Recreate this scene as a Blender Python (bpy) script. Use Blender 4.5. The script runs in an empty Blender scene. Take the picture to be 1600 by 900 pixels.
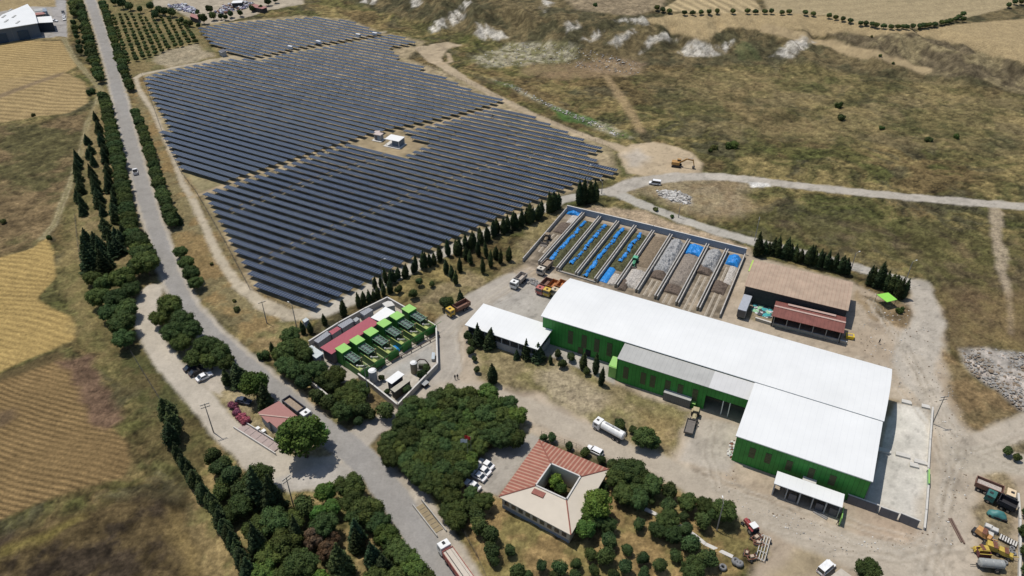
import bpy, math, random
import numpy as np
# ------------------------------------------------------------------ camera, sky, sun, exposure
S = bpy.context.scene
C = S.collection
R = math.radians
FPX, TH, CH = 1185.0, R(35.6), 140.0
cd = bpy.data.cameras.new("camera"); cam = bpy.data.objects.new("camera", cd); C.objects.link(cam)
cam.location = (0, 0, CH); cam.rotation_euler = (R(90) - TH, 0, 0)
cd.sensor_width = 36.0; cd.lens = FPX / 1600 * 36.0; cd.clip_start = 1; cd.clip_end = 20000
S.camera = cam
SUN_EL = R(68); SUN_AZ = math.atan2(-0.80, 0.60)      # azimuth clockwise from +Y
W = bpy.data.worlds.new("World"); S.world = W; W.use_nodes = True
nt = W.node_tree; bg = nt.nodes["Background"]
sky = nt.nodes.new("ShaderNodeTexSky"); sky.sky_type = 'NISHITA'; sky.sun_disc = False
sky.sun_elevation = SUN_EL; sky.sun_rotation = SUN_AZ; sky.altitude = 100; sky.dust_density = 1.2
nt.links.new(sky.outputs[0], bg.inputs[0]); bg.inputs[1].default_value = 0.092
sl = bpy.data.lights.new("sun", 'SUN'); sl.energy = 3.35; sl.angle = R(0.55); sl.color = (1, 0.945, 0.86)
so = bpy.data.objects.new("sun", sl); C.objects.link(so)
from mathutils import Vector, Matrix
sd = Vector((math.sin(SUN_AZ) * math.cos(SUN_EL), math.cos(SUN_AZ) * math.cos(SUN_EL), math.sin(SUN_EL)))
so.rotation_euler = sd.to_track_quat('Z', 'Y').to_euler()
S.view_settings.view_transform = 'Standard'; S.view_settings.look = 'None'
S.view_settings.exposure = 0.07; S.view_settings.gamma = 1
try: S.cycles.max_bounces = 5; S.cycles.diffuse_bounces = 2; S.cycles.glossy_bounces = 2
except Exception: pass
rng = np.random.default_rng(7); random.seed(7)

# ------------------------------------------------------------------ noise and terrain
_tab = rng.permutation(256).astype(np.int64); _val = rng.random(256)
def vn(x, y, s=0):
    xi = np.floor(x).astype(np.int64); yi = np.floor(y).astype(np.int64)
    fx = x - xi; fy = y - yi; fx = fx * fx * (3 - 2 * fx); fy = fy * fy * (3 - 2 * fy)
    def h(i, j): return _val[_tab[(_tab[(i + s * 17) & 255] + j) & 255]]
    a = h(xi, yi); b = h(xi + 1, yi); c = h(xi, yi + 1); d = h(xi + 1, yi + 1)
    return (a + (b - a) * fx) * (1 - fy) + (c + (d - c) * fx) * fy
def fbm(x, y, s=0, o=4, g=0.5):
    t = 0; w = 1; n = 0
    for k in range(o):
        t = t + w * vn(x * 2 ** k + 13.7 * k, y * 2 ** k - 7.3 * k, s + k); n += w; w *= g
    return t / n
def sstep(a, b, x):
    t = np.clip((x - a) / (b - a), 0, 1); return t * t * (3 - 2 * t)
_s, _c = math.sin(TH), math.cos(TH)
def P0(px, py, z=0.0):
    x = (px - 800) / FPX; y = (450 - py) / FPX
    dz = -_s + y * _c; t = (z - CH) / dz
    return x * t, (_c + y * _s) * t
BASE = [(400,-45),(520,-8),(590,12),(640,30),(690,50),(760,62),(830,78),(900,95),(960,104),(1050,104),(1180,95),(1240,100),(1330,112),(1420,128),(1500,140),(1600,148),(1700,160)]
_b = np.array([P0(*p) for p in BASE]); _b = _b[np.argsort(_b[:, 0])]
def height(x, y):
    x = np.asarray(x, float); y = np.asarray(y, float)
    yb = np.interp(x, _b[:, 0], _b[:, 1])
    d = y - yb
    m = (d > -30) & (x > -160)
    z = np.zeros(np.broadcast(x, y).shape)
    wob = (fbm(x / 26, y / 60, 3, 3) - 0.5) * 46
    r = 1 - np.abs(2 * fbm(x / 19 + y / 90, y / 70, 9, 3) - 1)
    r2 = 1 - np.abs(2 * fbm(x / 7 + y / 40, y / 26, 29, 3) - 1)
    s = sstep(-4, 44, d + wob)
    edge = s * (1 - sstep(28, 58, d + wob))
    z = 12 * s - 8 * (1 - r) * edge - 3.4 * (1 - r2) * edge + 2.0 * (fbm(x / 3.2, y / 5, 39, 3) - .5) * edge
    z = z + 3 * sstep(40, 160, d) + 2.5 * (fbm(x / 70, y / 70, 5, 2) - .5) * sstep(40, 80, d)
    # the second gully to the right
    x0, y0 = P0(1290, 55, 12); x1, y1 = P0(1600, 150, 12)
    t = np.clip(((x - x0) * (x1 - x0) + (y - y0) * (y1 - y0)) / ((x1 - x0) ** 2 + (y1 - y0) ** 2), 0, 1.6)
    dd = np.hypot(x - x0 - t * (x1 - x0), y - y0 - t * (y1 - y0))
    z = z - 6 * np.exp(-(dd / 16) ** 2) * sstep(20, 50, d)
    z = z * sstep(-170, -110, x)
    return np.where(m, np.maximum(z, 0), 0.0)
def P(px, py, z=0.0):
    """ground point seen at a pixel of the photograph, z metres above the terrain"""
    x, y = P0(px, py, z)
    if py < 170 and px > 380:
        # march the ray down to the terrain
        ts = np.linspace(20, 140, 500)
        xs, ys = [], []
        zz = np.linspace(24, 0, 600)
        q = np.array([P0(px, py, h + z) for h in zz])
        hh = height(q[:, 0], q[:, 1])
        i = int(np.argmax(hh >= zz - 1e-6)) if np.any(hh >= zz - 1e-6) else len(zz) - 1
        return Vector((q[i, 0], q[i, 1], float(hh[i]) + z))
    return Vector((x, y, z))
def G(px, py, z=0.0): v = P(px, py, z); return (v.x, v.y)

# ------------------------------------------------------------------ materials
_M = {}
def mat(name, col=(0.5, 0.5, 0.5), rough=0.6, metal=0.0, var=0.12, scale=1.5, bump=0.0, spec=0.3, stripes=None, kind=None):
    if name in _M: return _M[name]
    m = bpy.data.materials.new(name); m.use_nodes = True; t = m.node_tree; N = t.nodes; L = t.links
    b = N["Principled BSDF"]; b.inputs["Roughness"].default_value = rough; b.inputs["Metallic"].default_value = metal
    b.inputs["Specular IOR Level"].default_value = spec
    tc = N.new("ShaderNodeTexCoord")
    nz = N.new("ShaderNodeTexNoise"); nz.inputs["Scale"].default_value = scale; nz.inputs["Detail"].default_value = 6; nz.inputs["Roughness"].default_value = .65
    L.new(tc.outputs["Object"], nz.inputs["Vector"])
    mr = N.new("ShaderNodeMapRange"); mr.inputs[1].default_value = .3; mr.inputs[2].default_value = .7
    mr.inputs[3].default_value = 1 - var; mr.inputs[4].default_value = 1 + var
    L.new(nz.outputs[0], mr.inputs[0])
    base = N.new("ShaderNodeRGB"); base.outputs[0].default_value = (*col, 1); src = base.outputs[0]
    if stripes:            # (axis, period, width, colour) seams of a panelled surface
        ax, per, wid, c2 = stripes
        sx = N.new("ShaderNodeSeparateXYZ"); L.new(tc.outputs["Object"], sx.inputs[0])
        dv = N.new("ShaderNodeMath"); dv.operation = 'DIVIDE'; dv.inputs[1].default_value = per; L.new(sx.outputs[ax], dv.inputs[0])
        fr = N.new("ShaderNodeMath"); fr.operation = 'FRACT'; L.new(dv.outputs[0], fr.inputs[0])
        lt = N.new("ShaderNodeMath"); lt.operation = 'LESS_THAN'; lt.inputs[1].default_value = wid; L.new(fr.outputs[0], lt.inputs[0])
        mx = N.new("ShaderNodeMix"); mx.data_type = 'RGBA'; L.new(lt.outputs[0], mx.inputs[0]); L.new(src, mx.inputs[6]); mx.inputs[7].default_value = (*c2, 1)
        src = mx.outputs[2]
    v = N.new("ShaderNodeVectorMath"); v.operation = 'SCALE'; L.new(src, v.inputs[0]); L.new(mr.outputs[0], v.inputs[3])
    L.new(v.outputs[0], b.inputs["Base Color"])
    if bump:
        bp = N.new("ShaderNodeBump"); bp.inputs["Strength"].default_value = bump; bp.inputs["Distance"].default_value = .1
        L.new(nz.outputs[0], bp.inputs["Height"]); L.new(bp.outputs[0], b.inputs["Normal"])
    _M[name] = m; return m
def attr_mat(name, attr, rough=.95, nscale=1.1, namp=.3, bump=.5, objrand=0.0, bdist=.25, spec=.12, trans=0.0):
    m = bpy.data.materials.new(name); m.use_nodes = True; t = m.node_tree; N = t.nodes; L = t.links
    b = N["Principled BSDF"]; b.inputs["Roughness"].default_value = rough; b.inputs["Specular IOR Level"].default_value = spec
    at = N.new("ShaderNodeAttribute"); at.attribute_name = attr
    ge = N.new("ShaderNodeNewGeometry"); nz = N.new("ShaderNodeTexNoise"); nz.inputs["Scale"].default_value = nscale
    nz.inputs["Detail"].default_value = 7; nz.inputs["Roughness"].default_value = .72
    L.new(ge.outputs["Position"], nz.inputs["Vector"])
    mr = N.new("ShaderNodeMapRange"); mr.inputs[1].default_value = .28; mr.inputs[2].default_value = .72
    mr.inputs[3].default_value = 1 - namp; mr.inputs[4].default_value = 1 + namp; L.new(nz.outputs[0], mr.inputs[0])
    v = N.new("ShaderNodeVectorMath"); v.operation = 'SCALE'; L.new(at.outputs["Color"], v.inputs[0]); L.new(mr.outputs[0], v.inputs[3])
    out = v.outputs[0]
    if objrand:
        oi = N.new("ShaderNodeObjectInfo"); m2 = N.new("ShaderNodeMapRange"); m2.inputs[3].default_value = 1 - objrand; m2.inputs[4].default_value = 1 + objrand
        L.new(oi.outputs["Random"], m2.inputs[0]); v2 = N.new("ShaderNodeVectorMath"); v2.operation = 'SCALE'
        L.new(out, v2.inputs[0]); L.new(m2.outputs[0], v2.inputs[3]); out = v2.outputs[0]
        mm = N.new("ShaderNodeMath"); mm.operation = 'MULTIPLY'; mm.inputs[1].default_value = 7.31; L.new(oi.outputs["Random"], mm.inputs[0]); f_ = N.new("ShaderNodeMath"); f_.operation = 'FRACT'; L.new(mm.outputs[0], f_.inputs[0])
        hx_ = N.new("ShaderNodeMix"); hx_.data_type = 'RGBA'; hx_.inputs[6].default_value = (1.28, 1.06, .80, 1); hx_.inputs[7].default_value = (.88, 1.0, 1.02, 1); L.new(f_.outputs[0], hx_.inputs[0])
        v3 = N.new("ShaderNodeVectorMath"); v3.operation = 'MULTIPLY'; L.new(out, v3.inputs[0]); L.new(hx_.outputs[2], v3.inputs[1]); out = v3.outputs[0]
    L.new(out, b.inputs["Base Color"])
    if bump:
        bp = N.new("ShaderNodeBump"); bp.inputs["Strength"].default_value = bump; bp.inputs["Distance"].default_value = bdist
        L.new(nz.outputs[0], bp.inputs["Height"]); L.new(bp.outputs[0], b.inputs["Normal"])
    if trans:
        tr = N.new("ShaderNodeBsdfTranslucent"); L.new(out, tr.inputs[0]); ms = N.new("ShaderNodeMixShader"); ms.inputs[0].default_value = trans
        L.new(b.outputs[0], ms.inputs[1]); L.new(tr.outputs[0], ms.inputs[2]); L.new(ms.outputs[0], N["Material Output"].inputs[0])
    _M[name] = m; return m

# ------------------------------------------------------------------ object helpers
def tag(o, label=None, cat=None, group=None, kind=None):
    if label: o["label"] = label
    if cat: o["category"] = cat
    if group: o["group"] = group
    if kind: o["kind"] = kind
    return o
def thing(name, label, cat, loc=(0, 0, 0), rz=0.0, group=None):
    o = bpy.data.objects.new(name, None); C.objects.link(o); o.empty_display_size = .5
    o.location = loc; o.rotation_euler = (0, 0, rz); return tag(o, label, cat, group)
def dup(o, loc=None, rz=None, label=None, group=None, scale=None, parent=None):
    c = o.copy(); C.objects.link(c)
    if parent: c.parent = parent
    if loc is not None: c.location = loc
    if rz is not None: c.rotation_euler = (0, 0, rz)
    if scale is not None: c.scale = scale if hasattr(scale, '__len__') else (scale,) * 3
    if label: c["label"] = label
    if group: c["group"] = group
    for ch in list(o.children): dup(ch, parent=c)
    return c
class MB:
    def __init__(s): s.v = []; s.f = []; s.m = []
    def add(s, vs, fs, mi=0):
        n = len(s.v); s.v += [tuple(v) for v in vs]; s.f += [tuple(i + n for i in f) for f in fs]; s.m += [mi] * len(fs); return s
    def box(s, c, d, rz=0, mi=0, taper=(1, 1), shift=(0, 0), rx=0, ry=0):
        """box centred on c with size d; the top face may be tapered and shifted"""
        mt = Matrix.Translation(c) @ Matrix.Rotation(rz, 4, 'Z') @ Matrix.Rotation(ry, 4, 'Y') @ Matrix.Rotation(rx, 4, 'X')
        vs = []
        for k, z in enumerate((-.5, .5)):
            tx, ty = (1, 1) if k == 0 else taper; sx, sy = (0, 0) if k == 0 else shift
            for a, b in ((-.5, -.5), (.5, -.5), (.5, .5), (-.5, .5)):
                vs.append(mt @ Vector((a * d[0] * tx + sx, b * d[1] * ty + sy, z * d[2])))
        return s.add(vs, [(3, 2, 1, 0), (4, 5, 6, 7), (0, 1, 5, 4), (1, 2, 6, 5), (2, 3, 7, 6), (3, 0, 4, 7)], mi)
    def prism(s, poly, z0, z1, mi=0):
        n = len(poly); a = sum(poly[i][0] * poly[(i + 1) % n][1] - poly[(i + 1) % n][0] * poly[i][1] for i in range(n))
        if a < 0: poly = poly[::-1]
        f0 = z0 if callable(z0) else (lambda x, y: z0); f1 = z1 if callable(z1) else (lambda x, y: z1)
        vs = [(x, y, f0(x, y)) for x, y in poly] + [(x, y, f1(x, y)) for x, y in poly]
        return s.add(vs, [tuple(range(n - 1, -1, -1)), tuple(range(n, 2 * n))] + [(i, (i + 1) % n, (i + 1) % n + n, i + n) for i in range(n)], mi)
    def wedge(s, prof, y0, y1, mi=0):
        """side profile in x,z extruded along y"""
        n = len(prof); a = sum(prof[i][0] * prof[(i + 1) % n][1] - prof[(i + 1) % n][0] * prof[i][1] for i in range(n))
        if a < 0: prof = prof[::-1]
        vs = [(x, y0, z) for x, z in prof] + [(x, y1, z) for x, z in prof]
        return s.add(vs, [tuple(range(n)), tuple(range(2 * n - 1, n - 1, -1))] + [(i + n, (i + 1) % n + n, (i + 1) % n, i) for i in range(n)], mi)
    def cyl(s, a, b, r, r2=None, n=12, mi=0):
        a = Vector(a); b = Vector(b); r2 = r if r2 is None else r2; d = (b - a).normalized()
        u = d.orthogonal().normalized(); w = d.cross(u)
        vs = [c + (u * math.cos(6.28319 * i / n) + w * math.sin(6.28319 * i / n)) * q for c, q in ((a, r), (b, r2)) for i in range(n)]
        return s.add(vs, [tuple(range(n - 1, -1, -1)), tuple(range(n, 2 * n))] + [(i, (i + 1) % n, (i + 1) % n + n, i + n) for i in range(n)], mi)
    def torus(s, c, r, t, axis='Z', n=16, m=6, mi=0):
        vs = []; fs = []
        for i in range(n):
            a = 6.28319 * i / n
            for j in range(m):
                b = 6.28319 * j / m; rr = r + t * math.cos(b); x, y, z = rr * math.cos(a), rr * math.sin(a), t * 1.5 * math.sin(b)
                if axis == 'Y': x, y, z = x, z, y
                elif axis == 'X': x, y, z = z, x, y
                vs.append((c[0] + x, c[1] + y, c[2] + z))
                fs.append((i * m + j, ((i + 1) % n) * m + j, ((i + 1) % n) * m + (j + 1) % m, i * m + (j + 1) % m))
        return s.add(vs, fs, mi)
    def lump(s, c, d, n=3, seed=0, amp=.2, flat=False, mi=0):
        """uneven mound / stone"""
        import bmesh
        bm = bmesh.new(); bmesh.ops.create_icosphere(bm, subdivisions=n, radius=1); rr = random.Random(seed); o = [rr.uniform(-9, 9) for _ in range(3)]
        from mathutils import noise
        vs = []
        for v in bm.verts:
            k = 1 + amp * noise.fractal(Vector((v.co.x + o[0], v.co.y + o[1], v.co.z + o[2])) * 1.4, .7, 2.0, 4) * 1.6
            p = v.co * k
            if flat and p.z < 0: p.z *= .05
            vs.append((c[0] + p.x * d[0] / 2, c[1] + p.y * d[1] / 2, c[2] + p.z * (d[2] if flat else d[2] / 2)))
        fs = [tuple(v.index for v in f.verts) for f in bm.faces]; bm.free(); return s.add(vs, fs, mi)
    def build(s, name, mats, parent=None, smooth=False, bevel=0.0):
        me = bpy.data.meshes.new(name); me.from_pydata(s.v, [], s.f)
        mats = mats if isinstance(mats, (list, tuple)) else [mats]
        for m in mats: me.materials.append(m)
        if len(mats) > 1: me.polygons.foreach_set("material_index", s.m)
        if smooth: me.polygons.foreach_set("use_smooth", [True] * len(s.f))
        o = bpy.data.objects.new(name, me); C.objects.link(o)
        if parent: o.parent = parent
        if bevel:
            b = o.modifiers.new("bevel", 'BEVEL'); b.width = bevel; b.segments = 2; b.limit_method = 'ANGLE'
        return o
def lathe_pts(): pass
# ------------------------------------------------------------------ the ground, one sheet cut into ground, roads, tracks, yards and fields
NU, NV = 1000, 940
u = np.linspace(-1, 1, NU)
yy = 60 + (700 - 60) * (np.linspace(0, 1, NV) ** 1.35)
yy = np.concatenate([[-600, -100, 20], yy, [780, 900, 1200, 2000, 5000]])
half = 150 + np.clip(yy, 60, 5000) * 0.62
half = np.where(yy < 60, 187, half)
uu = np.concatenate([[-20, -6, -2, -1.2], u, [1.2, 2, 6, 20]])
X = uu[None, :] * half[:, None]; Y = np.repeat(yy[:, None], len(uu), 1)
Z = height(X, Y)
def wseg(px, py, x0, y0, x1, y1):
    dx, dy = x1 - x0, y1 - y0; L2 = dx * dx + dy * dy + 1e-9
    t = np.clip(((px - x0) * dx + (py - y0) * dy) / L2, 0, 1)
    return np.hypot(px - x0 - t * dx, py - y0 - t * dy)
xw = X + (fbm(X / 7, Y / 7, 21, 4) - .5) * 5.0; yw = Y + (fbm(X / 7 + 50, Y / 7, 31, 4) - .5) * 5.0
xr = X + (fbm(X / 2.5, Y / 2.5, 41, 3) - .5) * 1.1; yr = Y + (fbm(X / 2.5 + 50, Y / 2.5, 51, 3) - .5) * 1.1
def poly_sd(pts, AX, AY, lim=None):
    """signed distance (negative inside) to a polygon given in world metres"""
    p = np.array(pts); pad = 12
    m = (AX > p[:, 0].min() - pad) & (AX < p[:, 0].max() + pad) & (AY > p[:, 1].min() - pad) & (AY < p[:, 1].max() + pad)
    out = np.full(AX.shape, 99.0); ax = AX[m]; ay = AY[m]
    d = np.full(ax.shape, 99.0); ins = np.zeros(ax.shape, bool)
    for i in range(len(p)):
        x0, y0 = p[i]; x1, y1 = p[(i + 1) % len(p)]
        d = np.minimum(d, wseg(ax, ay, x0, y0, x1, y1))
        c = ((y0 > ay) != (y1 > ay)) & (ax < (x1 - x0) * (ay - y0) / (y1 - y0 + 1e-12) + x0)
        ins ^= c
    out[m] = np.where(ins, -d, d); return out
def line_d(pts, AX, AY, pad=25):
    p = np.array(pts); m = (AX > p[:, 0].min() - pad) & (AX < p[:, 0].max() + pad) & (AY > p[:, 1].min() - pad) & (AY < p[:, 1].max() + pad)
    out = np.full(AX.shape, 99.0); ax = AX[m]; ay = AY[m]; d = np.full(ax.shape, 99.0)
    for i in range(len(p) - 1): d = np.minimum(d, wseg(ax, ay, *p[i], *p[i + 1]))
    out[m] = d; return out
def W_(pts): return [G(*q) for q in pts]
def c3(r, g, b): return np.array([r, g, b])
# base scrub: dry straw, olive weeds, bare brown earth in drifting patches
def mixc(a, b, t): return a * (1 - t[..., None]) + b * t[..., None]
wx = X + (fbm(X / 22, Y / 22, 101, 4) - .5) * 30; wy = Y + (fbm(X / 22 + 40, Y / 22, 111, 4) - .5) * 30
n1 = fbm(wx / 40, wy / 40, 1, 5, .6); n2 = fbm(wx / 12, wy / 12, 2, 6, .66); n3 = fbm(X / 2.2, Y / 2.2, 4, 4, .68); n4 = fbm(X / 90, Y / 90, 6, 3)
straw, olive, brown, green, dusk = c3(.262, .205, .105), c3(.115, .108, .050), c3(.165, .112, .064), c3(.092, .104, .036), c3(.088, .080, .056)
COL = mixc(straw, olive, sstep(.40, .60, n2 * .7 + n1 * .3))
COL = mixc(COL, brown * 1.0 + 0 * COL, sstep(.50, .64, fbm(wx / 30 + 9, wy / 30, 14, 5, .62)) * .65)
COL = mixc(COL, green + 0 * COL, sstep(.54, .68, fbm(wx / 18, wy / 18, 12, 5, .65)) * .6)
COL = mixc(COL, dusk + 0 * COL, sstep(.54, .66, fbm(wx / 15 + 77, wy / 15, 19, 6, .68)) * .7)
SPK = np.clip(-.12 + 2.24 * n3, .35, 1.9) * (1 - .55 * sstep(.58, .72, fbm(X / 1.4, Y / 1.4, 23, 3, .6)) * sstep(.45, .6, n2))
COL = COL * SPK[..., None] * .74 * np.array([1.02, 1.02, .84])
ZID = np.zeros(X.shape, np.int16)     # 0 ground, 1 road, 2 track, 3 yard, 4 field, 5 slope
FL = np.ones(X.shape)                 # how much relief the surface has
def zone(pts, col, soft=1.2, warp=1, amt=1.0, zid=None, zthr=.5, var=.25, vs=9, col2=None, stripes=None, flat=None, world=False):
    pts = pts if world else W_(pts)
    a, b = (xw, yw) if warp == 2 else ((xr, yr) if warp == 1 else (X, Y))
    d = poly_sd(pts, a, b); k = sstep(soft, -soft, d) * amt
    if zid == 5: k = k * (.10 + .90 * np.maximum(sstep(.74, .90, 1 - np.abs(2 * fbm(X / 7 + Y / 40, Y / 26, 29, 3) - 1)) * .8, 1.0 * sstep(.44, .62, fbm(X / 2.6 + Y / 9, Y / 9, 131, 4, .6))))
    m = k > 0
    if not m.any(): return
    c = np.broadcast_to(np.array(col), (m.sum(), 3)).copy(); nn = fbm(X[m] / vs, Y[m] / vs, 61, 5, .6)
    if col2 is not None:
        t = sstep(.42, .6, nn); c = c * (1 - t[:, None]) + np.array(col2) * t[:, None]
    if stripes:
        ang, per, am = stripes[:3]; q = (X[m] * math.cos(ang) + Y[m] * math.sin(ang) + (fbm(X[m] / 30, Y[m] / 30, 66, 2) - .5) * (stripes[3] if len(stripes) > 3 else 4)) / per
        s_ = .5 + .5 * np.sin((q + .35 * fbm(X[m] / 6, Y[m] / 6, 78, 3)) * 6.28318); c = c * (1 + am * 1.1 * (s_ - .5) * (.35 + .65 * sstep(.2, .55, fbm(X[m] / 14, Y[m] / 14, 77, 4, .6))))[:, None]; c = c * (1 + .16 * (fbm(X[m] / 22, Y[m] / 22, 79, 5, .6) - .5) * 2 * (.3 + am))[:, None]
    c = c * (1 + var * (fbm(X[m] / 3, Y[m] / 3, 71, 4, .6) - .5) * 2 + var * (nn - .5))[:, None]
    if var >= .3 or zid in (0, 5): c = c * (.45 + .55 * SPK[m] + .35 * (fbm(wx[m] / 5, wy[m] / 5, 141, 4, .65) - .5))[:, None]
    km = k[m][:, None]; COL[m] = COL[m] * (1 - km) + c * km
    if zid is not None: ZID[k > zthr] = zid
    if flat is not None: FL[m] = FL[m] * (1 - k[m]) + flat * k[m]
def road(pts, w, col, soft=.8, zid=2, amt=1.0, warp=1, var=.14, world=False):
    pts = pts if world else W_(pts)
    a, b = (xr, yr) if warp else (X, Y)
    if isinstance(w, (int, float)): d = line_d(pts, a, b) - w / 2
    else:
        d = np.full(X.shape, 99.0)
        for i in range(len(pts) - 1):
            d = np.minimum(d, line_d(pts[i:i + 2], a, b) - (w[i] + w[i + 1]) / 4)
    k = sstep(soft, -soft, d) * amt; m = k > 0
    c = np.array(col) * (1 + var * (fbm(X[m] / 3, Y[m] / 3, 81, 4, .6) - .5) * 2)[:, None]
    km = k[m][:, None]; COL[m] = COL[m] * (1 - km) + c * km
    if zid is not None: ZID[k > .5] = zid
    FL[m] = FL[m] * (1 - k[m]) + .08 * k[m]
def tracks(pts, col, gap=.85, w=.6, amt=.6):
    d = line_d(W_(pts), xr, yr); k = np.exp(-((d - gap) / (w / 2)) ** 2) * amt; m = k > .02
    COL[m] = COL[m] * (1 - k[m][:, None]) + np.array(col) * k[m][:, None]
A_, B_ = c3(.275, .262, .243), c3(.40, .345, .265)     # gravelly asphalt, pale dirt
# --- left fields
zone([(-200,60),(95,64),(112,84),(120,104),(104,112),(-200,150)], (.32,.232,.105), 1.0, 1, zid=4, stripes=(R(80), 3.3, .45, 3), var=.12, flat=.2)
zone([(-200,150),(100,112),(132,128),(138,160),(110,176),(60,182),(-200,225)], (.30,.22,.105), 1.2, 1, zid=4, stripes=(R(80), 4.2, .45, 5), var=.15, flat=.2)
zone([(-10,150),(60,125),(100,112),(96,118),(50,134),(-10,158)], (.19,.14,.085), 1.5, 1, amt=.8)
zone([(-250,215),(70,190),(140,170),(128,250),(95,340),(60,385),(-250,450)], (.095,.085,.036), 4, 2, var=.7, col2=(.15,.108,.055), vs=22, amt=.95)
zone([(-250,120),(120,0),(108,60),(-250,75)], (.30,.24,.13), 2, 2, amt=.7)
zone([(-250,430),(0,402),(50,388),(72,372),(84,395),(88,432),(70,452),(58,468),(80,482),(104,490),(121,508),(117,528),(82,546),(30,566),(0,580),(-250,640)], (.34,.242,.092), .8, 1, zid=4, stripes=(R(78), 2.3, .40, 8), var=.2, flat=.2)
zone([(-250,650),(0,590),(60,568),(92,556),(118,575),(130,610),(160,650),(195,690),(205,720),(190,748),(120,764),(50,790),(0,812),(-250,900)], (.185,.125,.056), 1.0, 1, zid=4, stripes=(R(72), 1.5, .9, 3), var=.2, flat=.3)
zone([(-100,618),(0,582),(90,548),(105,552),(95,562),(0,596),(-100,632)], (.10,.075,.035), 1.2, 1, amt=.9)
zone([(96,560),(140,556),(165,600),(190,640),(192,655),(165,668),(146,660),(130,625),(112,590)], (.135,.085,.055), 1.6, 2, var=.5, amt=.95)
zone([(0,640),(28,640),(30,655),(0,668)], (.13,.09,.05), 1.5, 2)
zone([(-250,910),(0,838),(120,792),(230,765),(300,780),(350,850),(400,910),(400,960),(-250,960)], (.044,.032,.021), 3, 2, var=.9, col2=(.078,.056,.026), vs=8, amt=.97)
zone([(0,860),(60,835),(130,800),(135,808),(70,845),(0,872)], (.19,.155,.045), 1.5, 2, amt=.7)
zone([(268,790),(290,800),(312,840),(340,905),(292,905),(272,850)], (.24,.175,.07), 2.5, 2, amt=.7)
zone([(140,420),(175,560),(245,690),(330,800),(300,660),(240,560),(210,500),(205,450)], (.120,.096,.042), 4, 2, amt=.9, col2=(.080,.080,.030), vs=8)
zone([(105,330),(125,300),(140,420),(175,560),(130,540),(100,470),(95,400)], (.17,.15,.06), 3, 2, amt=.7, col2=(.23,.18,.08))
# left farm track
road([(100,60),(115,90),(145,125),(158,140),(150,165),(138,190),(126,240),(108,290),(85,350),(66,372)], 2.6, (.24,.21,.11), 1.2, zid=None, amt=.8)
tracks([(100,60),(115,90),(145,125),(158,140),(150,165),(138,190),(126,240),(108,290),(85,350),(66,372)], (.33,.28,.17), amt=.6)
# verge of planted trees
zone([(108,0),(160,0),(190,110),(215,250),(240,400),(245,430),(190,520),(130,440),(115,330),(130,220),(160,140)], (.24,.185,.09), 2.5, 2, amt=.8, col2=(.15,.13,.055), vs=6)
# --- top left works
zone([(-60,70),(85,58),(88,50),(95,0),(-60,0)], (.33,.31,.28), .5, 0, zid=3, flat=.05, var=.1)
zone([(80,0),(103,0),(105,58),(84,56)], (.31,.295,.28), .4, 0, zid=3, flat=.05, var=.1)
zone([(-60,5),(86,-8),(87,11),(50,10),(-60,28)], (.30,.23,.12), 1, 1, zid=4)
# --- orchard and scrapyard top
zone([(160,0),(240,0),(310,40),(330,75),(345,88),(225,118),(200,120),(175,60)], (.23,.18,.085), 2, 1, amt=.8, col2=(.15,.135,.06), vs=7)
zone([(255,80),(305,68),(335,88),(262,106),(240,95)], (.34,.285,.20), 2.5, 2, amt=.75)
zone([(240,0),(470,-8),(475,6),(420,16),(390,26),(330,38),(312,36),(270,14),(235,8)], (.36,.31,.235), 1.5, 1, zid=3, var=.25)
# --- solar field ground
SOL = [(224,116),(352,90),(312,38),(470,24),(545,30),(600,52),(665,64),(636,92),(700,112),(800,160),(850,185),(900,205),(955,230),(968,270),(800,338),(660,402),(560,452),(490,485),(455,478),(388,446),(350,372),(308,302),(283,268),(250,204)]
zone(SOL, (.33,.265,.165), 2.0, 1, var=.3, col2=(.25,.205,.12), vs=9, zid=3, flat=.3)
zone([(283,268),(352,286),(312,300),(300,290)], (.24,.21,.11), 1.5, 2, amt=.8)
zone([(570,216),(600,206),(672,224),(622,246),(556,226)], (.31,.245,.15), 1, 1)
# strip between the road and the panels
zone([(205,135),(222,116),(252,208),(282,268),(305,300),(350,372),(388,446),(450,480),(440,520),(400,545),(300,450),(262,345),(225,225),(212,160)], (.25,.175,.08), 2.5, 2, amt=.85, col2=(.20,.165,.085), vs=7)
# --- hills at the top
zone([(470,-40),(1700,-40),(1700,150),(1600,148),(1420,128),(1240,100),(1050,104),(900,95),(760,62),(640,30),(540,0)], (.070,.064,.034), 4, 2, var=.6, col2=(.125,.098,.050), vs=11, zid=None, amt=.9)
GOLD = (.345,.265,.145)
zone([(1005,26),(1050,22),(1200,18),(1300,25),(1375,42),(1425,46),(1500,38),(1700,20),(1700,125),(1600,104),(1540,86),(1450,58),(1380,56),(1290,55),(1200,44),(1130,46),(1108,62),(1088,62),(1060,52),(1035,40)], GOLD, 1.5, 1, zid=4, var=.1, stripes=(R(60), 7, .10, 6), flat=.3)
zone([(1030,18),(1065,-5),(1175,-8),(1192,19),(1110,22)], (.37,.29,.165), 1, 1, zid=4, stripes=(R(22), 6.5, .5, 3), var=.08, flat=.3)
zone([(1180,-30),(1700,-40),(1700,10),(1600,6),(1560,16),(1500,30),(1440,42),(1380,44),(1290,24),(1200,19)], (.33,.265,.155), 1.5, 1, zid=4, var=.1, stripes=(R(100), 9, .10, 8), flat=.3)
zone([(860,-20),(1060,-25),(1030,12),(1000,22),(960,22),(900,14)], (.24,.19,.12), 3, 2, var=.3, zid=4)
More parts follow.
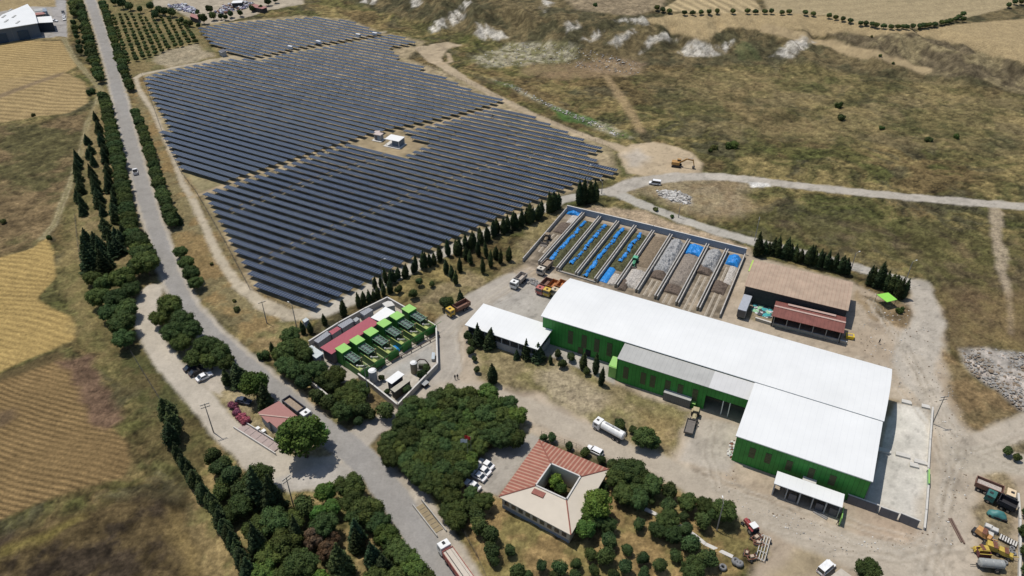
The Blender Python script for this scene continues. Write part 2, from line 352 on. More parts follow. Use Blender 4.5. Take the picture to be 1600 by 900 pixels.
zone([(1290,54),(1380,55),(1450,57),(1540,84),(1610,106),(1610,150),(1540,128),(1480,122),(1420,104),(1340,76)], (.125,.10,.06), 2.5, 2, col2=(.19,.155,.085), vs=10, var=.5)
road([(1200,44),(1250,58),(1300,70),(1360,84),(1410,98),(1448,110)], [9,8,7,7,6,4], (.35,.27,.155), 1.5, zid=2)
zone([(1155,95),(1192,95),(1175,70),(1160,64),(1150,75)], (.10,.12,.05), 2, 2, amt=.5)
for q in ([(672,40),(700,26),(725,0),(735,2),(722,30),(700,44),(676,52)], [(742,36),(758,40),(790,56),(775,62),(748,60)], [(958,32),(975,27),(1010,30),(1014,38),(985,36)],
          [(905,62),(935,46),(945,50),(925,64)], [(1000,84),(1015,60),(1040,50),(1062,60),(1050,66),(1030,62),(1012,78)], [(1058,84),(1075,66),(1105,70),(1125,72),(1145,60),(1148,68),(1128,84),(1090,88)],
          [(885,34),(900,30),(908,44),(885,48)], [(560,4),(575,-6),(590,-4),(586,6)], [(850,0),(868,4),(850,18),(842,12)], [(950,68),(990,44),(993,50),(962,72)], [(1200,88),(1250,60),(1275,66),(1240,90)], [(640,-4),(650,-6),(660,6),(645,10)]):
    zone(q, (.50,.47,.41), 1.8, 2, amt=.85, var=.4, zid=5)
# --- scrubland on the right
zone([(735,90),(800,64),(905,70),(900,90),(840,100),(760,106)], (.36,.33,.23), 2.5, 2, amt=.8, col2=(.17,.16,.08), vs=3, var=.4)
zone([(900,98),(960,92),(1010,98),(1000,112),(975,120),(930,112)], (.32,.25,.17), 2.5, 2, amt=.6, col2=(.17,.12,.08), vs=3)
zone([(765,122),(800,140),(880,178),(940,205),(968,218),(985,214),(940,190),(860,165),(800,132)], (.34,.31,.21), 2, 2, amt=.8, col2=(.10,.13,.05), vs=4, var=.4)
zone([(862,168),(905,178),(935,190),(925,196),(880,188),(866,178)], (.06,.13,.03), 1.5, 2, amt=.8)
zone([(820,100),(1000,95),(1010,115),(880,125),(815,115)], (.27,.19,.11), 5, 2, amt=.6)
zone([(1000,110),(1250,105),(1450,125),(1600,150),(1700,260),(1400,230),(1150,220),(1020,170)], (.085,.078,.034), 8, 2, amt=.55, col2=(.20,.155,.075), vs=16, var=.5)
road([(948,120),(965,145),(985,175),(1002,205)], [3,5,5,3], (.33,.24,.13), 1.5, zid=None, amt=.7)
zone([(1060,310),(1200,330),(1400,350),(1610,380),(1610,560),(1500,470),(1420,400),(1200,355)], (.11,.098,.038), 8, 2, amt=.65, col2=(.095,.07,.04), vs=9, var=.5)
road([(1555,328),(1558,350),(1556,370),(1562,388),(1566,402),(1563,420),(1570,440),(1576,460),(1580,520)], [4,5,2,4,5,2,3,2,1], (.38,.31,.22), 1, zid=None, amt=.75)
zone([(1455,450),(1610,455),(1610,545),(1545,542),(1500,548),(1470,520)], (.22,.155,.075), 5, 2, amt=.6, col2=(.15,.10,.055), vs=10)
# --- dirt and gravel round the works
YD = (.395,.33,.25)
zone([(700,500),(756,455),(790,430),(830,395),(886,322),(1170,388),(1180,402),(1330,438),(1405,480),(1440,445),(1470,480),(1480,560),(1500,620),(1530,690),(1610,650),(1610,700),(1580,715),(1610,730),(1610,790),(1600,960),(1150,960),(1170,900),(1195,860),(1170,830),(1140,790),(1060,760),(960,722),(830,680),(690,615),(670,590)], YD, 1.5, 1, zid=3, var=.18, col2=(.35,.285,.21), vs=14, flat=.12)
zone([(730,495),(800,432),(860,440),(890,460),(860,520),(760,520)], (.36,.335,.295), 2, 2, var=.1)
zone([(930,322),(1000,330),(1100,362),(1175,385),(1172,392),(1060,366),(900,326)], (.37,.285,.19), 1.5, 2)
zone([(850,395),(870,340),(888,322),(830,355),(800,400),(760,440),(730,420),(700,440),(640,470),(700,500),(760,455),(812,418)], (.26,.205,.115), 2, 2, amt=.85, col2=(.20,.165,.08), vs=6, zid=0, zthr=.6)
zone([(735,520),(850,545),(900,565),(965,600),(1080,645),(1072,665),(1058,700),(1048,716),(1015,712),(985,700),(930,660),(890,640),(845,620),(790,605),(745,590)], (.24,.195,.105), 1.5, 2, zid=0, col2=(.19,.165,.075), vs=6)
zone([(842,580),(880,570),(960,620),(935,640),(900,650),(860,620)], (.38,.315,.22), 2.5, 2, amt=.7)
zone([(1000,640),(1060,660),(1050,700),(1010,690)], (.27,.19,.09), 3, 2, amt=.6)
zone([(850,535),(965,568),(960,600),(870,560),(845,555)], (.40,.375,.33), .5, 0, zid=3, flat=.02)
zone([(1090,650),(1155,665),(1148,715),(1140,740),(1060,720),(1075,690),(1078,660)], (.41,.365,.305), 1.2, 1, zid=3, var=.15, col2=(.36,.32,.265), vs=5)
zone([(1395,628),(1456,640),(1447,826),(1370,800),(1350,786),(1370,730)], (.52,.495,.44), .35, 0, zid=3, var=.12, col2=(.56,.53,.47), vs=8, flat=.03)
zone([(1386,626),(1400,624),(1404,640),(1400,650),(1388,645)], (.22,.17,.10), 1, 2)
zone([(1500,545),(1545,545),(1610,552),(1610,650),(1590,640),(1560,612),(1535,596),(1508,575)], (.30,.275,.24), 1.5, 1, zid=3, var=.35, col2=(.36,.32,.28), vs=3)
zone([(1470,540),(1500,560),(1530,600),(1570,620),(1600,650),(1590,662),(1530,685),(1510,660),(1490,610)], (.215,.15,.075), 2, 2, zid=0, col2=(.16,.12,.06), vs=6)
zone([(1565,700),(1580,690),(1610,680),(1610,728),(1590,724)], (.19,.155,.09), 1.5, 2, zid=0)
zone([(1535,742),(1560,732),(1580,736),(1590,770),(1592,900),(1545,960),(1520,900),(1530,880),(1530,830),(1520,790),(1545,775)], (.25,.195,.11), 1.5, 2, zid=0, col2=(.20,.16,.09), vs=5, amt=.9)
zone([(1190,905),(1215,880),(1260,860),(1290,855),(1310,880),(1300,905)], (.29,.235,.145), 2, 2, amt=.8)
zone([(1340,850),(1350,790),(1440,826),(1460,835),(1440,850)], (.36,.275,.20), 3, 2, amt=.7)
zone([(1372,470),(1400,466),(1422,478),(1432,502),(1412,514),(1390,510),(1382,495),(1345,462)], (.24,.175,.10), 1.2, 2, zid=0, col2=(.17,.13,.075), vs=4)
zone([(1335,452),(1378,503),(1370,504),(1330,458)], (.27,.20,.115), 1, 2, amt=.8)
zone([(1165,455),(1215,465),(1212,500),(1180,500),(1160,490)], (.22,.18,.10), 1, 2, amt=.8, col2=(.32,.26,.19), vs=4)
# office garden
zone([(720,830),(780,775),(892,836),(955,735),(1020,745),(1080,772),(1145,800),(1175,840),(1190,862),(1140,900),(1130,960),(690,960),(740,880)], (.27,.19,.085), 1.5, 2, zid=0, col2=(.20,.165,.065), vs=7)
zone([(690,750),(720,735),(770,760),(790,780),(740,830),(700,800)], (.26,.185,.085), 1.5, 2, zid=0)
zone([(770,700),(830,678),(850,685),(779,775),(745,765),(735,750),(745,715)], (.345,.315,.27), .8, 1, zid=3, var=.1, flat=.05)
zone([(590,700),(600,660),(640,640),(690,606),(820,630),(830,670),(770,700),(740,740),(690,750),(640,745)], (.24,.18,.09), 2, 2, zid=0)
# tree belt in front
zone([(340,680),(392,728),(450,768),(482,762),(520,752),(545,735),(590,790),(640,860),(665,900),(690,960),(330,960),(300,780)], (.26,.195,.09), 2, 2, zid=0, col2=(.17,.15,.06), vs=6)
zone([(440,490),(480,500),(482,540),(512,622),(560,590),(622,640),(610,652),(575,668),(540,672),(505,650),(450,600),(405,550),(400,520)], (.25,.185,.09), 1.5, 2, zid=0, col2=(.17,.15,.065), vs=6)
zone([(255,455),(290,480),(360,560),(395,575),(430,600),(500,670),(525,705),(520,722),(490,715),(430,705),(365,660),(340,620),(300,580),(262,520)], (.25,.205,.10), 1.2, 1, zid=0, col2=(.31,.255,.15), vs=7)
# power plant yard
zone([(606,468),(680,514),(682,572),(622,634),(560,590),(530,600),(515,580),(470,560),(482,538)], (.40,.365,.31), .5, 0, zid=3, var=.14, flat=.03)
zone([(640,560),(670,540),(684,560),(660,575),(620,590),(590,585)], (.34,.335,.31), 1.5, 1, amt=.7)
# --- roads (drawn over the zones)
MR = [(128,-30),(141,0),(160,56),(177,113),(204,225),(228,312),(255,395),(272,440),(293,480),(330,522),(378,565),(430,608),(492,662),(545,700),(585,735),(625,790),(655,840),(700,900),(740,955)]
road([(128,-30),(141,0),(160,56),(177,113),(204,225),(228,312),(255,395),(272,440),(293,480),(330,522),(378,565),(430,608),(492,662)], 7.6, (.385,.345,.285), .8, zid=1)
road(MR, [5.6,5.6,5.6,5.6,5.6,5.4,5.2,5.0,5.0,5.0,5.2,5.4,6,7.5,7.5,7,6.6,6.6,6.6], A_, .45, zid=1, var=.10)
road([(545,700),(575,672),(612,655),(650,632),(690,598),(700,575),(697,540),(700,505),(745,470),(800,440)], [8,6.5,5.5,5.5,6.5,8.5,7,7,8,10], (.36,.325,.275), .9, zid=1)
road([(640,640),(700,610),(760,618),(830,640),(900,672),(960,702),(1020,722),(1080,755),(1160,790),(1240,825),(1330,862),(1420,880)], [8,8,7,7,7,7,7,7,7.5,8,9,10], (.39,.34,.27), 1.2, zid=1)
road([(238,452),(228,478),(228,505),(240,535),(268,575),(310,620),(350,668),(400,712),(450,738),(500,738),(560,722)], [7,6.6,6.2,6.2,6.2,6.4,6.8,8,9,11,7], (.425,.38,.31), .7, zid=1)
zone([(335,560),(352,580),(346,618),(325,610),(290,570),(300,560)], (.40,.355,.29), .8, 1, zid=1)
zone([(455,740),(505,725),(540,725),(560,745),(520,754),(480,762),(452,768),(420,750)], (.40,.37,.325), .8, 1, zid=1)
zone([(600,738),(612,728),(660,762),(715,840),(750,895),(800,960),(690,960),(640,830)], (.39,.345,.28), .8, 1, zid=1)
road(MR[-7:], [7.2,7,6.6,6.4,6.4,6.4,6.4], A_, .4, zid=1, var=.10)
# asphalt wear: darker wheel lines and patches
for off in (-1.6, 1.4):
    w = W_(MR); q = []
    for i in range(len(w)):
        a = Vector(w[max(i - 1, 0)]); b = Vector(w[min(i + 1, len(w) - 1)]); d = (b - a).normalized(); q.append((w[i][0] - d.y * off, w[i][1] + d.x * off))
    road(q, 1.1, (.30,.29,.275), .8, zid=None, amt=.35)
# solar perimeter track
DT = (.40,.345,.255)
road([(212,122),(222,116),(270,106),(352,90)], 3.0, DT, .8)
road([(212,122),(216,138),(240,175),(262,225),(285,285),(300,310),(318,350),(340,400),(372,445),(410,475),(450,492),(500,488),(560,462)], [2,2.5,2.5,2,2.2,2.6,3,3,3.5,5,6,6,5], DT, .8)
road([(500,488),(560,462),(600,440),(660,410),(740,374),(800,345),(850,326),(878,312)], [6,6,5.5,5,5,5,5,5], (.42,.385,.32), .7)
road([(300,308),(350,290),(430,262),(490,240),(560,215),(640,200),(700,188),(790,160),(800,160)], 2.2, (.36,.285,.18), .9, zid=None)
road([(330,96),(360,90),(410,90),(470,76),(540,62),(600,50)], [6,9,5,4,3.5,3], (.37,.31,.21), .9, zid=None)
road([(660,75),(680,95),(720,120),(770,148),(830,178),(900,208),(960,228),(990,240)], [10,7,4.5,4,4,4,4.5,7], (.38,.305,.205), .8)
zone([(660,80),(672,70),(700,66),(722,70),(700,76),(690,90),(680,100),(668,92)], (.38,.305,.205), 1.2, 1, zid=2)
road([(700,84),(705,96),(690,100)], 2.5, (.36,.28,.18), .8, zid=2)
zone([(965,240),(985,226),(1020,222),(1055,228),(1080,238),(1098,255),(1095,270),(1060,275),(1010,276),(980,270)], (.42,.335,.225), 1.2, 1, zid=3, var=.1, flat=.1)
zone([(975,245),(1000,232),(1015,245),(1000,262),(985,262)], (.38,.34,.285), 3, 2, amt=.8)
zone([(985,275),(1090,272),(1200,285),(1160,300),(1190,325),(1120,345),(1060,330),(1000,300),(985,310),(975,295)], (.34,.27,.17), 4, 2, amt=.7, col2=(.27,.20,.12), vs=6)
road([(878,312),(930,300),(960,300),(1000,318),(1050,338),(1120,362),(1180,378),(1250,395),(1330,416),(1410,438),(1437,452)], [5,5,6,5,5,5,5,5,5,5,6], (.385,.36,.31), .6)
road([(955,300),(975,292),(1000,284),(1060,276),(1130,276),(1200,284),(1300,296),(1420,308),(1540,318),(1700,330)], [6,8,8,7,6,6,6,6,6,6], (.39,.355,.30), .8)
road([(1437,445),(1445,470),(1452,500),(1440,530),(1425,570),(1440,600),(1470,650),(1500,690)], [7,7,8,10,12,8,6,5], (.40,.36,.30), 1.2, zid=2)
road([(1430,560),(1450,610),(1480,670),(1500,700),(1495,750),(1470,800),(1480,860),(1470,960)], [5,5,5,9,10,10,12,14], (.40,.35,.28), 1.5, zid=2, amt=.7)
road([(1500,702),(1540,690),(1580,672),(1640,645)], [7,7,6,6], (.40,.35,.28), 1.2, zid=2)
road([(1510,720),(1560,716),(1600,728),(1660,750)], [8,8,8,8], (.39,.345,.275), 1, zid=2)
for q in ([(1450,640),(1480,690),(1490,730),(1470,790)], [(1240,800),(1330,840),(1420,862),(1470,830)], [(1380,500),(1420,540),(1450,600)]): tracks(q, (.46,.42,.35), .9, .7, .4)
for q in ([(1160,770),(1260,792),(1360,826),(1450,850),(1480,900)], [(1200,820),(1300,846),(1400,872),(1460,905)], [(1100,740),(1180,775),(1280,812)], [(1340,560),(1400,600),(1450,660),(1480,740),(1470,860)], [(1400,520),(1435,590),(1475,660),(1510,700),(1600,735)], [(1500,700),(1480,760),(1462,840),(1440,905)], [(1360,470),(1400,530),(1440,600)], [(1110,660),(1100,700),(1120,760)], [(760,470),(820,440),(870,430),(960,460)], [(700,520),(720,500),(780,450),(830,420)], [(1520,705),(1570,690),(1610,672)], [(1300,860),(1400,868),(1500,850)], [(640,652),(690,610),(720,560),(715,510),(760,470)]):
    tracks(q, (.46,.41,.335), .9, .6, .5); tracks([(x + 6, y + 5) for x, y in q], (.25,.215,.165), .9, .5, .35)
zone([(884,333),(1165,402),(1124,500),(990,465),(815,412)], (.26,.215,.16), 1, 0, var=.5, zid=3, col2=(.20,.165,.12), vs=4)
# white spoil and rubble-coloured patches
zone([(1168,284),(1200,286),(1205,291),(1175,292)], (.62,.60,.55), .8, 1)
zone([(1028,296),(1060,298),(1080,308),(1078,320),(1050,314),(1030,306)], (.42,.40,.36), 1.2, 2, col2=(.25,.21,.16), vs=1.5)
hard = (ZID == 1) | (ZID == 2) | (ZID == 3)
wear = 1 - .17 * sstep(.54, .70, fbm(X / 4.5, Y / 4.5, 151, 5, .62)) + .14 * sstep(.56, .70, fbm(X / 7 + 31, Y / 7, 161, 5, .62)) - .18 * sstep(.66, .74, fbm(X / 1.2, Y / 1.2, 171, 3))
wear = np.where(ZID == 1, 1 + (wear - 1) * .35, wear)
COL = np.where(hard[..., None], COL * wear[..., None], COL)
g_ = np.random.default_rng(77); gr = g_.normal(size=X.shape); gr = gr * .6 + .4 * np.roll(gr, 1, 1) + .3 * np.roll(gr, 1, 0)
amp = np.where((ZID == 0) | (ZID == 5), .17, np.where(ZID == 4, .07, .035))
COL = COL * np.clip(1 + amp * gr, .45, 1.7)[..., None]
clump = sstep(.62, .78, fbm(X / 2.0, Y / 2.0, 211, 4, .7)) * sstep(.40, .60, n2) * np.where((ZID == 0) | (ZID == 5), 1, 0)
COL = COL * (1 - .45 * clump[..., None])
rel = (fbm(X / 5, Y / 5, 91, 4, .6) - .5) * 1.2 * FL + (n3 - .5) * .55 * FL
mask_near = (np.abs(uu)[None, :] <= 1) & (Y > 59)
Z = Z + np.where(mask_near, rel, 0) - 0.05 * (FL)
# mesh
nr, nc = X.shape
co = np.stack([X, Y, Z], -1).reshape(-1, 3)
idx = np.arange(nr * nc).reshape(nr, nc)
quads = np.stack([idx[:-1, :-1], idx[:-1, 1:], idx[1:, 1:], idx[1:, :-1]], -1).reshape(-1, 4)
zf = ZID[:-1, :-1].reshape(-1)
GM = attr_mat("ground surface", "col", nscale=1.3, namp=.42, bump=.8, bdist=.5)
RM = attr_mat("road surface", "col", nscale=1.8, namp=.13, bump=.2, bdist=.06)
def sheet(name, sel, m):
    q = quads[sel]; used, inv = np.unique(q, return_inverse=True); inv = inv.reshape(-1, 4)
    me = bpy.data.meshes.new(name); me.vertices.add(len(used)); me.vertices.foreach_set("co", co[used].astype(np.float32).ravel())
    me.loops.add(inv.size); me.loops.foreach_set("vertex_index", inv.astype(np.int32).ravel())
    me.polygons.add(len(inv)); me.polygons.foreach_set("loop_start", np.arange(0, inv.size, 4, dtype=np.int32)); me.polygons.foreach_set("loop_total", np.full(len(inv), 4, np.int32))
    me.polygons.foreach_set("use_smooth", np.ones(len(inv), bool))
    me.update(); a = me.attributes.new("col", 'FLOAT_COLOR', 'POINT')
    c4 = np.ones((len(used), 4), np.float32); c4[:, :3] = np.clip(COL.reshape(-1, 3)[used], 0, .9); a.data.foreach_set("color", c4.ravel())
    me.materials.append(m); o = bpy.data.objects.new(name, me); C.objects.link(o); o["kind"] = "structure"; return o
for zi, nm, m in ((0, "ground", GM), (1, "road", RM), (2, "dirt_track", RM), (3, "yard", RM), (4, "field", GM), (5, "chalk_slope", GM)):
    sel = zf == zi
    if sel.any(): sheet(nm, sel, m)

# ------------------------------------------------------------------ solar rows
def solar_mat():
    m = bpy.data.materials.new("photovoltaic glass"); m.use_nodes = True; t = m.node_tree; N = t.nodes; L = t.links
    b = N["Principled BSDF"]; b.inputs["Roughness"].default_value = .30; b.inputs["Specular IOR Level"].default_value = .45
    tc = N.new("ShaderNodeTexCoord"); sx = N.new("ShaderNodeSeparateXYZ"); L.new(tc.outputs["Object"], sx.inputs[0])
    def lines(ax, per, wid, off=0.0):
        ad = N.new("ShaderNodeMath"); ad.operation = 'ADD'; ad.inputs[1].default_value = off; L.new(sx.outputs[ax], ad.inputs[0])
        dv = N.new("ShaderNodeMath"); dv.operation = 'DIVIDE'; dv.inputs[1].default_value = per; L.new(ad.outputs[0], dv.inputs[0])
        fr = N.new("ShaderNodeMath"); fr.operation = 'FRACT'; L.new(dv.outputs[0], fr.inputs[0])
        lt = N.new("ShaderNodeMath"); lt.operation = 'LESS_THAN'; lt.inputs[1].default_value = wid / per; L.new(fr.outputs[0], lt.inputs[0]); return lt.outputs[0]
    mx0 = N.new("ShaderNodeMath"); mx0.operation = 'MAXIMUM'; L.new(lines(0, 1.02, .11), mx0.inputs[0]); L.new(lines(1, 1.225, .05, .025), mx0.inputs[1])
    oi = N.new("ShaderNodeObjectInfo"); nz = N.new("ShaderNodeTexNoise"); nz.inputs["Scale"].default_value = .10; L.new(tc.outputs["Object"], nz.inputs["Vector"])
    hue = N.new("ShaderNodeMix"); hue.data_type = 'RGBA'; hue.inputs[6].default_value = (.012, .022, .050, 1); hue.inputs[7].default_value = (.028, .038, .060, 1)
    L.new(oi.outputs["Random"], hue.inputs[0])
    mix = N.new("ShaderNodeMix"); mix.data_type = 'RGBA'; L.new(mx0.outputs[0], mix.inputs[0]); L.new(hue.outputs[2], mix.inputs[6]); mix.inputs[7].default_value = (.27, .30, .34, 1)
    L.new(mix.outputs[2], b.inputs["Base Color"]); b.inputs["Roughness"].default_value = .34
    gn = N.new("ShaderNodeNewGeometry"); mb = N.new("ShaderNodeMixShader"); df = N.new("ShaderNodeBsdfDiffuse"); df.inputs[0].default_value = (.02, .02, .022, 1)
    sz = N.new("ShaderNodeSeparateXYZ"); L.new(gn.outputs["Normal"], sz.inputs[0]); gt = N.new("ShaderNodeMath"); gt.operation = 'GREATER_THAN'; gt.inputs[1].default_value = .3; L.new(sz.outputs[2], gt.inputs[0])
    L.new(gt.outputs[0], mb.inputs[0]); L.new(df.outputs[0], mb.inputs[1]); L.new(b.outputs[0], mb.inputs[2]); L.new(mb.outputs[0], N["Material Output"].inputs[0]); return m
PV = solar_mat(); GALV = mat("galvanised steel", (.38, .38, .38), .45, .6, .1)
def clip_row(poly, o, d):
    """parameter intervals of the line o + t d inside a polygon"""
    n = (-d[1], d[0]); ts = []
    for i in range(len(poly)):
        a, b = poly[i], poly[(i + 1) % len(poly)]
        sa = (a[0] - o[0]) * n[0] + (a[1] - o[1]) * n[1]; sb = (b[0] - o[0]) * n[0] + (b[1] - o[1]) * n[1]
        if (sa > 0) != (sb > 0):
            k = sa / (sa - sb); x, y = a[0] + (b[0] - a[0]) * k, a[1] + (b[1] - a[1]) * k
            ts.append((x - o[0]) * d[0] + (y - o[1]) * d[1])
    ts.sort(); return [(ts[i], ts[i + 1]) for i in range(0, len(ts) - 1, 2)]
ORD = lambda n: "%d%s" % (n, "th" if 10 <= n % 100 <= 20 else {1: "st", 2: "nd", 3: "rd"}.get(n % 10, "th"))
TILT = R(2); SW = 2.6
def solar_row(a, b, ang, label, group, seg=38, gap=.22, SW=2.6):
    """a, b: world ends; the row's local x runs along the row, the high edge is on the near side"""
    L_ = math.hypot(b[0] - a[0], b[1] - a[1])
    t = thing("solar_panel_row", label, "solar panels", (a[0], a[1], 0), ang, group)
    cuts = [L_]; x = L_
    while x > seg * 1.2: x -= seg; cuts.append(x)
    cuts.append(0); cuts = cuts[::-1]; cuts = [cuts[0]] + [c for c in cuts[1:]]
    ct, stt = math.cos(TILT), math.sin(TILT); f = MB()
    for i in range(len(cuts) - 1):
        x0, x1 = cuts[i] + (gap if i else 0), cuts[i + 1] - (gap if i < len(cuts) - 2 else 0)
        if x1 - x0 < 1.5: continue
        m = MB(); y0, y1 = -SW / 2, SW / 2
        m.add([(x0, y0, 0), (x1, y0, 0), (x1, y1, 0), (x0, y1, 0), (x0, y0, -.06), (x1, y0, -.06), (x1, y1, -.06), (x0, y1, -.06)], [(0, 1, 2, 3), (7, 6, 5, 4), (0, 4, 5, 1), (1, 5, 6, 2), (2, 6, 7, 3), (3, 7, 4, 0)])
        o = m.build("panel_table", PV, t); o.location = (0, 0, 1.62 + random.uniform(-.04, .04)); o.rotation_euler = (-TILT + random.uniform(-.012, .012), 0, 0)
        n = max(2, int((x1 - x0) / 4.5))
        for k in range(n + 1):
            q = x0 + .3 + (x1 - x0 - .6) * k / n
            f.box((q, 0, .75), (.14, .14, 1.6))
        f.cyl((x0, 0, 1.5), (x1, 0, 1.5), .07, n=4)
    f.build("support_frame", GALV, t)
BC = [(314,300),(323,314),(330,328),(338,342),(346,357),(354,373),(363,389),(374,406),(383,422),(392,440),(396,448),(440,466),(486,484),(510,474),(560,448),(607,423),(656,398),(715,370),(756,350),(797,332),(847,310),(895,290),(936,278),(966,272),(965,265),(954,258),(922,249),(919,241),(932,238),(944,231),(889,211),(888,206),(838,187),(838,180),(770,167),(735,176),(712,184),(684,191),(656,198),(643,201),(612,205),(688,228),(672,223),(645,234),(621,246),(547,222),(500,235),(425,264),(378,279),(347,290)]
BB = [(224,122),(250,112),(303,102),(355,93),(372,92),(409,94),(443,84),(477,79),(500,75),(528,69),(560,64),(580,60),(610,54),(658,66),(646,69),(609,75),(630,92),(621,95),(668,107),(660,111),(706,122),(694,126),(745,139),(737,144),(790,158),(777,163),(755,169),(732,176),(695,185),(655,194),(613,203),(574,213),(549,221),(509,234),(460,250),(398,271),(352,287),(320,276),(284,266),(262,225),(250,205),(264,201),(255,183),(240,158)]
BA = [(309,44),(320,42),(353,37),(395,33),(435,31),(490,27),(515,29),(540,33),(558,37),(576,44),(600,54),(569,58),(548,62),(504,69),(464,76),(430,84),(395,90),(366,84),(343,74),(328,67),(317,54)]
for poly, ang, ph, blk, sep in ((BC, R(-28), 134.6, "near block", .0), (BB, R(-28.5), 135.0, "middle block", 0), (BA, R(-31), 134.0, "far block", 0)):
    pts = [P0(px, py, 1.4) for px, py in poly]
    d = (math.cos(ang), math.sin(ang)); n = (-d[1], d[0])
    if blk != "near block":      # keep the row pitch, phase fitted to the block's first row
        offs = [p[0] * n[0] + p[1] * n[1] for p in pts]; ph = min(offs) + 2.2
    k = 0; cnt = 0
    while k < 90:
        off = ph + 3.98 * k; k += 1
        iv = clip_row(pts, (n[0] * off, n[1] * off), d)
        iv = [(t0, t1) for t0, t1 in iv if t1 - t0 > 5]
        e0, e1 = {'near block': (1.7, .3), 'middle block': (.5, 1.5), 'far block': (.3, 1.2)}[blk]; iv = [(t0 + e0, t1 - e1) for t0, t1 in iv]
        if iv: cnt += 1
        for j, (t0, t1) in enumerate(iv):
            a = (n[0] * off + d[0] * t0, n[1] * off + d[1] * t0); b = (n[0] * off + d[0] * t1, n[1] * off + d[1] * t1)
            side = "" if len(iv) == 1 else (", left piece" if j == 0 else ", right piece")
            solar_row(a, b, ang, "blue-grey solar panel row, %s from the front of the %s%s" % (ORD(cnt), blk, side), "solar panel rows", *((38, .28, 2.35) if blk == "near block" else (60, .10, 2.55)))
# ------------------------------------------------------------------ trees: a few built, the rest copied
def lobes_core(lobes, sub=2):
    import bmesh
    vs = []; fs = []
    bm = bmesh.new(); bmesh.ops.create_icosphere(bm, subdivisions=sub, radius=1)
    base = [v.co.copy() for v in bm.verts]; bf = [tuple(v.index for v in f.verts) for f in bm.faces]; bm.free()
    for c, r in lobes:
        n = len(vs)
        for p in base:
            j = 1 + random.uniform(-.10, .10)
            vs.append((c[0] + p.x * r[0] * .80 * j, c[1] + p.y * r[1] * .80 * j, c[2] + p.z * r[2] * .80 * j))
        fs += [tuple(i + n for i in f) for f in bf]
    return vs, fs
def crown(name, lobes, n, leaf, col, seed, m, up=.35, jitter=.18, var=.35):
    g = np.random.default_rng(seed)
    cs = np.array([c for c, r in lobes]); rs = np.array([r if hasattr(r, '__len__') else (r, r, r) for c, r in lobes])
    w = (rs[:, 0] * rs[:, 1] + rs[:, 0] * rs[:, 2]); w /= w.sum()
    li = g.choice(len(lobes), n, p=w); dr = g.normal(size=(n, 3)); dr /= np.linalg.norm(dr, axis=1)[:, None]
    p = cs[li] + dr * rs[li] * (1 + g.normal(size=(n, 1)) * jitter * .6)
    keep = np.ones(n, bool)
    for c, r in zip(cs, rs): keep &= (((p - c) / (r * .74)) ** 2).sum(1) > 1
    p = p[keep]; dr = dr[keep]; li = li[keep]; n = len(p)
    nr = dr + g.normal(size=(n, 3)) * .55; nr[:, 2] += up; nr /= np.linalg.norm(nr, axis=1)[:, None]
    a = np.cross(nr, g.normal(size=(n, 3))); a /= np.linalg.norm(a, axis=1)[:, None]; b = np.cross(nr, a)
    s = leaf * g.uniform(.6, 1.35, (n, 1)); q = g.uniform(.5, 1.0, (n, 1))
    vv = np.stack([p - a * s * .5, p - b * s * q * .5, p + a * s * .6 + nr * s * .12, p + b * s * q * .5], 1).reshape(-1, 3)
    lt = g.uniform(1 - var, 1 + var, len(lobes))[li] * g.uniform(.75, 1.3, n)
    col = np.array(col); yl = g.uniform(0, 1, len(lobes))[li]
    c4 = np.ones((n, 4)); c4[:, :3] = (col[None, :] * lt[:, None]) * (1 + np.array([.25, .08, -.1])[None] * (yl[:, None] - .5))
    cv, cf = lobes_core([(c, r) for c, r in zip(cs, rs)])
    nv = len(cv); me = bpy.data.meshes.new(name)
    faces = cf + [tuple(range(nv + 4 * i, nv + 4 * i + 4)) for i in range(n)]
    me.from_pydata(cv + [tuple(x) for x in vv], [], faces)
    at = me.attributes.new("col", 'FLOAT_COLOR', 'FACE'); full = np.ones((len(faces), 4), np.float32); full[:len(cf), :3] = col; full[len(cf):] = c4
    at.data.foreach_set("color", full.ravel()); me.materials.append(m)
    o = bpy.data.objects.new("crown", me); C.objects.link(o); return o
LEAF = attr_mat("foliage", "col", rough=.75, nscale=1.6, namp=.22, bump=0, objrand=.34, spec=.15, trans=.12)
BARK = mat("bark", (.13, .095, .065), .9, var=.3, scale=6, bump=.4)
def trunk(parent, h, r, limbs=()):
    m = MB(); m.cyl((0, 0, -.2), (random.uniform(-.1, .1), random.uniform(-.1, .1), h), r, r * .55, 8)
    for e in limbs: m.cyl((0, 0, h * .55), e, r * .5, r * .18, 6)
    return m.build("trunk", BARK, parent, smooth=True)
HIDE = []
def proto(name, cat): t = thing(name, "", cat); HIDE.append(t); return t
def mk_pine(seed, col=(0.053, 0.082, 0.026), flat=.62):
    random.seed(seed); t = proto("pine_tree", "tree"); lobes = []
    for i in range(26):
        a = random.uniform(0, 6.283); rr = 3.1 * math.sqrt(random.uniform(0, 1)); z = 4.0 + 3.3 * flat * math.sqrt(max(0, 1 - (rr / 3.3) ** 2)) * random.uniform(.55, 1.1)
        k = random.uniform(.75, 1.25); lobes.append(((rr * math.cos(a), rr * math.sin(a), z), (k, k, k * .8)))
    lobes.append(((0, 0, 4.2), (2.8, 2.8, 1.9)))
    for i in range(9): a = i * .7; lobes.append(((2.5 * math.cos(a), 2.5 * math.sin(a), 3.3), (.9, .9, .8)))
    c = crown("pine crown", lobes, 5200, .36, col, seed, LEAF); c.parent = t
    trunk(t, 4.2, .24, [(1.6, .4, 4.3), (-1.3, 1.1, 4.4), (.2, -1.7, 4.1)]); return t
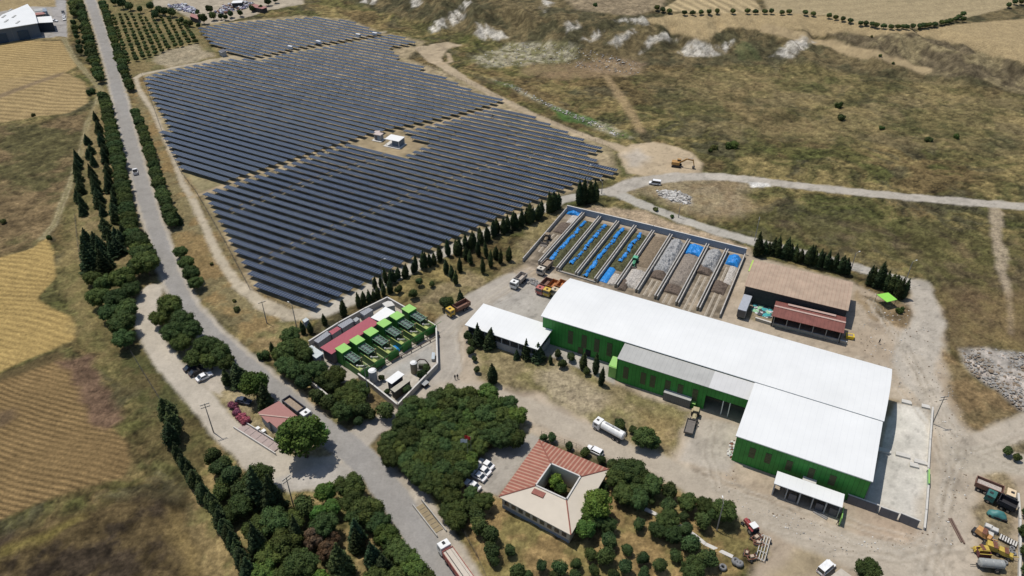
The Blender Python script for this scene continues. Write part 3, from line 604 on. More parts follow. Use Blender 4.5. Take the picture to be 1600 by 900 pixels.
def mk_cyp(seed, h=7.0, r=.85, col=(0.034, 0.053, 0.021)):
    random.seed(seed); t = proto("cypress_tree", "tree"); lobes = []
    for i in range(15):
        k = i / 14; z = .7 + (h - 1.0) * k; q = r * (math.sin(math.pi * min(1, .18 + .82 * k) ** .75) ** .8 * .95 + .10)
        q = max(.14, q * random.uniform(.88, 1.1)); lobes.append(((random.uniform(-.12, .12), random.uniform(-.12, .12), z), (q, q, h / 15 * 1.25)))
    c = crown("cypress crown", lobes, 2300, .26, col, seed, LEAF, up=.8); c.parent = t
    trunk(t, .9, .13); return t
def mk_fir(seed, h=7.5, r=1.9, col=(0.040, 0.063, 0.029)):
    random.seed(seed); t = proto("conifer_tree", "tree"); lobes = []
    for i in range(10):
        k = i / 9; z = .9 + (h - 1.5) * k; rad = r * (1 - k) ** .85 + .12
        nb = 7 if k < .7 else 4
        lobes.append(((0, 0, z), (rad * .45 + .1, rad * .45 + .1, .5)))
        for j in range(nb):
            a = j * 6.283 / nb + i * .7 + random.uniform(-.2, .2); d = rad * random.uniform(.55, .8); e = rad * .33 + .06
            lobes.append(((d * math.cos(a), d * math.sin(a), z - .12 * d), (e, e, .26)))
    c = crown("conifer crown", lobes, 4600, .28, col, seed, LEAF, up=.3); c.parent = t
    trunk(t, 2.0, .17); return t
def mk_round(seed, name="orchard_tree", col=(0.066, 0.095, 0.032), leaf=.3, n=1700, k=7):
    random.seed(seed); t = proto(name, "tree"); lobes = [((0, 0, 1.9), (1.15, 1.15, 1.0))]
    for i in range(k):
        a = random.uniform(0, 6.283); d = random.uniform(.4, 1.0); q = random.uniform(.5, .75)
        lobes.append(((d * math.cos(a), d * math.sin(a), 1.9 + random.uniform(-.4, .7)), (q, q, q)))
    c = crown("round crown", lobes, n, leaf, col, seed, LEAF); c.parent = t
    trunk(t, 1.2, .12); return t
def mk_broad(seed, col=(0.066, 0.118, 0.027)):
    random.seed(seed); t = proto("broadleaf_tree", "tree"); lobes = [((0, 0, 4.0), (2.4, 2.4, 2.0))]
    for i in range(24):
        a = random.uniform(0, 6.283); el = random.uniform(-.3, 1.4); d = 2.4
        q = random.uniform(.7, 1.15); lobes.append(((d * math.cos(el) * math.cos(a), d * math.cos(el) * math.sin(a), 4.0 + d * .85 * math.sin(el)), (q, q, q)))
    c = crown("broadleaf crown", lobes, 5200, .40, col, seed, LEAF, var=.25); c.parent = t
    trunk(t, 3.4, .26, [(1.4, .3, 4.0), (-1.1, 1, 4.2)]); return t
def mk_bush(seed, name="bush", col=(0.079, 0.092, 0.032)):
    random.seed(seed); t = proto(name, "bush"); lobes = []
    for i in range(8): lobes.append(((random.uniform(-.6, .6), random.uniform(-.6, .6), random.uniform(.3, .8)), (random.uniform(.35, .6),) * 3))
    o = crown("bush crown", lobes, 900, .22, col, seed, LEAF); o.parent = t; o.name = "foliage"
    m = MB(); [m.cyl((0, 0, -.1), (random.uniform(-.5, .5), random.uniform(-.5, .5), .6), .04, .02, 5) for _ in range(5)]; m.build("stem", BARK, t); return t
PINE = [mk_pine(i) for i in (1, 2, 3, 4)]; PINEG = [mk_pine(11, (0.066, 0.112, 0.029)), mk_pine(12, (0.074, 0.106, 0.032), .8)]
CYP = [mk_cyp(21), mk_cyp(22, 7, .75), mk_cyp(23, 7, .95)]
FIR = [mk_fir(31), mk_fir(32, 7.5, 1.7), mk_fir(33, 7.5, 2.1)]
ORC = [mk_round(41), mk_round(42), mk_round(43)]
SMP = [mk_round(44, "small_pine", (0.048, 0.074, 0.025), .28, 2200, 10), mk_round(45, "small_pine", (0.055, 0.084, 0.029), .28, 2200, 10), mk_round(46, "small_pine", (0.048, 0.077, 0.029), .28, 2200, 11)]  # small round pines, set apart from the large ones by size
BRD = [mk_broad(51), mk_broad(52, (0.073, 0.139, 0.029))]; DRY = [mk_broad(53, (.120, .085, .058))]
BSH = [mk_bush(61), mk_bush(62, "bush", (0.059, 0.099, 0.029))]; OLE = [mk_bush(63, "oleander_bush", (.24, .075, .12))]
BASEH = {}      # natural crown radius and crown-centre height of each kind
for k_, ps, r_, h_ in (("pine", PINE, 4.0, 4.7), ("pineg", PINEG, 4.0, 4.7), ("cyp", CYP, .85, 3.5), ("fir", FIR, 1.9, 3.2), ("orc", ORC, 1.55, 1.9), ("smp", SMP, 1.55, 1.9), ("brd", BRD, 3.3, 4.4), ("dry", DRY, 3.3, 4.4), ("bush", BSH, 1.0, .6), ("ole", OLE, 1.0, .6)):
    BASEH[k_] = (ps, r_, h_)
def mpx(px, py):          # metres per photograph pixel at a ground point
    x, y = P0(px, py); return (y * _c + CH * _s) / FPX
NT = [0]
def tree(kind, px, py, d, label, group=None, hs=1.0, at="crown"):
    d = d * (1.14 if kind in ("pine", "pineg", "smp", "fir", "brd") else .90 if kind == "cyp" else 1.05)
    """d = crown width in photograph pixels; px,py = crown centre (or foot) in the photograph"""
    ps, r0, h0 = BASEH[kind]; s = d * mpx(px, py) / 2 / r0
    if at == "crown":
        v = P(px, py, 0) if (py < 170 and px > 380) else Vector((*P0(px, py, h0 * s * hs), 0))
        if py < 170 and px > 380: pass
    else: v = P(px, py)
    z = float(height(v.x, v.y)); NT[0] += 1
    src = ps[NT[0] % len(ps)]
    w_ = .16 if kind in ("cyp", "fir") else .07
    c = dup(src, (v.x, v.y, z), random.uniform(0, 6.28), label, group, (s * random.uniform(1 - w_, 1 + w_), s * random.uniform(1 - w_, 1 + w_), s * hs * random.uniform(1 - 1.2 * w_, 1 + 1.2 * w_)))
    c.rotation_euler = (random.gauss(0, .035), random.gauss(0, .035), random.uniform(0, 6.28)); return c
def trow(kind, pts, n, d, lab, group, jit=1.0, hs=1.0, at="crown", dv=.15):
    """n trees evenly along a polyline of photograph pixels, even in metres"""
    w = [Vector(P0(*p)) for p in pts]; L_ = [0]
    for i in range(len(w) - 1): L_.append(L_[-1] + (w[i + 1] - w[i]).length)
    for i in range(n):
        s = L_[-1] * (i + .5) / n; k = max(j for j in range(len(L_)) if L_[j] <= s); k = min(k, len(w) - 2)
        q = (s - L_[k]) / max(1e-6, L_[k + 1] - L_[k]); px = pts[k][0] + (pts[k + 1][0] - pts[k][0]) * q; py = pts[k][1] + (pts[k + 1][1] - pts[k][1]) * q
        dd = d if not isinstance(d, tuple) else d[0] + (d[1] - d[0]) * (i / max(1, n - 1))
        tree(kind, px + random.uniform(-jit, jit), py + random.uniform(-jit, jit), dd * random.uniform(1 - dv, 1 + dv), lab % ORD(i + 1), group, hs, at)
random.seed(5)
# verge pines beside the main road
trow("pine", [(121,0),(131,30),(139,60),(146,90),(155,122)], 26, (12,15), "dark pine left of the road's top end, %s from the frame edge", "roadside pines, left verge", .8)
trow("pine", [(161,148),(171,190),(182,240),(193,300),(200,340),(207,370)], 34, (16,25), "dark pine hugging the road's left edge, %s from the row's far end", "roadside pines, left verge", .8)
trow("pine", [(214,372),(224,395),(228,412)], 5, 34, "large dark pine where the left roadside row ends, %s downwards", "roadside pines, left verge", 1)
trow("fir", [(150,180),(158,220),(166,262),(174,300),(184,345)], 16, (10,14), "spiky conifer, second row left of road, %s from far end", "planted conifers left of the road", 3, .78)
trow("fir", [(136,215),(142,252),(152,300),(160,340),(170,372),(180,400)], 14, (11,16), "spiky conifer, third row left of the road, %s from far end", "planted conifers left of the road", 3.5, .78)
trow("fir", [(120,240),(120,280),(123,310),(132,335)], 9, (11,14), "dark conifer at the plantation's field edge, %s from its far end", "planted conifers left of the road", 2.5, .78)
trow("fir", [(133,365),(136,395),(140,420)], 3, 20, "conifer apart by the plantation's field edge, %s downwards", "planted conifers left of the road", 2, .85)
trow("fir", [(152,372),(158,400),(163,418)], 4, 19, "conifer in the open middle of the plantation, %s from its far end", "planted conifers left of the road", 2, .85)
trow("fir", [(178,360),(182,385),(192,358),(195,372)], 4, 17, "conifer between plantation and roadside pines, %s from far end", "planted conifers left of the road", 2, .85)
for i, (x, y, d) in enumerate(sorted([(142,432,26),(165,440,30),(192,432,34),(212,416,30),(152,462,32),(180,462,34),(203,450,28),(168,486,28),(196,478,34),(190,503,38),(192,528,32)], key=lambda q: q[1])):
    tree("pine", x, y, d, "dense dark pine in the clump at the curved road's mouth, %s counting downwards" % ORD(i + 1), "pine clump by the curved road")
trow("orc", [(112,0),(117,22)], 4, 14, "dark round tree beside the far farm lane, %s from the frame edge", "trees by the far farm lane")
trow("smp", [(114,32),(120,60),(126,84)], 7, 9, "small tree in the outer row behind the far verge pines, %s downwards", "far verge trees", .8)
trow("smp", [(126,38),(133,70),(140,98)], 7, 8, "small tree in the inner row behind the far verge pines, %s downwards", "far verge trees", .8)
trow("pine", [(160,3),(168,30),(177,58),(186,88),(195,115),(204,138)], 32, (11,14), "dark pine along the road's right edge, %s from the frame edge", "roadside pines, right verge", .7)
trow("pine", [(209,172),(224,205),(236,245),(248,285),(260,322),(269,350)], 32, (14,20), "dark pine between road and solar field, %s from the far end", "roadside pines, right verge", .8)
trow("fir", [(276,335),(279,345)], 2, 10, "small conifer at the near end of the right verge row, %s downwards", "roadside pines, right verge", .5)
for i, (x, y, d) in enumerate([(281,392,20),(290,408,24),(299,425,26),(304,440,22)]):
    tree("pine", x, y, d, "round pine in the short clump right of the road, %s from its far end" % ORD(i + 1), "short roadside clump")
# orchard
for j, (a, b, n) in enumerate([((176,22),(200,96),16),((186,20),(213,94),16),((195,19),(224,90),15),((205,19),(234,88),14),((216,20),(244,84),13),((226,25),(254,80),12),((237,25),(264,76),11),((250,25),(275,71),11),((262,25),(285,71),10),((275,29),(296,67),9),((287,33),(306,65),8)]):
    trow("orc", [a, b], n, (5.5, 7.5), "small orchard tree, %s from the top of the " + ORD(j + 1) + " orchard row from the road", "orchard trees", .5, .85)
for i, (x, y, d) in enumerate([(234,8,12),(248,15,12),(257,16,12),(268,18,12),(242,22,12),(327,13,10),(317,28,13),(333,24,11),(360,21,9),(375,20,8),(395,19,9),(408,18,8),(308,19,7),(419,9,10),(310,39,7),(283,31,9),(290,34,9),(296,36,9),(190,3,14),(202,8,12),(345,24,9),(352,26,8),(430,5,9),(178,2,10),(218,14,9)]):
    tree("smp", x, y, d, "dark tree around the far scrap yard, %s from the left" % ORD(sorted([234,248,257,268,242,327,317,333,360,375,395,408,308,419,310,283,290,296,190,202,345,352,430,178,218]).index(x) + 1), "trees by the far scrap yard")
# hilltop hedge line
hx = [(1026,15.5),(1035,18.5),(1046,20),(1069,23),(1082,22.5),(1095,22),(1107.5,22),(1120,20.5),(1144,20.5),(1167,20.5),(1180,21),(1194,21),(1204.5,21),(1221,22),(1232.5,21),(1257,22.5),(1270,24),(1295,27.5),(1305,30.5),(1316,32.5),(1328,35),(1344,39.5),(1352,39.5),(1362,41),(1368,43),(1380,43.5),(1391,45),(1402,45),(1410,44),(1415,45),(1425,44.5),(1435,43.5),(1441,43),(1446,42.5),(1452,41),(1460,41),(1470,38),(1478,37),(1485,35),(1492,33),(1497,29),(1504,25),(1504,33),(1575,11),(1585,6),(1595,6)]
for i, (x, y) in enumerate(hx):
    tree("orc", x, y + 1.5, 8.5, "round dark tree on the hilltop field boundary, %s from the left" % ORD(i + 1), "hilltop boundary trees", .85)
# scattered bushes of the scrubland
for i, (x, y, d, w_) in enumerate([(1310,168,13,"upper of two big green bushes on the right scrubland"),(1315,183,13,"lower of two big green bushes on the right scrubland"),(1378,199,8,"small green bush right of the paired bushes"),(1453,217,12,"round green bush on the far right scrubland"),(1495,213,10,"green bush at the far right of the scrubland"),(1117,230,12,"smaller round bush above the gravel road"),(1144,226,18,"big round bush above the gravel road"),
        (1362,58,4,"tiny dark bush on the hill track bank"),(1375,88,5,"tiny dark bush below the hill track"),(1395,100,5,"tiny dark bush right below the hill track"),(930,10,7,"lone dark bush on the brown hilltop"),(1025,327,9,"small green bush beside the lane behind the compost bays"),(1050,338,7,"small dark bush beside the lane behind the compost bays"),
        (52,179,7,"tiny dark bush in the left stubble field"),(142,143,13,"dark round bush beside the farm track"),(5,345,10,"dark bush at the left frame edge"),(77,371,9,"dark bush at the tip of the golden field"),(370,482,11,"green bush between the road and the solar field"),(412,555,18,"green bush on the slope above the main road"),(366,470,7,"low bush near the solar track bend"),(1407,484,14,"dark bush below the green canopy"),
        (330,412,6,"tiny scrub bush left of the solar track"),(1110,235,6,"tiny bush near the gravel road")]):
    tree("bush", x, y, d, w_, "scrub bushes")
# cypresses along the road south of the panels
trow("cyp", [(582,452),(600,447),(625,436),(650,424),(668,418),(690,408)], 15, 8.5, "cypress in the thin half of the row below the panels, %s from left", "cypresses below the solar field", 2.2, .82, "foot")
trow("cyp", [(700,402),(730,390),(760,376),(790,362),(820,352),(850,338)], 28, 9.2, "cypress in the dense half of the row below the panels, %s from left", "cypresses below the solar field", 3.0, .80, "foot")
trow("cyp", [(855,334),(862,330),(868,330),(874,326)], 5, 10, "cypress in the clump left of the compost bays, %s from the left", "cypresses below the solar field", 1.2, 1.0, "foot")
trow("cyp", [(901,320),(909,319),(917,317),(925,317),(933,316)], 8, 9.5, "tall cypress in the clump above the compost bays, %s from the left", "cypresses above the compost bays", .8, 1.1, "foot")
for i, (x, y) in enumerate(sorted([(697,427),(706,435),(712,444),(719,425),(755,427),(767,417),(775,405),(782,412),(795,408),(760,402),(748,400),(735,412),(728,405)])):
    tree("cyp", x, y, 8.5, "free-standing cypress on the slope below the cypress row, listed %s from left" % ORD(i + 1), "cypresses below the solar field", .85, "foot")
for i, (x, y, w_) in enumerate([(538,494,"tall cypress behind the power plant wall, middle of three apart"),(508,508,"cypress behind the power plant, left of the tallest one"),(475,522,"left cypress of the pair near the grey hut"),(486,521,"right cypress of the pair near the grey hut"),(561,479,"slim cypress near the pale slab, left one"),(568,475,"slim cypress near the pale slab, right one"),(577,473,"cypress above the plant wall, first of a close trio"),(584,471,"cypress above the plant wall, second of a close trio"),(591,468,"cypress above the plant wall, third of a close trio"),(427,552,"slim dark cypress beside the roadside pines"),(600,462,"cypress just above the plant wall's top corner"),(610,458,"cypress right of the plant wall's top corner")]):
    tree("cyp", x, y, 10 if i == 0 else 8.5, w_, "cypresses behind the power plant", .82, "foot")
for i, (x, y, d, w_) in enumerate([(645,458,14,"round dark tree right of the plant's top corner"),(622,452,12,"round dark tree above the plant's top corner"),(655,440,11,"light green bushy tree below the cypress row"),(675,444,9,"small light green tree below the cypress row"),(697,472,20,"round green tree beside the yellow tipper truck")]):
    tree("smp", x, y, d, w_, "round trees above the power plant")
trow("cyp", [(1192,396),(1215,400),(1240,408),(1262,414),(1290,420),(1328,430)], 24, 10, "cypress in the row behind the rusty shed, %s from the left", "cypresses behind the sheds", 1.2, .8, "foot")
trow("cyp", [(1353,444),(1366,448),(1380,452),(1392,458),(1412,468)], 11, 11.5, "cypress in the clump by the green canopy, %s from the left", "cypresses behind the sheds", 1.8, .85, "foot")
trow("cyp", [(1180,400),(1187,398)], 2, 12, "stout cypress at the left end of the shed row, %s of two", "cypresses behind the sheds", .3, .8, "foot")
# firs before the white annex
for i, (x, y, d, k_) in enumerate([(747,523,20,"fir"),(764,528,20,"fir"),(731,525,14,"smp"),(735,546,13,"smp"),(741,560,9,"smp"),(745,578,10,"smp"),(769,580,14,"cyp"),(822,548,16,"fir"),(841,550,17,"fir"),(807,554,9,"fir"),(872,552,12,"smp"),(861,560,6,"cyp"),(879,567,14,"smp"),(892,557,13,"smp"),(912,562,10,"cyp"),(931,570,10,"cyp"),(917,580,11,"smp"),(940,587,10,"cyp"),(720,464,11,"fir"),(737,535,12,"smp")]):
    tree(k_, x, y, d, "small evergreen before the white workshop and green hall, %s from left" % ORD(sorted([747,764,731,735,741,745,769,822,841,807,872,861,879,892,912,931,917,940,720,737]).index(x) + 1), "evergreens before the halls", 1.0)
# island trees between the two roads
for i, (x, y, d) in enumerate(sorted([(263,474,36),(249,494,26),(284,500,32),(272,518,30),(298,512,30),(283,534,26),(322,540,34),(308,556,26),(340,548,32),(352,564,24),(327,562,26)], key=lambda q: q[0] + q[1])):
    tree("pine", x, y, d * 1.12, "round pine between the main and curved roads, %s from the fork" % ORD(i + 1), "island pines")
tree("cyp", 352, 588, 13, "dark slim cypress beside the parked cars", hs=.8); tree("fir", 372, 584, 24, "dark conifer behind the slim cypress near the parked cars", hs=.9)
tree("brd", 397, 600, 40, "bright green broadleaf tree beside the main road"); tree("fir", 413, 622, 26, "dark conifer in front of the bright green roadside tree", hs=.8)
tree("brd", 472, 680, 62, "big dark broadleaf tree beside the red-roofed weighbridge house"); tree("brd", 494, 676, 34, "smaller tree merged with the right of the big broadleaf tree"); tree("brd", 450, 672, 30, "smaller tree merged with the left of the big broadleaf tree")
for i, (x, y) in enumerate([(364,634),(370,643),(377,651),(383,657)]):
    tree("ole", x, y, 15, "pink-flowered oleander bush beside the curved road, %s from the parked dark car" % ORD(i + 1), "pink oleanders")
# dark cypresses of the ditch line
for i, (x, y, d) in enumerate([(262,640,24),(268,660,26),(265,680,22)]): tree("cyp", x, y, d, "tall dark tree at the top of the ditch line, %s downwards" % ORD(i + 1), "ditch line trees", .55)
trow("cyp", [(275,705),(290,728),(305,752),(322,775),(338,796),(350,818),(362,842),(378,872),(390,898)], 24, (14, 20), "dark narrow tree in the long line beside the brown field, %s from the top", "ditch line trees", 1.6, .62)
# front tree belt
FB = [("smp",330,712,26),("smp",345,728,30),("smp",362,742,30),("smp",380,760,32),("smp",352,752,26),("pine",378,790,38),("pine",404,744,44),("fir",396,765,40),("fir",425,778,34),("pine",428,815,46),("pine",400,826,42),("pineg",445,850,46),("pine",420,866,44),("pine",468,880,48),("pine",452,812,38),("smp",475,790,34),("pine",505,822,40),("dry",490,840,32),("dry",510,858,30),("fir",530,878,36),("brd",508,768,30),("brd",496,800,26),("brd",520,790,26),("bush",470,782,14),
      ("pine",545,756,44),("pine",552,782,38),("pineg",573,796,44),("pine",560,806,34),("pine",592,816,38),("pineg",602,836,38),("pine",614,852,38),("pine",632,868,34),("pineg",646,886,40),("fir",556,830,26),("fir",556,846,22),("fir",582,866,24),("fir",600,882,26),("pine",585,905,36),("pine",620,900,34),("pineg",410,890,44),("brd",425,905,30),("pine",440,905,40),("fir",385,890,34),("fir",402,850,34),("pine",360,800,32),("smp",345,770,24),("brd",500,905,26),("pine",665,905,34),("dry",520,842,24),("fir",460,835,26)]
nmk = {"smp": "small dark pine", "pine": "round dark pine", "pineg": "round mid-green pine", "fir": "dark spiky conifer", "brd": "bright green broadleaf tree", "dry": "half-dead grey-brown tree", "bush": "grey-green bush"}
def many(lst, where, group):
    cnt = {}
    for k_, x, y, d in sorted(lst, key=lambda q: q[1] * .6 + q[2]):
        cnt[k_] = cnt.get(k_, 0) + 1
        tree(k_, x, y, d, "%s %s, %s such from top left" % (nmk[k_], where, ORD(cnt[k_])), group)
many(FB, "in the tree belt at the bottom", "bottom tree belt")
# central grove
gp = [(600,676),(622,650),(655,622),(690,606),(740,606),(795,622),(822,650),(814,684),(782,690),(745,700),(752,722),(722,734),(736,758),(700,756),(660,742),(618,728),(592,704)]
GL = []; yy_ = 614; row = 0
def inpoly(x, y, p):
    c = False
    for i in range(len(p)):
        a, b = p[i], p[(i + 1) % len(p)]
        if (a[1] > y) != (b[1] > y) and x < (b[0] - a[0]) * (y - a[1]) / (b[1] - a[1]) + a[0]: c = not c
    return c
while yy_ < 760:
    xx_ = 590 + (row % 2) * 12
    while xx_ < 830:
        x, y = xx_ + random.uniform(-4, 4), yy_ + random.uniform(-3, 3)
        if inpoly(x, y, gp): GL.append((random.choice(["pine", "pine", "pineg"]), x, y, random.uniform(28, 38)))
        xx_ += 24
    yy_ += 17; row += 1
many(GL, "in the dense grove at the crossroads", "crossroads grove")
many([("pine",657,738,38),("pine",672,752,34),("pine",690,766,30),("pine",704,778,30),("pine",718,790,32),("pine",700,796,28),("pine",714,812,30),("smp",735,792,24),("pine",756,782,30),("smp",746,806,26),("smp",750,822,26),("smp",765,834,26),("smp",769,860,24),("smp",797,860,18),("pine",736,770,24),("smp",772,876,16)], "along the car park and weighbridge", "pines by the car park")
many([("pine",985,733,44),("pine",966,746,34),("pine",996,740,36),("pine",1020,757,34),("pine",975,770,34),("pine",997,778,34),("pine",994,760,28),("smp",1046,768,26),("smp",1044,788,22),("pine",1076,782,30),("pine",1102,788,28),("pine",1134,797,38),("pine",1120,798,28),("smp",1096,812,24),("smp",1019,782,11),("pine",1046,808,34),("pine",1028,824,28),("pine",1052,836,28),("smp",1071,826,22),("smp",1068,806,15),("smp",1079,850,26),("smp",1106,870,28),("pine",1082,886,38),("smp",1057,868,20),("smp",1030,882,22),("smp",1004,871,20),("smp",979,858,17),("smp",977,884,22),("smp",1006,896,18),("smp",947,870,27),("smp",951,842,24),("pine",950,818,28),("smp",999,818,19),("smp",922,864,19),("smp",900,880,17),("smp",927,890,17),("smp",874,886,24),("smp",846,884,17),("smp",808,893,22),("smp",824,898,16),("smp",900,899,18),("smp",960,899,18),("brd",935,786,42),("brd",912,824,30),("brd",916,806,26),("pine",1356,890,38),("pine",930,810,30),("smp",868,898,16)], "in the office garden", "office garden trees")
many([("brd",868,752,22),("brd",876,762,18)], "inside the office courtyard", "courtyard trees")
many([("smp",849,683,12),("smp",863,683,14),("smp",889,697,13),("smp",915,706,15),("smp",940,718,13),("smp",956,724,17),("smp",943,760,14)], "along the office's road wall", "trees by the office wall")
many([("smp",969,662,19),("smp",989,671,12),("pine",1007,682,34),("pine",1020,690,24)], "behind the white tank truck", "trees by the tank truck")
many([("pine",455,524,30),("pine",447,545,36),("pine",463,540,30),("pine",438,552,28),("pine",475,552,32),("pine",447,568,32),("pine",462,578,32),("smp",473,598,24),("pine",495,578,34),("pine",508,590,30),("pine",524,584,32),("smp",495,620,24),("smp",512,628,26),("pine",540,614,34),("pine",553,604,30),("pine",537,640,34),("pine",552,628,34),("pine",564,606,28),("smp",565,638,26),("smp",577,646,19),("smp",602,640,26),("smp",560,658,15),("smp",520,604,20)], "between the road and the power plant", "trees before the power plant")
many([("smp",660,584,14),("smp",667,576,14),("smp",635,608,15),("smp",597,590,9),("smp",604,612,10)], "inside the power plant wall", "power plant yard shrubs")
many([("smp",1576,705,14),("smp",1590,714,12),("pine",1606,830,24),("pine",1608,860,26),("pine",1608,800,20),("pine",1609,890,24)], "at the right frame edge", "right edge trees")
for t in HIDE:      # the first of each kind is not placed itself
    for c in list(t.children): bpy.data.objects.remove(c)
    bpy.data.objects.remove(t)
# ------------------------------------------------------------------ buildings
WH = mat("white roof sheet", (.71, .72, .71), .5, var=.05, scale=.10, stripes=(0, 1.5, .045, (.64, .65, .65)))
WHP = mat("white paint", (.74, .74, .72), .5, var=.05)
GRN = mat("green cladding", (.045, .25, .045), .55, var=.22, scale=.25, stripes=(0, 1.0, .12, (.028, .15, .028)))
GRNL = mat("light green paint", (.27, .52, .13), .55, var=.06)
GRND = mat("plant green paint", (.035, .175, .030), .5, var=.12, scale=.8)
GREYR = mat("weathered grey sheet", (.40, .40, .38), .6, var=.10, scale=.3, stripes=(0, 1.2, .06, (.32, .32, .31)))
GREYR2 = mat("newer grey sheet", (.56, .56, .55), .6, var=.05, scale=.3, stripes=(0, 1.2, .05, (.48, .48, .47)))
CONC = mat("concrete", (.40, .385, .35), .85, var=.14, scale=.8, bump=.15)
CONCL = mat("pale concrete", (.55, .53, .49), .85, var=.10, scale=.8)
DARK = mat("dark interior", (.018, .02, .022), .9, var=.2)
DPAN = mat("dark panel", (.115, .115, .125), .6, var=.12, scale=.6, stripes=(0, 2.0, .03, (.07, .07, .08)))
BRN = mat("brown louvre", (.095, .095, .048), .7, var=.25, stripes=(2, .5, .4, (.06, .085, .035)))
GLASS = mat("window glass", (.03, .04, .05), .15, spec=.8, var=.1)
RUST = mat("rusty roof sheet", (.40, .30, .22), .75, var=.16, scale=.35, stripes=(0, 1.1, .10, (.33, .215, .16)))
DRED = mat("dark red roof sheet", (.20, .075, .06), .7, var=.2, scale=.5, stripes=(0, 1.0, .10, (.15, .055, .045)))
DREDL = mat("faded ridge sheet", (.45, .32, .27), .75, var=.1)
CRIM = mat("crimson roof sheet", (.34, .085, .105), .6, var=.06, scale=.5, stripes=(0, 1.0, .05, (.28, .07, .085)))
PINKR = mat("faded red roof", (.33, .16, .14), .7, var=.08)
RSTR = mat("red striped roof sheet", (.28, .105, .072), .75, var=.15, scale=.6, stripes=(0, .95, .38, (.39, .23, .165)))
CREAM = mat("cream roof sheet", (.55, .49, .40), .7, var=.05, scale=.4)
BLUEW = mat("pale blue wall", (.22, .27, .33), .7, var=.1)
GREYW = mat("grey wall", (.33, .34, .34), .8, var=.12)
CONT = mat("container grey", (.27, .28, .30), .6, var=.08, stripes=(0, .6, .3, (.23, .24, .26)))
STEEL = mat("dark steel", (.05, .05, .055), .6, .3)
BLUET = mat("blue tarpaulin", (.025, .22, .58), .4, var=.25, scale=1.5, bump=.5)
DA = R(-27)
Uv = Vector((math.cos(DA), math.sin(DA))); Vv = Vector((-math.sin(DA), math.cos(DA)))
def loc2(origin, px, py, z, ang=DA):
    q = Vector(P0(px, py, z)) - Vector(origin[:2]); c, s = math.cos(ang), math.sin(ang); return (q.x * c + q.y * s, -q.x * s + q.y * c)
# --- the long green hall
o = P0(848, 493, 9.5); L1, _ = loc2(P0(887, 435, 9.5), 1388, 573, 9.5); W1 = 20.0
x2, y2 = loc2(o, 1152, 680, 8.5); x3, y3 = loc2(o, 1362, 751, 8.5)
hall = thing("industrial_hall", "long bright green hall with a curved white roof and a projecting front wing", "industrial hall", (o[0], o[1], 0), DA)
def arc_roof(x0, x1, y0, y1, ze, rise, n=12, th=.22, oh=.4):
    m = MB(); prof = []
    for i in range(n + 1):
        k = i / n; y = y0 - oh + (y1 - y0 + 2 * oh) * k; prof.append((y, ze + rise * 4 * k * (1 - k)))
    vs = []; fs = []
    for x in (x0 - oh, x1 + oh):
        for y, z in prof: vs.append((x, y, z))
        for y, z in prof: vs.append((x, y, z - th))
    N = n + 1; B = 2 * N
    for i in range(n):
        fs += [(i, B + i, B + i + 1, i + 1), (N + i, N + i + 1, B + N + i + 1, B + N + i), (i, i + 1, N + i + 1, N + i), (B + i, B + N + i, B + N + i + 1, B + i + 1)]
    fs += [(0, N, B + N, B), (n, B + n, B + N + n, N + n)]; m.add(vs, fs); return m, prof
m, prof = arc_roof(0, L1 - .5, 0, W1, 9.5, 1.5); m.build("roof", WH, hall, smooth=False)
# walls with curved gables
def gable_wall(x0, x1, y0, y1, ze, rise, n=12):
    m = MB(); pr = [(y0, 0)] + [(y0 + (y1 - y0) * i / n, ze - .25 + rise * 4 * (i / n) * (1 - i / n)) for i in range(n + 1)] + [(y1, 0)]
    vs = [(x, y, z) for x in (x0, x1) for y, z in pr]; N = len(pr)
    fs = [tuple(range(N)), tuple(range(2 * N - 1, N - 1, -1))] + [(i, i + N, (i + 1) % N + N, (i + 1) % N) for i in range(N)]
    return m.add(vs, [f[::-1] for f in fs])
gable_wall(.05, L1 - .55, .05, W1 - .05, 9.5, 1.5).build("wall", GRN, hall)
for i, px in enumerate((886, 908, 928, 948)):
    lx, ly = loc2(o, px, 536 + i * 6, 4.5); MB().box((lx, 0, 4.8), (1.5, .12, 4.6)).build("louvre_panel", BRN, hall)
for px in (905, 919): lx, _ = loc2(o, px, 551, 1.2); MB().box((lx, -.02, 1.2), (1.5, .14, 2.2)).build("door", BRN if px == 905 else DARK, hall)
# lean-to
la = loc2(o, 977, 535, 9.1); lb = loc2(o, 965, 559, 8.0); lc = loc2(o, 1171, 622.5, 8.0)
LX0, LX1, LY = la[0], lc[0] + .4, lb[1]
split = LX0 + (LX1 - LX0) * .70
for x0, x1, mt in ((LX0, split, GREYR), (split, LX1, GREYR2)):
    m = MB(); m.add([(x0, LY - .3, 8.0), (x1, LY - .3, 8.0), (x1, -.45, 9.05), (x0, -.45, 9.05), (x0, LY - .3, 7.85), (x1, LY - .3, 7.85), (x1, -.45, 8.9), (x0, -.45, 8.9)], [(0, 1, 2, 3), (7, 6, 5, 4), (0, 4, 5, 1), (1, 5, 6, 2), (2, 6, 7, 3), (3, 7, 4, 0)])
    m.build("lean_to_roof", mt, hall)
ox0 = loc2(o, 1098, 633, 3)[0]; ox1 = min(loc2(o, 1158, 652, 3)[0], LX1 - .5)
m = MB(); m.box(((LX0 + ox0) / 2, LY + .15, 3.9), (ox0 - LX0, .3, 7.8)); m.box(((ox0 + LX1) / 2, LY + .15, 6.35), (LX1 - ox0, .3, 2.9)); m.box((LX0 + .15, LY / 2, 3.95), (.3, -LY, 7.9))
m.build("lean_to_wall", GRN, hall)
MB().box(((ox0 + LX1) / 2, -.35, 2.5), (LX1 - ox0, .2, 5)).build("opening_shade", DARK, hall)  # near-black sheet paints the shade inside the open bay
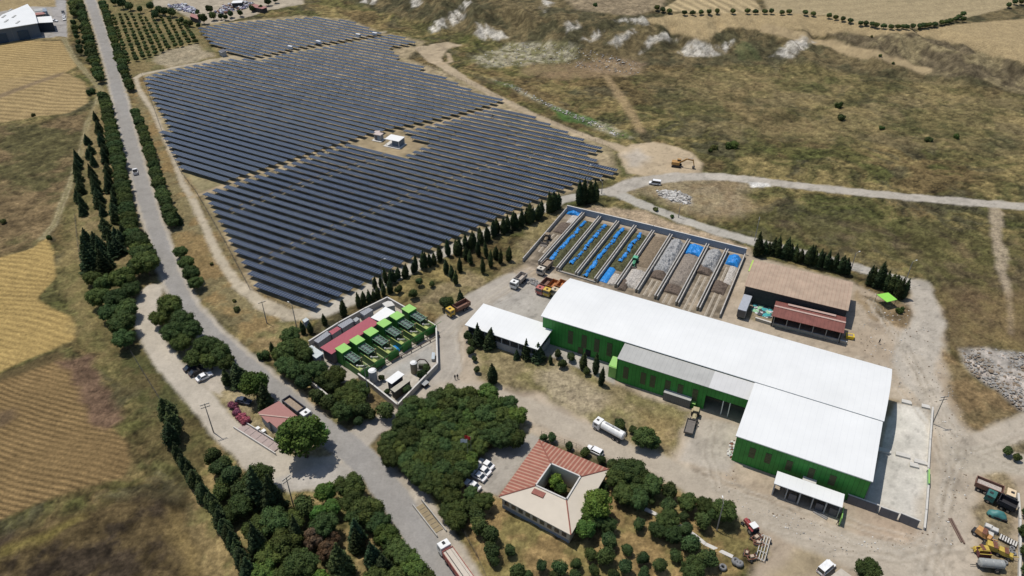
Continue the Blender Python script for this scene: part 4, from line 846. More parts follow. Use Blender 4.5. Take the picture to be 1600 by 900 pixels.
for k in (.42, .58): MB().box((ox0 + (LX1 - ox0) * k, LY + .25, 2.45), (.22, .22, 4.9)).build("post", WHP, hall)
for px, py in ((977, 583), (1004, 592), (1019, 597), (1043, 603), (1064, 606), (1086, 616)):
    lx, _ = loc2(o, px, py, 4); MB().box((lx, LY - .03, 3.8), (1.4, .12, 4.0)).build("louvre_panel", BRN, hall)
MB().box((LX0 - 1.2, LY + 2.0, 4.3), (2.4, 3.4, .2), rx=.35).box((LX0 - 1.2, LY + 2.0, 2.0), (2.2, 3.0, 4.0)).build("porch", GRNL, hall)
# front wing
m = MB(); x0, x1, y0, y1 = x2, x3, (y2 + y3) / 2, 0
Zf, Zb = 8.5, 9.3
m.add([(x0 - .3, y0 - .3, Zf), (x1 + .3, y0 - .3, Zf), (x1 + .3, -.5, Zb), (x0 - .3, -.5, Zb), (x0 - .3, y0 - .3, Zf - .25), (x1 + .3, y0 - .3, Zf - .25), (x1 + .3, -.5, Zb - .25), (x0 - .3, -.5, Zb - .25)], [(0, 1, 2, 3), (7, 6, 5, 4), (0, 4, 5, 1), (1, 5, 6, 2), (2, 6, 7, 3), (3, 7, 4, 0)])
m.build("wing_roof", WH, hall)
m = MB(); m.prism([(x0, y0), (x1, y0), (x1, -.06), (x0, -.06)], 0, lambda x, y: Zf - .27 + (y - y0) / (0 - y0) * (Zb - Zf)); m.build("wing_wall", GRN, hall)
for px, py in ((1174, 712), (1199, 719), (1232, 730), (1267, 741), (1300, 752)):
    lx, _ = loc2(o, px, py, 4.5); MB().box((lx, y0 - .02, 4.6), (1.4, .12, 3.2)).build("louvre_panel", BRN, hall)
lx, _ = loc2(o, 1267, 745, 4.5); MB().box((lx, y0 - .6, 2.9), (3.0, 1.2, .12)).build("awning", CONCL, hall)
# low grey strip behind the hall
m = MB(); bx0 = loc2(o, 1255, 528, 6)[0]; bx1 = loc2(o, 1346, 551, 6)[0]
g1 = thing("rear_annex", "low grey annex hugging the back wall of the long green hall", "annex", (o[0], o[1], 0), DA)
MB().box(((bx0 + bx1) / 2, W1 + 2.2, 6.4), (bx1 - bx0, 3.6, .2), rx=-.15).build("roof", DPAN, g1); MB().box(((bx0 + bx1) / 2, W1 + 2.1, 2.95), (bx1 - bx0 - .4, 3.2, 5.9)).build("wall", GREYW, g1)
# --- open white canopy building, left of the hall
o2 = P0(729, 507, 5); t = thing("workshop", "low white-roofed workshop at the left end of the green hall", "workshop", (o2[0], o2[1], 0), R(-28))
wx = loc2(o2, 846, 539, 5, R(-28))[0]; wy = loc2(o2, 752, 475, 5, R(-28))[1]
m = MB(); m.add([(-.4, -.4, 5), (wx, -.4, 5), (wx, wy, 5.5), (-.4, wy, 5.5), (-.4, -.4, 4.8), (wx, -.4, 4.8), (wx, wy, 5.3), (-.4, wy, 5.3)], [(0, 1, 2, 3), (7, 6, 5, 4), (0, 4, 5, 1), (1, 5, 6, 2), (2, 6, 7, 3), (3, 7, 4, 0)]); m.build("roof", WH, t)
m = MB(); m.box((wx / 2, .3, 1.1), (wx - 1, .25, 2.2)); m.box((.3, wy / 2, 2.4), (.25, wy - 1, 4.8)); m.box((wx / 2, wy - .6, 2.4), (wx - 1, .25, 4.8)); m.box((wx - .7, wy / 2, 1.2), (.25, wy - 1, 2.4)); m.build("wall", GREYW, t)
for i in range(9): MB().box((.5 + (wx - 1.4) * i / 8, .3, 3.5), (.25, .25, 2.6)).build("post", GREYW, t)
MB().box((wx / 2, wy / 2, .05), (wx - 1.5, wy - 1.5, .1)).build("floor", CONC, t)
# --- small white canopy in front of the wing
o3 = P0(1209, 756, 4); wx = loc2(o3, 1316, 793, 4)[0]; wy = loc2(o3, 1215, 736, 4)[1]
t = thing("parking_canopy", "narrow white-roofed bay shelter in front of the green wing", "shelter", (o3[0], o3[1], 0), DA)
MB().box((wx / 2, wy / 2, 4.0), (wx, wy, .2), rx=-.03).build("roof", WH, t); MB().box((wx / 2, wy - .3, 1.9), (wx, .2, 3.8)).build("wall", GREYW, t)
for i in range(6):
    w_ = (1.8, 2.4, 2.6, 2.2, 2.4, 1.9)[i]; MB().box((.3 + (wx - .6) * i / 5, wy * .35, 1.9), (.22 if i % 2 else .3, wy * .6, 3.8)).build("partition", GREYW, t)
for i in (1, 3, 4): MB().box((wx * (i + .55) / 5, .55, 1.1), (wx / 5 * .55, .15, 2.2)).build("shutter", DPAN, t)
MB().box((wx + .5, .2, 1.3), (.15, 3.6, 2.6)).build("end_screen", GRNL, t)
# --- retaining panels, end of the yard
for i, (a, b) in enumerate((((1322, 783), (1369, 800)), ((1372, 802), (1400, 812)), ((1403, 812), (1432, 824)))):
    A = Vector(P0(a[0], a[1] + 2)); B = Vector(P0(b[0], b[1] + 2)); d = B - A
    t = thing("retaining_panel", ("dark panelled retaining wall touching the white shelter's right end", "middle one of three dark retaining panels along the yard front", "rightmost of three dark retaining panels along the yard front")[i], "retaining wall", (A.x, A.y, 0), math.atan2(d.y, d.x), "dark retaining panels")
    MB().box((d.length / 2, .12, 1.15), (d.length, .25, 2.3), rx=-.12).build("panel", DPAN, t); MB().box((d.length / 2, .40, 2.34), (d.length + .3, .30, .10)).build("coping", CONCL, t)
# --- rusty big shed and dark red shed
def gable_shed(name, label, cat, corner, c2, c3, z, ang, rise, mroof, mwall, ridge=None, endm=None, closed=True, mono=False):
    o = P0(*corner, z); lx = loc2(o, *c2, z, ang)[0]; ly = loc2(o, *c3, z, ang)[1]
    t = thing(name, label, cat, (o[0], o[1], 0), ang)
    for s in (0, 1):
        y0, y1 = (-.3, ly / 2) if s == 0 else (ly + .3, ly / 2)
        if mono and s: continue
        if mono: y1 = ly
        m = MB(); m.add([(-.3, y0, z), (lx + .3, y0, z), (lx + .3, y1, z + rise), (-.3, y1, z + rise), (-.3, y0, z - .15), (lx + .3, y0, z - .15), (lx + .3, y1, z + rise - .15), (-.3, y1, z + rise - .15)],
            [(0, 1, 2, 3), (7, 6, 5, 4), (0, 4, 5, 1), (1, 5, 6, 2), (2, 6, 7, 3), (3, 7, 4, 0)] if s == 0 else [(3, 2, 1, 0), (4, 5, 6, 7), (1, 5, 4, 0), (2, 6, 5, 1), (3, 7, 6, 2), (0, 4, 7, 3)])
        m.build("roof", mroof, t)
    if ridge: MB().box((lx / 2, ly / 2, z + rise + .06), (lx + .6, .7, .10)).build("ridge_cap", ridge, t)
    m = MB(); m.box((lx / 2, ly - .1, z / 2 - .1), (lx - .2, .2, z - .3)); m.box((.1, ly / 2, z / 2 - .1), (.2, ly - .4, z - .3)); m.box((lx - .1, ly / 2, z / 2 - .1), (.2, ly - .4, z - .3))
    if closed: m.box((lx / 2, .1, z / 2 - .1), (lx - .4, .2, z - .3))
    m.build("wall", mwall, t)
    for x in (.1, lx - .1): m = MB(); m.add([(x, .1, z - .25), (x, ly - .1, z - .25), (x, ly / 2, z + rise - .2), (x + .1, .1, z - .25), (x + .1, ly - .1, z - .25), (x + .1, ly / 2, z + rise - .2)], [(0, 1, 2), (5, 4, 3), (0, 3, 4, 1), (1, 4, 5, 2), (2, 5, 3, 0)]); m.build("gable", mwall, t)
    return t, lx, ly
DWALL = mat("dark shadowed wall", (.060, .058, .056), .85, var=.25)  # dark wall with the shadow below the eaves painted into its colour
t, lx, ly = gable_shed("storage_shed", "big shed with a pale rusty sheet roof before the cypress row", "shed", (1165, 446), (1324, 484), (1180, 407), 6, R(-25), .9, RUST, DWALL)
MB().box((-.5, ly * .75, 6.1), (.5, ly * .45, .2)).build("lime_trim", mat("lime sheet", (.40, .55, .12), .6), t)
t, lx, ly = gable_shed("storage_shed", "smaller dark red roofed shed in front of the rusty shed", "shed", (1208, 493), (1317, 519), (1213, 471), 4.2, R(-24), .9, DRED, DWALL, ridge=DREDL, closed=False)
MB().box((lx * .52, ly - .9, 4.75), (lx * .70, 1.3, .08), rx=-.2).build("roof_patch", DREDL, t)
for i in range(6): MB().box((.5 + (lx - 1) * i / 5, .2, 2.0), (.2, .2, 4.0)).build("post", GREYW, t)
def wall_line(name, label, cat, pts, h, w, mt, cap=None, group=None, gap=None):
    """a wall along pixels of its foot; pieces joined into one mesh, coping as a part"""
    w3 = [Vector(P0(*p)) for p in pts]; o = w3[0]; t = thing(name, label, cat, (o.x, o.y, 0), 0, group); m = MB(); c = MB()
    for a, b in zip(w3, w3[1:]):
        d = b - a; mid = (a + b) / 2 - o; rz = math.atan2(d.y, d.x); m.box((mid.x, mid.y, h / 2 - .1), (d.length, w, h + .2), rz); c.box((mid.x, mid.y, h + .05), (d.length + w * .5, w + .12, .1), rz)
    m.build("wall_panel", mt, t); 
    if cap: c.build("coping", cap, t)
    return t
wall_line("boundary_wall", "long low pale wall in front of the dark red shed", "wall", [(1180, 500), (1205, 508), (1250, 519), (1322, 538)], .9, .4, CONC, CONCL)
# --- green tarpaulin canopy
q = [P0(*c, 2.6) for c in ((1370, 460), (1388, 457), (1402, 468), (1386, 472))]; oc = q[0]
t = thing("shade_canopy", "bright lime green canopy beside the cypresses and the lane", "canopy", (oc[0], oc[1], 0)); qq = [(a - oc[0], b - oc[1]) for a, b in q]
MB().prism(qq, 2.5, 2.6).build("roof", mat("lime tarpaulin", (.27, .62, .09), .6, var=.05), t)
for a in qq: MB().cyl((a[0] * .94 + .1, a[1] * .94, 0), (a[0] * .94 + .1, a[1] * .94, 2.5), .06, n=6).build("post", STEEL, t)
# --- office with courtyard
z0, z1 = 4.0, 5.0
oo = P0(779, 776, z0); OA = R(-31)
def L_(px, py, z): return loc2(oo, px, py, z, OA)
E_ = [L_(779, 776, z0), L_(892, 836, z0), L_(952, 733, z0), L_(842, 687, z0)]
I_ = [L_(837, 759, z1), L_(885, 781, z1), L_(907, 745, z1), L_(861, 725, z1)]
of = thing("courtyard_office", "single-storey office with a red and cream hipped roof around a courtyard", "office building", (oo[0], oo[1], 0), OA)
for k, (mt, nm) in enumerate(((CREAM, "roof_slope"), (CREAM, "roof_slope"), (RSTR, "roof_slope"), (RSTR, "roof_slope"))):
    a, b, c, d = E_[k], E_[(k + 1) % 4], I_[(k + 1) % 4], I_[k]
    m = MB(); vs = [(*a, z0), (*b, z0), (*c, z1), (*d, z1)]; vs += [(x, y, z - .12) for x, y, z in vs]
    m.add(vs, [(0, 1, 2, 3), (7, 6, 5, 4), (0, 4, 5, 1), (1, 5, 6, 2), (2, 6, 7, 3), (3, 7, 4, 0)])
    if k == 0: m.build(nm, CREAM, of)
    else: m.build(nm, mt if k != 3 else mat("red striped roof sheet turned", (.28, .105, .072), .75, var=.15, scale=.6, stripes=(1, .95, .38, (.39, .23, .165))), of)
HC = mat("red ridge cap", (.26, .10, .075), .7, var=.15)
for k in range(4):
    a, b = Vector((*E_[k], z0 + .05)), Vector((*I_[k], z1 + .05)); MB().cyl(a, b, .16, n=6).build("hip_cap", HC, of)
m = MB()
for k in range(4):
    a, b = Vector(I_[k]), Vector(I_[(k + 1) % 4]); d = b - a; md = (a + b) / 2; m.box((md.x, md.y, z1 + .12), (d.length + .3, .32, .34), math.atan2(d.y, d.x))
m.build("courtyard_parapet", CONCL, of)
m = MB()
for ring, ins in ((E_, .93), (I_, 1.0)):
    cx = sum(p[0] for p in E_) / 4; cy = sum(p[1] for p in E_) / 4
    for k in range(4):
        a = Vector(ring[k]); b = Vector(ring[(k + 1) % 4]); cc = Vector((cx, cy)); a = cc + (a - cc) * ins; b = cc + (b - cc) * ins; d = b - a; md = (a + b) / 2
        m.box((md.x, md.y, (z0 if ring is E_ else z1) / 2 - .08), (d.length, .25, (z0 if ring is E_ else z1) - .1), math.atan2(d.y, d.x))
m.build("wall", mat("office wall", (.50, .46, .36), .8, var=.06), of)
a = Vector(E_[0]); b = Vector(E_[1]); cc = Vector((cx, cy)); a = cc + (a - cc) * .93; b = cc + (b - cc) * .93; d = (b - a)
for i in range(9):
    p = a + d * (.07 + .86 * i / 8); n = Vector((d.y, -d.x)).normalized() * .14; MB().box((p.x + n.x, p.y + n.y, 2.2), (1.1, .1, 1.2), math.atan2(d.y, d.x)).build("window", GLASS, of)
m = MB(); m.box(((a.x + b.x) / 2, (a.y + b.y) / 2 - .12, .5), (d.length, .12, 1.0), math.atan2(d.y, d.x)); m.build("plinth", BLUEW, of)
aa = Vector(I_[2]); bb = Vector(I_[1]); d = bb - aa
for i in range(3): p = aa + d * (.25 + .25 * i) + Vector((-.16, -.05)); MB().box((p.x, p.y, 2.6), (1.0, .12, 1.3), math.atan2(d.y, d.x)).build("window", GLASS, of)
k1, k2 = I_[0], I_[1]
pa = [L_(835, 763, 4.9), L_(853, 771, 4.85), L_(848, 779, 4.65), L_(830, 771, 4.7)]
m = MB(); m.prism(pa, 4.62, lambda x, y: 4.98); m.build("roof_patch", HC, of)
# --- little weighbridge house
oh = P0(404, 647, 3.2); t = thing("weighbridge_house", "small house with a faded red roof beside the left weighbridge", "small house", (oh[0], oh[1], 0))
hp = [P0(*c, 3.2) for c in ((403, 645), (436, 627), (467, 652), (436, 672), (421, 659), (418, 661))]; hp = [(x - oh[0], y - oh[1]) for x, y in hp]
cx = sum(p[0] for p in hp) / 6; cy = sum(p[1] for p in hp) / 6
MB().prism(hp, 3.1, 3.3).build("roof", PINKR, t); MB().prism([(cx + (x - cx) * .86, cy + (y - cy) * .86) for x, y in hp], 0, 3.08).build("wall", GREYW, t)
MB().box((cx + .3, cy + .2, 3.42), (hp[2][0] - hp[0][0] - 1.5, .35, .18), math.atan2(hp[2][1] - hp[0][1], hp[2][0] - hp[0][0])).build("ridge_cap", DREDL, t)
for i, k in enumerate((.2, .5, .8)):
    a, b = Vector(hp[0]), Vector(hp[4]); p = a + (b - a) * k; p = Vector((cx, cy)) + (p - Vector((cx, cy))) * .87; MB().box((p.x, p.y, 1.7), (.9, .12, 1.0), math.atan2(b.y - a.y, b.x - a.x)).build("window", GLASS, t)
# --- blue-grey works at the top left
oo2 = P0(-60, 70, 8); TA = R(9)
def T_(px, py, z): return loc2(oo2, px, py, z, TA)
t = thing("industrial_hall", "blue-grey walled works with a white roof in the top left corner", "industrial hall", (oo2[0], oo2[1], 0), TA)
ex, ey = T_(59, 36, 8)
m = MB(); rp = [(0, 0), T_(59, 36, 8), T_(54, 19, 8.5), T_(43, 6, 8), (0, ey + 22)]; rp[0] = (0, T_(-60, 52, 8)[1]); m.prism(rp, 7.7, 8.0); m.build("roof", WH, t)
m = MB(); m.prism([(0, rp[0][1] + .6), (rp[1][0] - .6, rp[1][1] + .5), (rp[2][0] - .6, rp[2][1]), (rp[3][0] - .6, rp[3][1] - .5), (0, rp[4][1] - .5)], 0, 7.68); m.build("wall", mat("slate blue cladding", (.10, .13, .17), .6, var=.08, stripes=(0, 7, .02, (.16, .19, .22))), t)
for px in (12, 39): lx, _ = T_(px, 52, 3); yw_ = rp[0][1] + (rp[1][1] - rp[0][1]) * lx / rp[1][0]; MB().box((lx, yw_ + .4, 2.6), (5.5, .3, 5.0), math.atan2(rp[1][1] - rp[0][1], rp[1][0])).build("gate", mat("navy gate", (.03, .06, .10), .5), t)
for x, y in ((16, 16), (6, 26), (22, 26), (10, 33), (28, 35)): lx, ly = T_(x, y, 8); MB().box((lx, ly, 8.15), (1.0, 5, .25)).build("skylight", GREYR, t)
t2 = thing("works_annex", "lower white-roofed annex right of the blue-grey works", "annex", (oo2[0], oo2[1], 0), TA)
a = [T_(56, 36, 5.5), T_(83, 34.5, 5.5), T_(80, 25, 5.5), T_(51, 27, 5.5)]
MB().prism(a, 5.3, 5.5).build("roof", WHP, t2); cx = sum(p[0] for p in a) / 4; cy = sum(p[1] for p in a) / 4; MB().prism([(cx + (x - cx) * .93, cy + (y - cy) * .93) for x, y in a], 0, 5.28).build("wall", mat("navy wall", (.035, .045, .06), .6), t2)
t3 = thing("works_yard_shed", "small grey and pink roofed sheds behind the works annex", "shed", (oo2[0], oo2[1], 0), TA)
MB().prism([T_(54, 18, 3), T_(72, 16, 3), T_(70, 12, 3), T_(52, 14, 3)], 2.8, 3.0).build("roof", GREYR, t3); MB().prism([T_(55, 24, 3), T_(70, 22, 3), T_(69, 19, 3), T_(55, 20, 3)], 2.9, 3.1).build("roof", PINKR, t3)
MB().prism([T_(66, 17, 4), T_(73, 16.5, 4), T_(72, 12, 4), T_(66, 12, 4)], 0, 3.6).build("tank_room", BLUEW, t3); MB().prism([T_(55, 23, 2.7), T_(72, 21, 2.7), T_(70, 14, 2.7), T_(55, 15, 2.7)], 0, 2.7).build("wall", GREYW, t3)
# --- inverter cabins in the solar field
oc = P0(602, 217, 3.2); CA = R(-24)
t = thing("transformer_cabin", "white flat-roofed cabin with open side in the solar field clearing", "cabin", (oc[0], oc[1], 0), CA)
lx = loc2(oc, 620, 220, 3.2, CA)[0]; lx = max(lx, 6.5)
MB().box((lx / 2, 2.4, 3.2), (lx + .4, 5.2, .18)).build("roof", WHP, t); MB().box((lx * .68, 2.9, 1.55), (lx * .6, 3.6, 3.1)).build("wall", mat("slate door wall", (.12, .16, .21), .6, stripes=(0, 1.1, .08, (.2, .24, .3))), t)
for x, y in ((.1, .1), (lx, .1), (.1, 4.8), (lx, 4.8)): MB().box((x, y, 1.55), (.14, .14, 3.1)).build("post", WHP, t)
MB().box((lx / 2, 2.0, .12), (lx + 1.6, 6, .24)).build("plinth", CONCL, t)
oc = P0(585, 219, 0); t = thing("transformer_cabin", "small pinkish cabin left of the white cabin in the solar field", "cabin", (oc[0], oc[1], 0), CA)
MB().box((1.6, 1.3, 2.75), (3.6, 2.8, .15)).build("roof", mat("pinkish roof", (.50, .42, .38), .7), t); MB().box((1.6, 1.3, 1.35), (3.2, 2.4, 2.7)).build("wall", GREYW, t); MB().box((1.0, .08, 1.2), (1.1, .1, 2.0)).build("door", DPAN, t); MB().box((2.2, .08, 1.2), (1.0, .1, 2.0)).build("door", BLUEW, t)
MB().box((1.6, 1.0, .1), (4.8, 4.0, .2)).build("plinth", CONCL, t)
oc = P0(590, 211, 0); tag(MB().box((0, 0, .8), (2.2, 1.6, 1.6), .1).box((0, 0, 1.65), (2.4, 1.8, .1), .1).build("transformer_box", mat("pinkish roof")), "low box behind the two solar field cabins", "transformer").location = (oc[0], oc[1], 0)
for i, (x, y) in enumerate(((454, 77), (498, 69), (560, 58), (586, 56))):
    v = P0(x, y); t = thing("inverter_box", "white inverter box on the track below the far solar block, %s from the left" % ORD(i + 1), "inverter", (v[0], v[1], 0), R(-28), "inverter boxes")
    MB().box((0, 0, 1.0), (2.8, 1.2, 1.6)).build("cabinet", WHP, t); MB().box((0, 0, 1.84), (3.0, 1.4, .08)).build("lid", WHP, t); MB().box((0, 0, .1), (2.6, 1.0, .2)).build("foot", CONC, t)
v = P0(349, 87); t = thing("kiosk", "dark sloping-roofed kiosk by the far solar block's corner", "kiosk", (v[0], v[1], 0), R(-50)); MB().box((0, 0, 1.2), (4, 2.6, 2.4)).build("wall", GREYW, t); MB().box((0, 0, 2.6), (4.6, 3.2, .12), rx=.25).build("roof", DPAN, t)
# ------------------------------------------------------------------ power plant
wall_line("perimeter_barrier", "pale perimeter wall round the green power plant, road side", "wall", [(606, 472), (645, 494), (682, 517), (684, 576), (622, 640), (585, 610), (561, 592)], 1.9, .3, CONC, CONCL)
wall_line("perimeter_barrier", "pale perimeter wall behind the containers of the power plant", "wall", [(606, 472), (570, 490), (530, 512), (484, 541)], 1.9, .3, CONC, CONCL)
wall_line("perimeter_barrier", "pale wall under the pines at the power plant's left", "wall", [(477, 592), (494, 608), (513, 624)], 1.6, .3, CONC, CONCL)
PA_ = math.atan2(P0(639, 482, 5)[1] - P0(536, 544, 5)[1], P0(639, 482, 5)[0] - P0(536, 544, 5)[0])
for i, (px, py) in enumerate(((536, 544), (558, 531), (579.5, 518), (600, 504.5), (620, 493), (639, 482))):
    v = P0(px, py, 5); t = thing("engine_unit", "green gas engine unit with a square tower, %s from the left" % ORD(i + 1), "gas engine", (v[0], v[1], 0), PA_, "green engine units")
    MB().box((0, 0, 2.45), (3.1, 3.1, 4.9)).build("tower", GRND, t, bevel=.04); MB().box((0, 0, 4.96), (3.2, 3.2, .12)).build("tower_roof", GRNL, t)
    MB().box((0, -5.3, 1.3), (2.8, 7.4, 2.6)).build("container", GRND, t, bevel=.04); MB().box((0, -5.3, 2.62), (2.5, 7.2, .06)).build("container_roof", mat('olive container roof', (.075, .10, .035), .8, var=.4, scale=2), t)
    MB().box((1.45, -5.4, 2.74), (.16, 7.2, .16)).box((-1.4, -6.6, 2.74), (.20, 4.6, .16)).box((-.8, -7.9, 2.70), (.8, 1.8, .08)).build("walkway_trim", mat("yellow-green trim", (.36, .42, .13), .6), t)
    fr = MB()
    for x in (-1.25, 1.25): fr.box((x, -3.9, 4.05), (.14, 4.6, .16))
    for k in range(5): fr.box((0, -1.7 - k * 1.1, 4.05), (2.6, .14, .16))
    for x in (-1.2, 1.2):
        for y in (-1.8, -6.0): fr.box((x, y, 3.3), (.14, .14, 1.5))
    ra = fr.build("radiator_frame", mat("pale green frame", (.16, .30, .19), .6), t)
    MB().box((0, -3.9, 3.8), (2.4, 4.4, .3)).build("radiator_core", STEEL, ra)
    for k in range(4): m = MB(); m.cyl((0, -2.25 - k * 1.1, 3.95), (0, -2.25 - k * 1.1, 4.02), .52, n=12).torus((0, -2.25 - k * 1.1, 4.05), .52, .04, n=12, m=4); m.build("fan", mat("fan grey", (.13, .17, .16), .5), ra)
    MB().cyl((.6, -7.2, 2.6), (.6, -7.2, 5.0), .16, n=8).cyl((.6, -7.2, 5.0), (.6, -7.2, 5.4), .26, n=8).build("exhaust_stack", mat("rusty olive pipe", (.18, .15, .07), .6), t)
    m = MB(); m.cyl((-.9, -6.9, 2.6), (-.9, -6.9, 3.4), .3, n=10).cyl((-.9, -6.9, 3.2), (.4, -8.2, 3.2), .10, n=8); m.build("silencer", GALV, t)
    MB().box((2.3, 1.2, 2.3), (.5, .5, .5)).cyl((1.6, 1.2, 2.3), (2.3, 1.2, 2.3), .12).build("wall_vent", WHP, t)
    m = MB(); m.box((.2, -9.3, 1.3), (3.3, .12, 2.6)); m.box((1.4, -9.3, 2.64), (5.4, .08, .08)); m.build("front_screen", GRND, t)
# gas pipes along the front
a, b = P0(560, 588), P0(682, 522)
for k, (dx, dy) in enumerate(((0, 0), (1.0, -1.4))):
    t = thing("gas_pipe", ("inner", "outer")[k] + " dark pipe running along the front of the green engine units", "pipe", (a[0] + dx, a[1] + dy, 0), math.atan2(b[1] - a[1], b[0] - a[0]), "gas pipes"); L_p = math.hypot(b[0] - a[0], b[1] - a[1])
    MB().cyl((0, 0, .8), (L_p, 0, .8), .13, n=8).build("pipe_run", mat("brown pipe", (.09, .06, .045), .5), t)
    m = MB(); [m.box((L_p * j / 8, 0, .4), (.15, .3, .8)) for j in range(9)]; m.build("pipe_support", STEEL, t)
def flat_shed(name, label, cat, corners, z, mroof, mwall, th=.18, inset=.9, group=None, doors=0, mdoor=None):
    q = [P0(*c, z) for c in corners]; o = q[0]; qq = [Vector((a - o[0], b - o[1])) for a, b in q]; t = thing(name, label, cat, (o[0], o[1], 0), 0, group)
    MB().prism([tuple(v) for v in qq], z - th, z).build("roof", mroof, t); c = sum(qq, Vector((0, 0))) / len(qq); w = [c + (v - c) * inset for v in qq]
    MB().prism([tuple(v) for v in w], 0, z - th - .01).build("wall", mwall, t)
    # openings on the side that faces the camera (lowest edge)
    e = min(range(len(w)), key=lambda i: (w[i] + w[(i + 1) % len(w)]).y); a, b = w[e], w[(e + 1) % len(w)]; d = b - a; n = Vector((d.y, -d.x)).normalized()
    if (a + b).dot(n) / 2 < c.dot(n): n = -n
    for k in range(doors):
        p = a + d * ((k + .5) / doors) + n * .04; MB().box((p.x, p.y, z * .40), (d.length / doors * .55, .1, z * .7), math.atan2(d.y, d.x)).build("door", mdoor or DPAN, t)
    return t
flat_shed("engine_hall", "long crimson-roofed building behind the green engine units", "plant building", ((500, 543), (518, 553.5), (592, 505), (577, 495)), 4.2, CRIM, mat("grey brown wall", (.16, .14, .14), .7), doors=8, inset=.93)
flat_shed("plant_building", "white-roofed building right of the crimson roof in the plant", "plant building", ((579, 496), (593, 502), (619, 488), (602, 479)), 4.5, WHP, GREYW, doors=3)
for i, (c, lab, mt) in enumerate((([(490, 532), (497, 536), (518, 521), (511, 517)], "grey container at the left end behind the crimson roof", CONT), ([(512, 519), (519, 523), (533, 513.5), (527, 510)], "small crimson-topped container behind the crimson roof", CRIM), ([(527, 508), (535, 513), (554, 501), (547, 497)], "grey container behind the middle of the crimson roof", CONT), ([(562, 488), (569, 493), (583, 484), (576, 480.5)], "grey container near the white-roofed plant building", CONT), ([(550, 500), (556, 503), (562, 498), (557, 495)], "small open grey cabinet between two grey containers", GREYW))):
    flat_shed("container", lab, "container", c, 2.7, mt, CONT, .1, .97, "containers behind the plant", doors=3)
flat_shed("storage_cabin", "large grey white-topped box at the plant's top corner", "cabin", ((597, 474), (603, 480), (617, 477), (612, 471), (606, 470)), 3.0, CONCL, GREYW, .1, .96, doors=0)
flat_shed("control_kiosk", "pale blue kiosk with a white roof left of the engine units", "kiosk", ((476, 546), (494, 560), (506, 552), (487, 539)), 4.0, mat("pale grey roof", (.48, .52, .51), .6), BLUEW, .15, .92, doors=2, mdoor=GLASS)
flat_shed("hut", "tiny grey-roofed hut left of the cypress pair", "hut", ((472, 500), (476, 504), (483, 499), (478, 496)), 2.2, mat("pale grey roof"), BLUEW, .1, .9)
flat_shed("plant_canopy", "bright white-roofed canopy in the plant yard", "canopy", ((602, 594), (612, 600), (632, 585), (622, 579)), 3.6, WHP, mat("navy interior", (.025, .03, .045), .6), .12, .78, doors=3)
flat_shed("plant_annex", "narrow pale roofed shed in front of the white plant canopy", "shed", ((610, 608), (616.5, 613), (642, 594), (637, 589)), 3.0, mat("khaki roof", (.40, .37, .30), .7), mat("dark olive wall", (.08, .07, .05), .8), .12, .9)
for i, (x, y, r, h, lab, mt) in enumerate(((647.5, 582, .95, 3.6, "khaki cylindrical tank with a white cap in the plant yard", mat("khaki tank", (.22, .19, .13), .6)), (584, 596, 1.1, 4.0, "grey tank with a white ring top beside the pines", GREYW))):
    v = P0(x, y); t = thing("storage_tank", lab, "tank", (v[0], v[1], 0)); MB().cyl((0, 0, 0), (0, 0, h), r, n=20).build("shell", mt, t, smooth=False); m = MB(); m.cyl((0, 0, h), (0, 0, h + .3), r * 1.02, r * .6, n=20); m.build("cap", WHP, t)
    MB().cyl((r + .2, 0, 0), (r + .2, 0, h + .6), .06, n=6).cyl((r * .6, 0, h + .2), (r + .2, 0, h + .6), .06, n=6).build("pipe", STEEL, t)
v = P0(655, 575); t = thing("biogas_duct", "dark arched duct beside the khaki tank", "duct", (v[0], v[1], 0)); m = MB()
pp = [(-.8, 0, 0), (-.7, 0, 2.2), (.4, 0, 3.2), (1.8, 0, 3.0), (2.8, -.3, 1.6), (3.0, -.4, 0)]; [m.cyl(a, b, .16, n=8) for a, b in zip(pp, pp[1:])]; m.build("duct_pipe", mat("brown pipe"), t); MB().box((1.2, .1, .6), (2.6, .8, 1.2)).build("filter_box", mat("olive box", (.07, .075, .05), .7), t)
flat_shed("steel_rack", "grey steel rack leaning at the plant's road wall", "rack", ((657, 599), (663, 603), (671, 597), (665, 593)), 1.2, GREYW, STEEL, .1, .8)
flat_shed("pallet_stack", "pale blue-grey stack at the plant's right wall", "stack", ((674, 561), (679, 561), (680, 551), (675, 550)), 1.0, mat("pale blue sheet", (.42, .47, .50), .6), GREYW, .1, .95)
v = P0(616, 547); tag(MB().lump((0, 0, 0), (3.4, 2.6, 1.0), 3, 5, .3, True).build("blue_tarpaulin", BLUET, smooth=True), "blue tarpaulin heap before the green engine units", "tarpaulin").location = (v[0], v[1], 0)
v = P0(618, 556); tag(MB().lump((0, 0, .3), (2.2, 1.2, 1.0), 2, 8, .4).lump((.8, -.6, .3), (.9, .9, .7), 2, 9, .4).build("scrap_heap", mat("rusty scrap", (.16, .07, .045), .8, var=.4, scale=3)), "small rusty scrap heap beside the blue tarpaulin", "scrap heap").location = (v[0], v[1], 0)
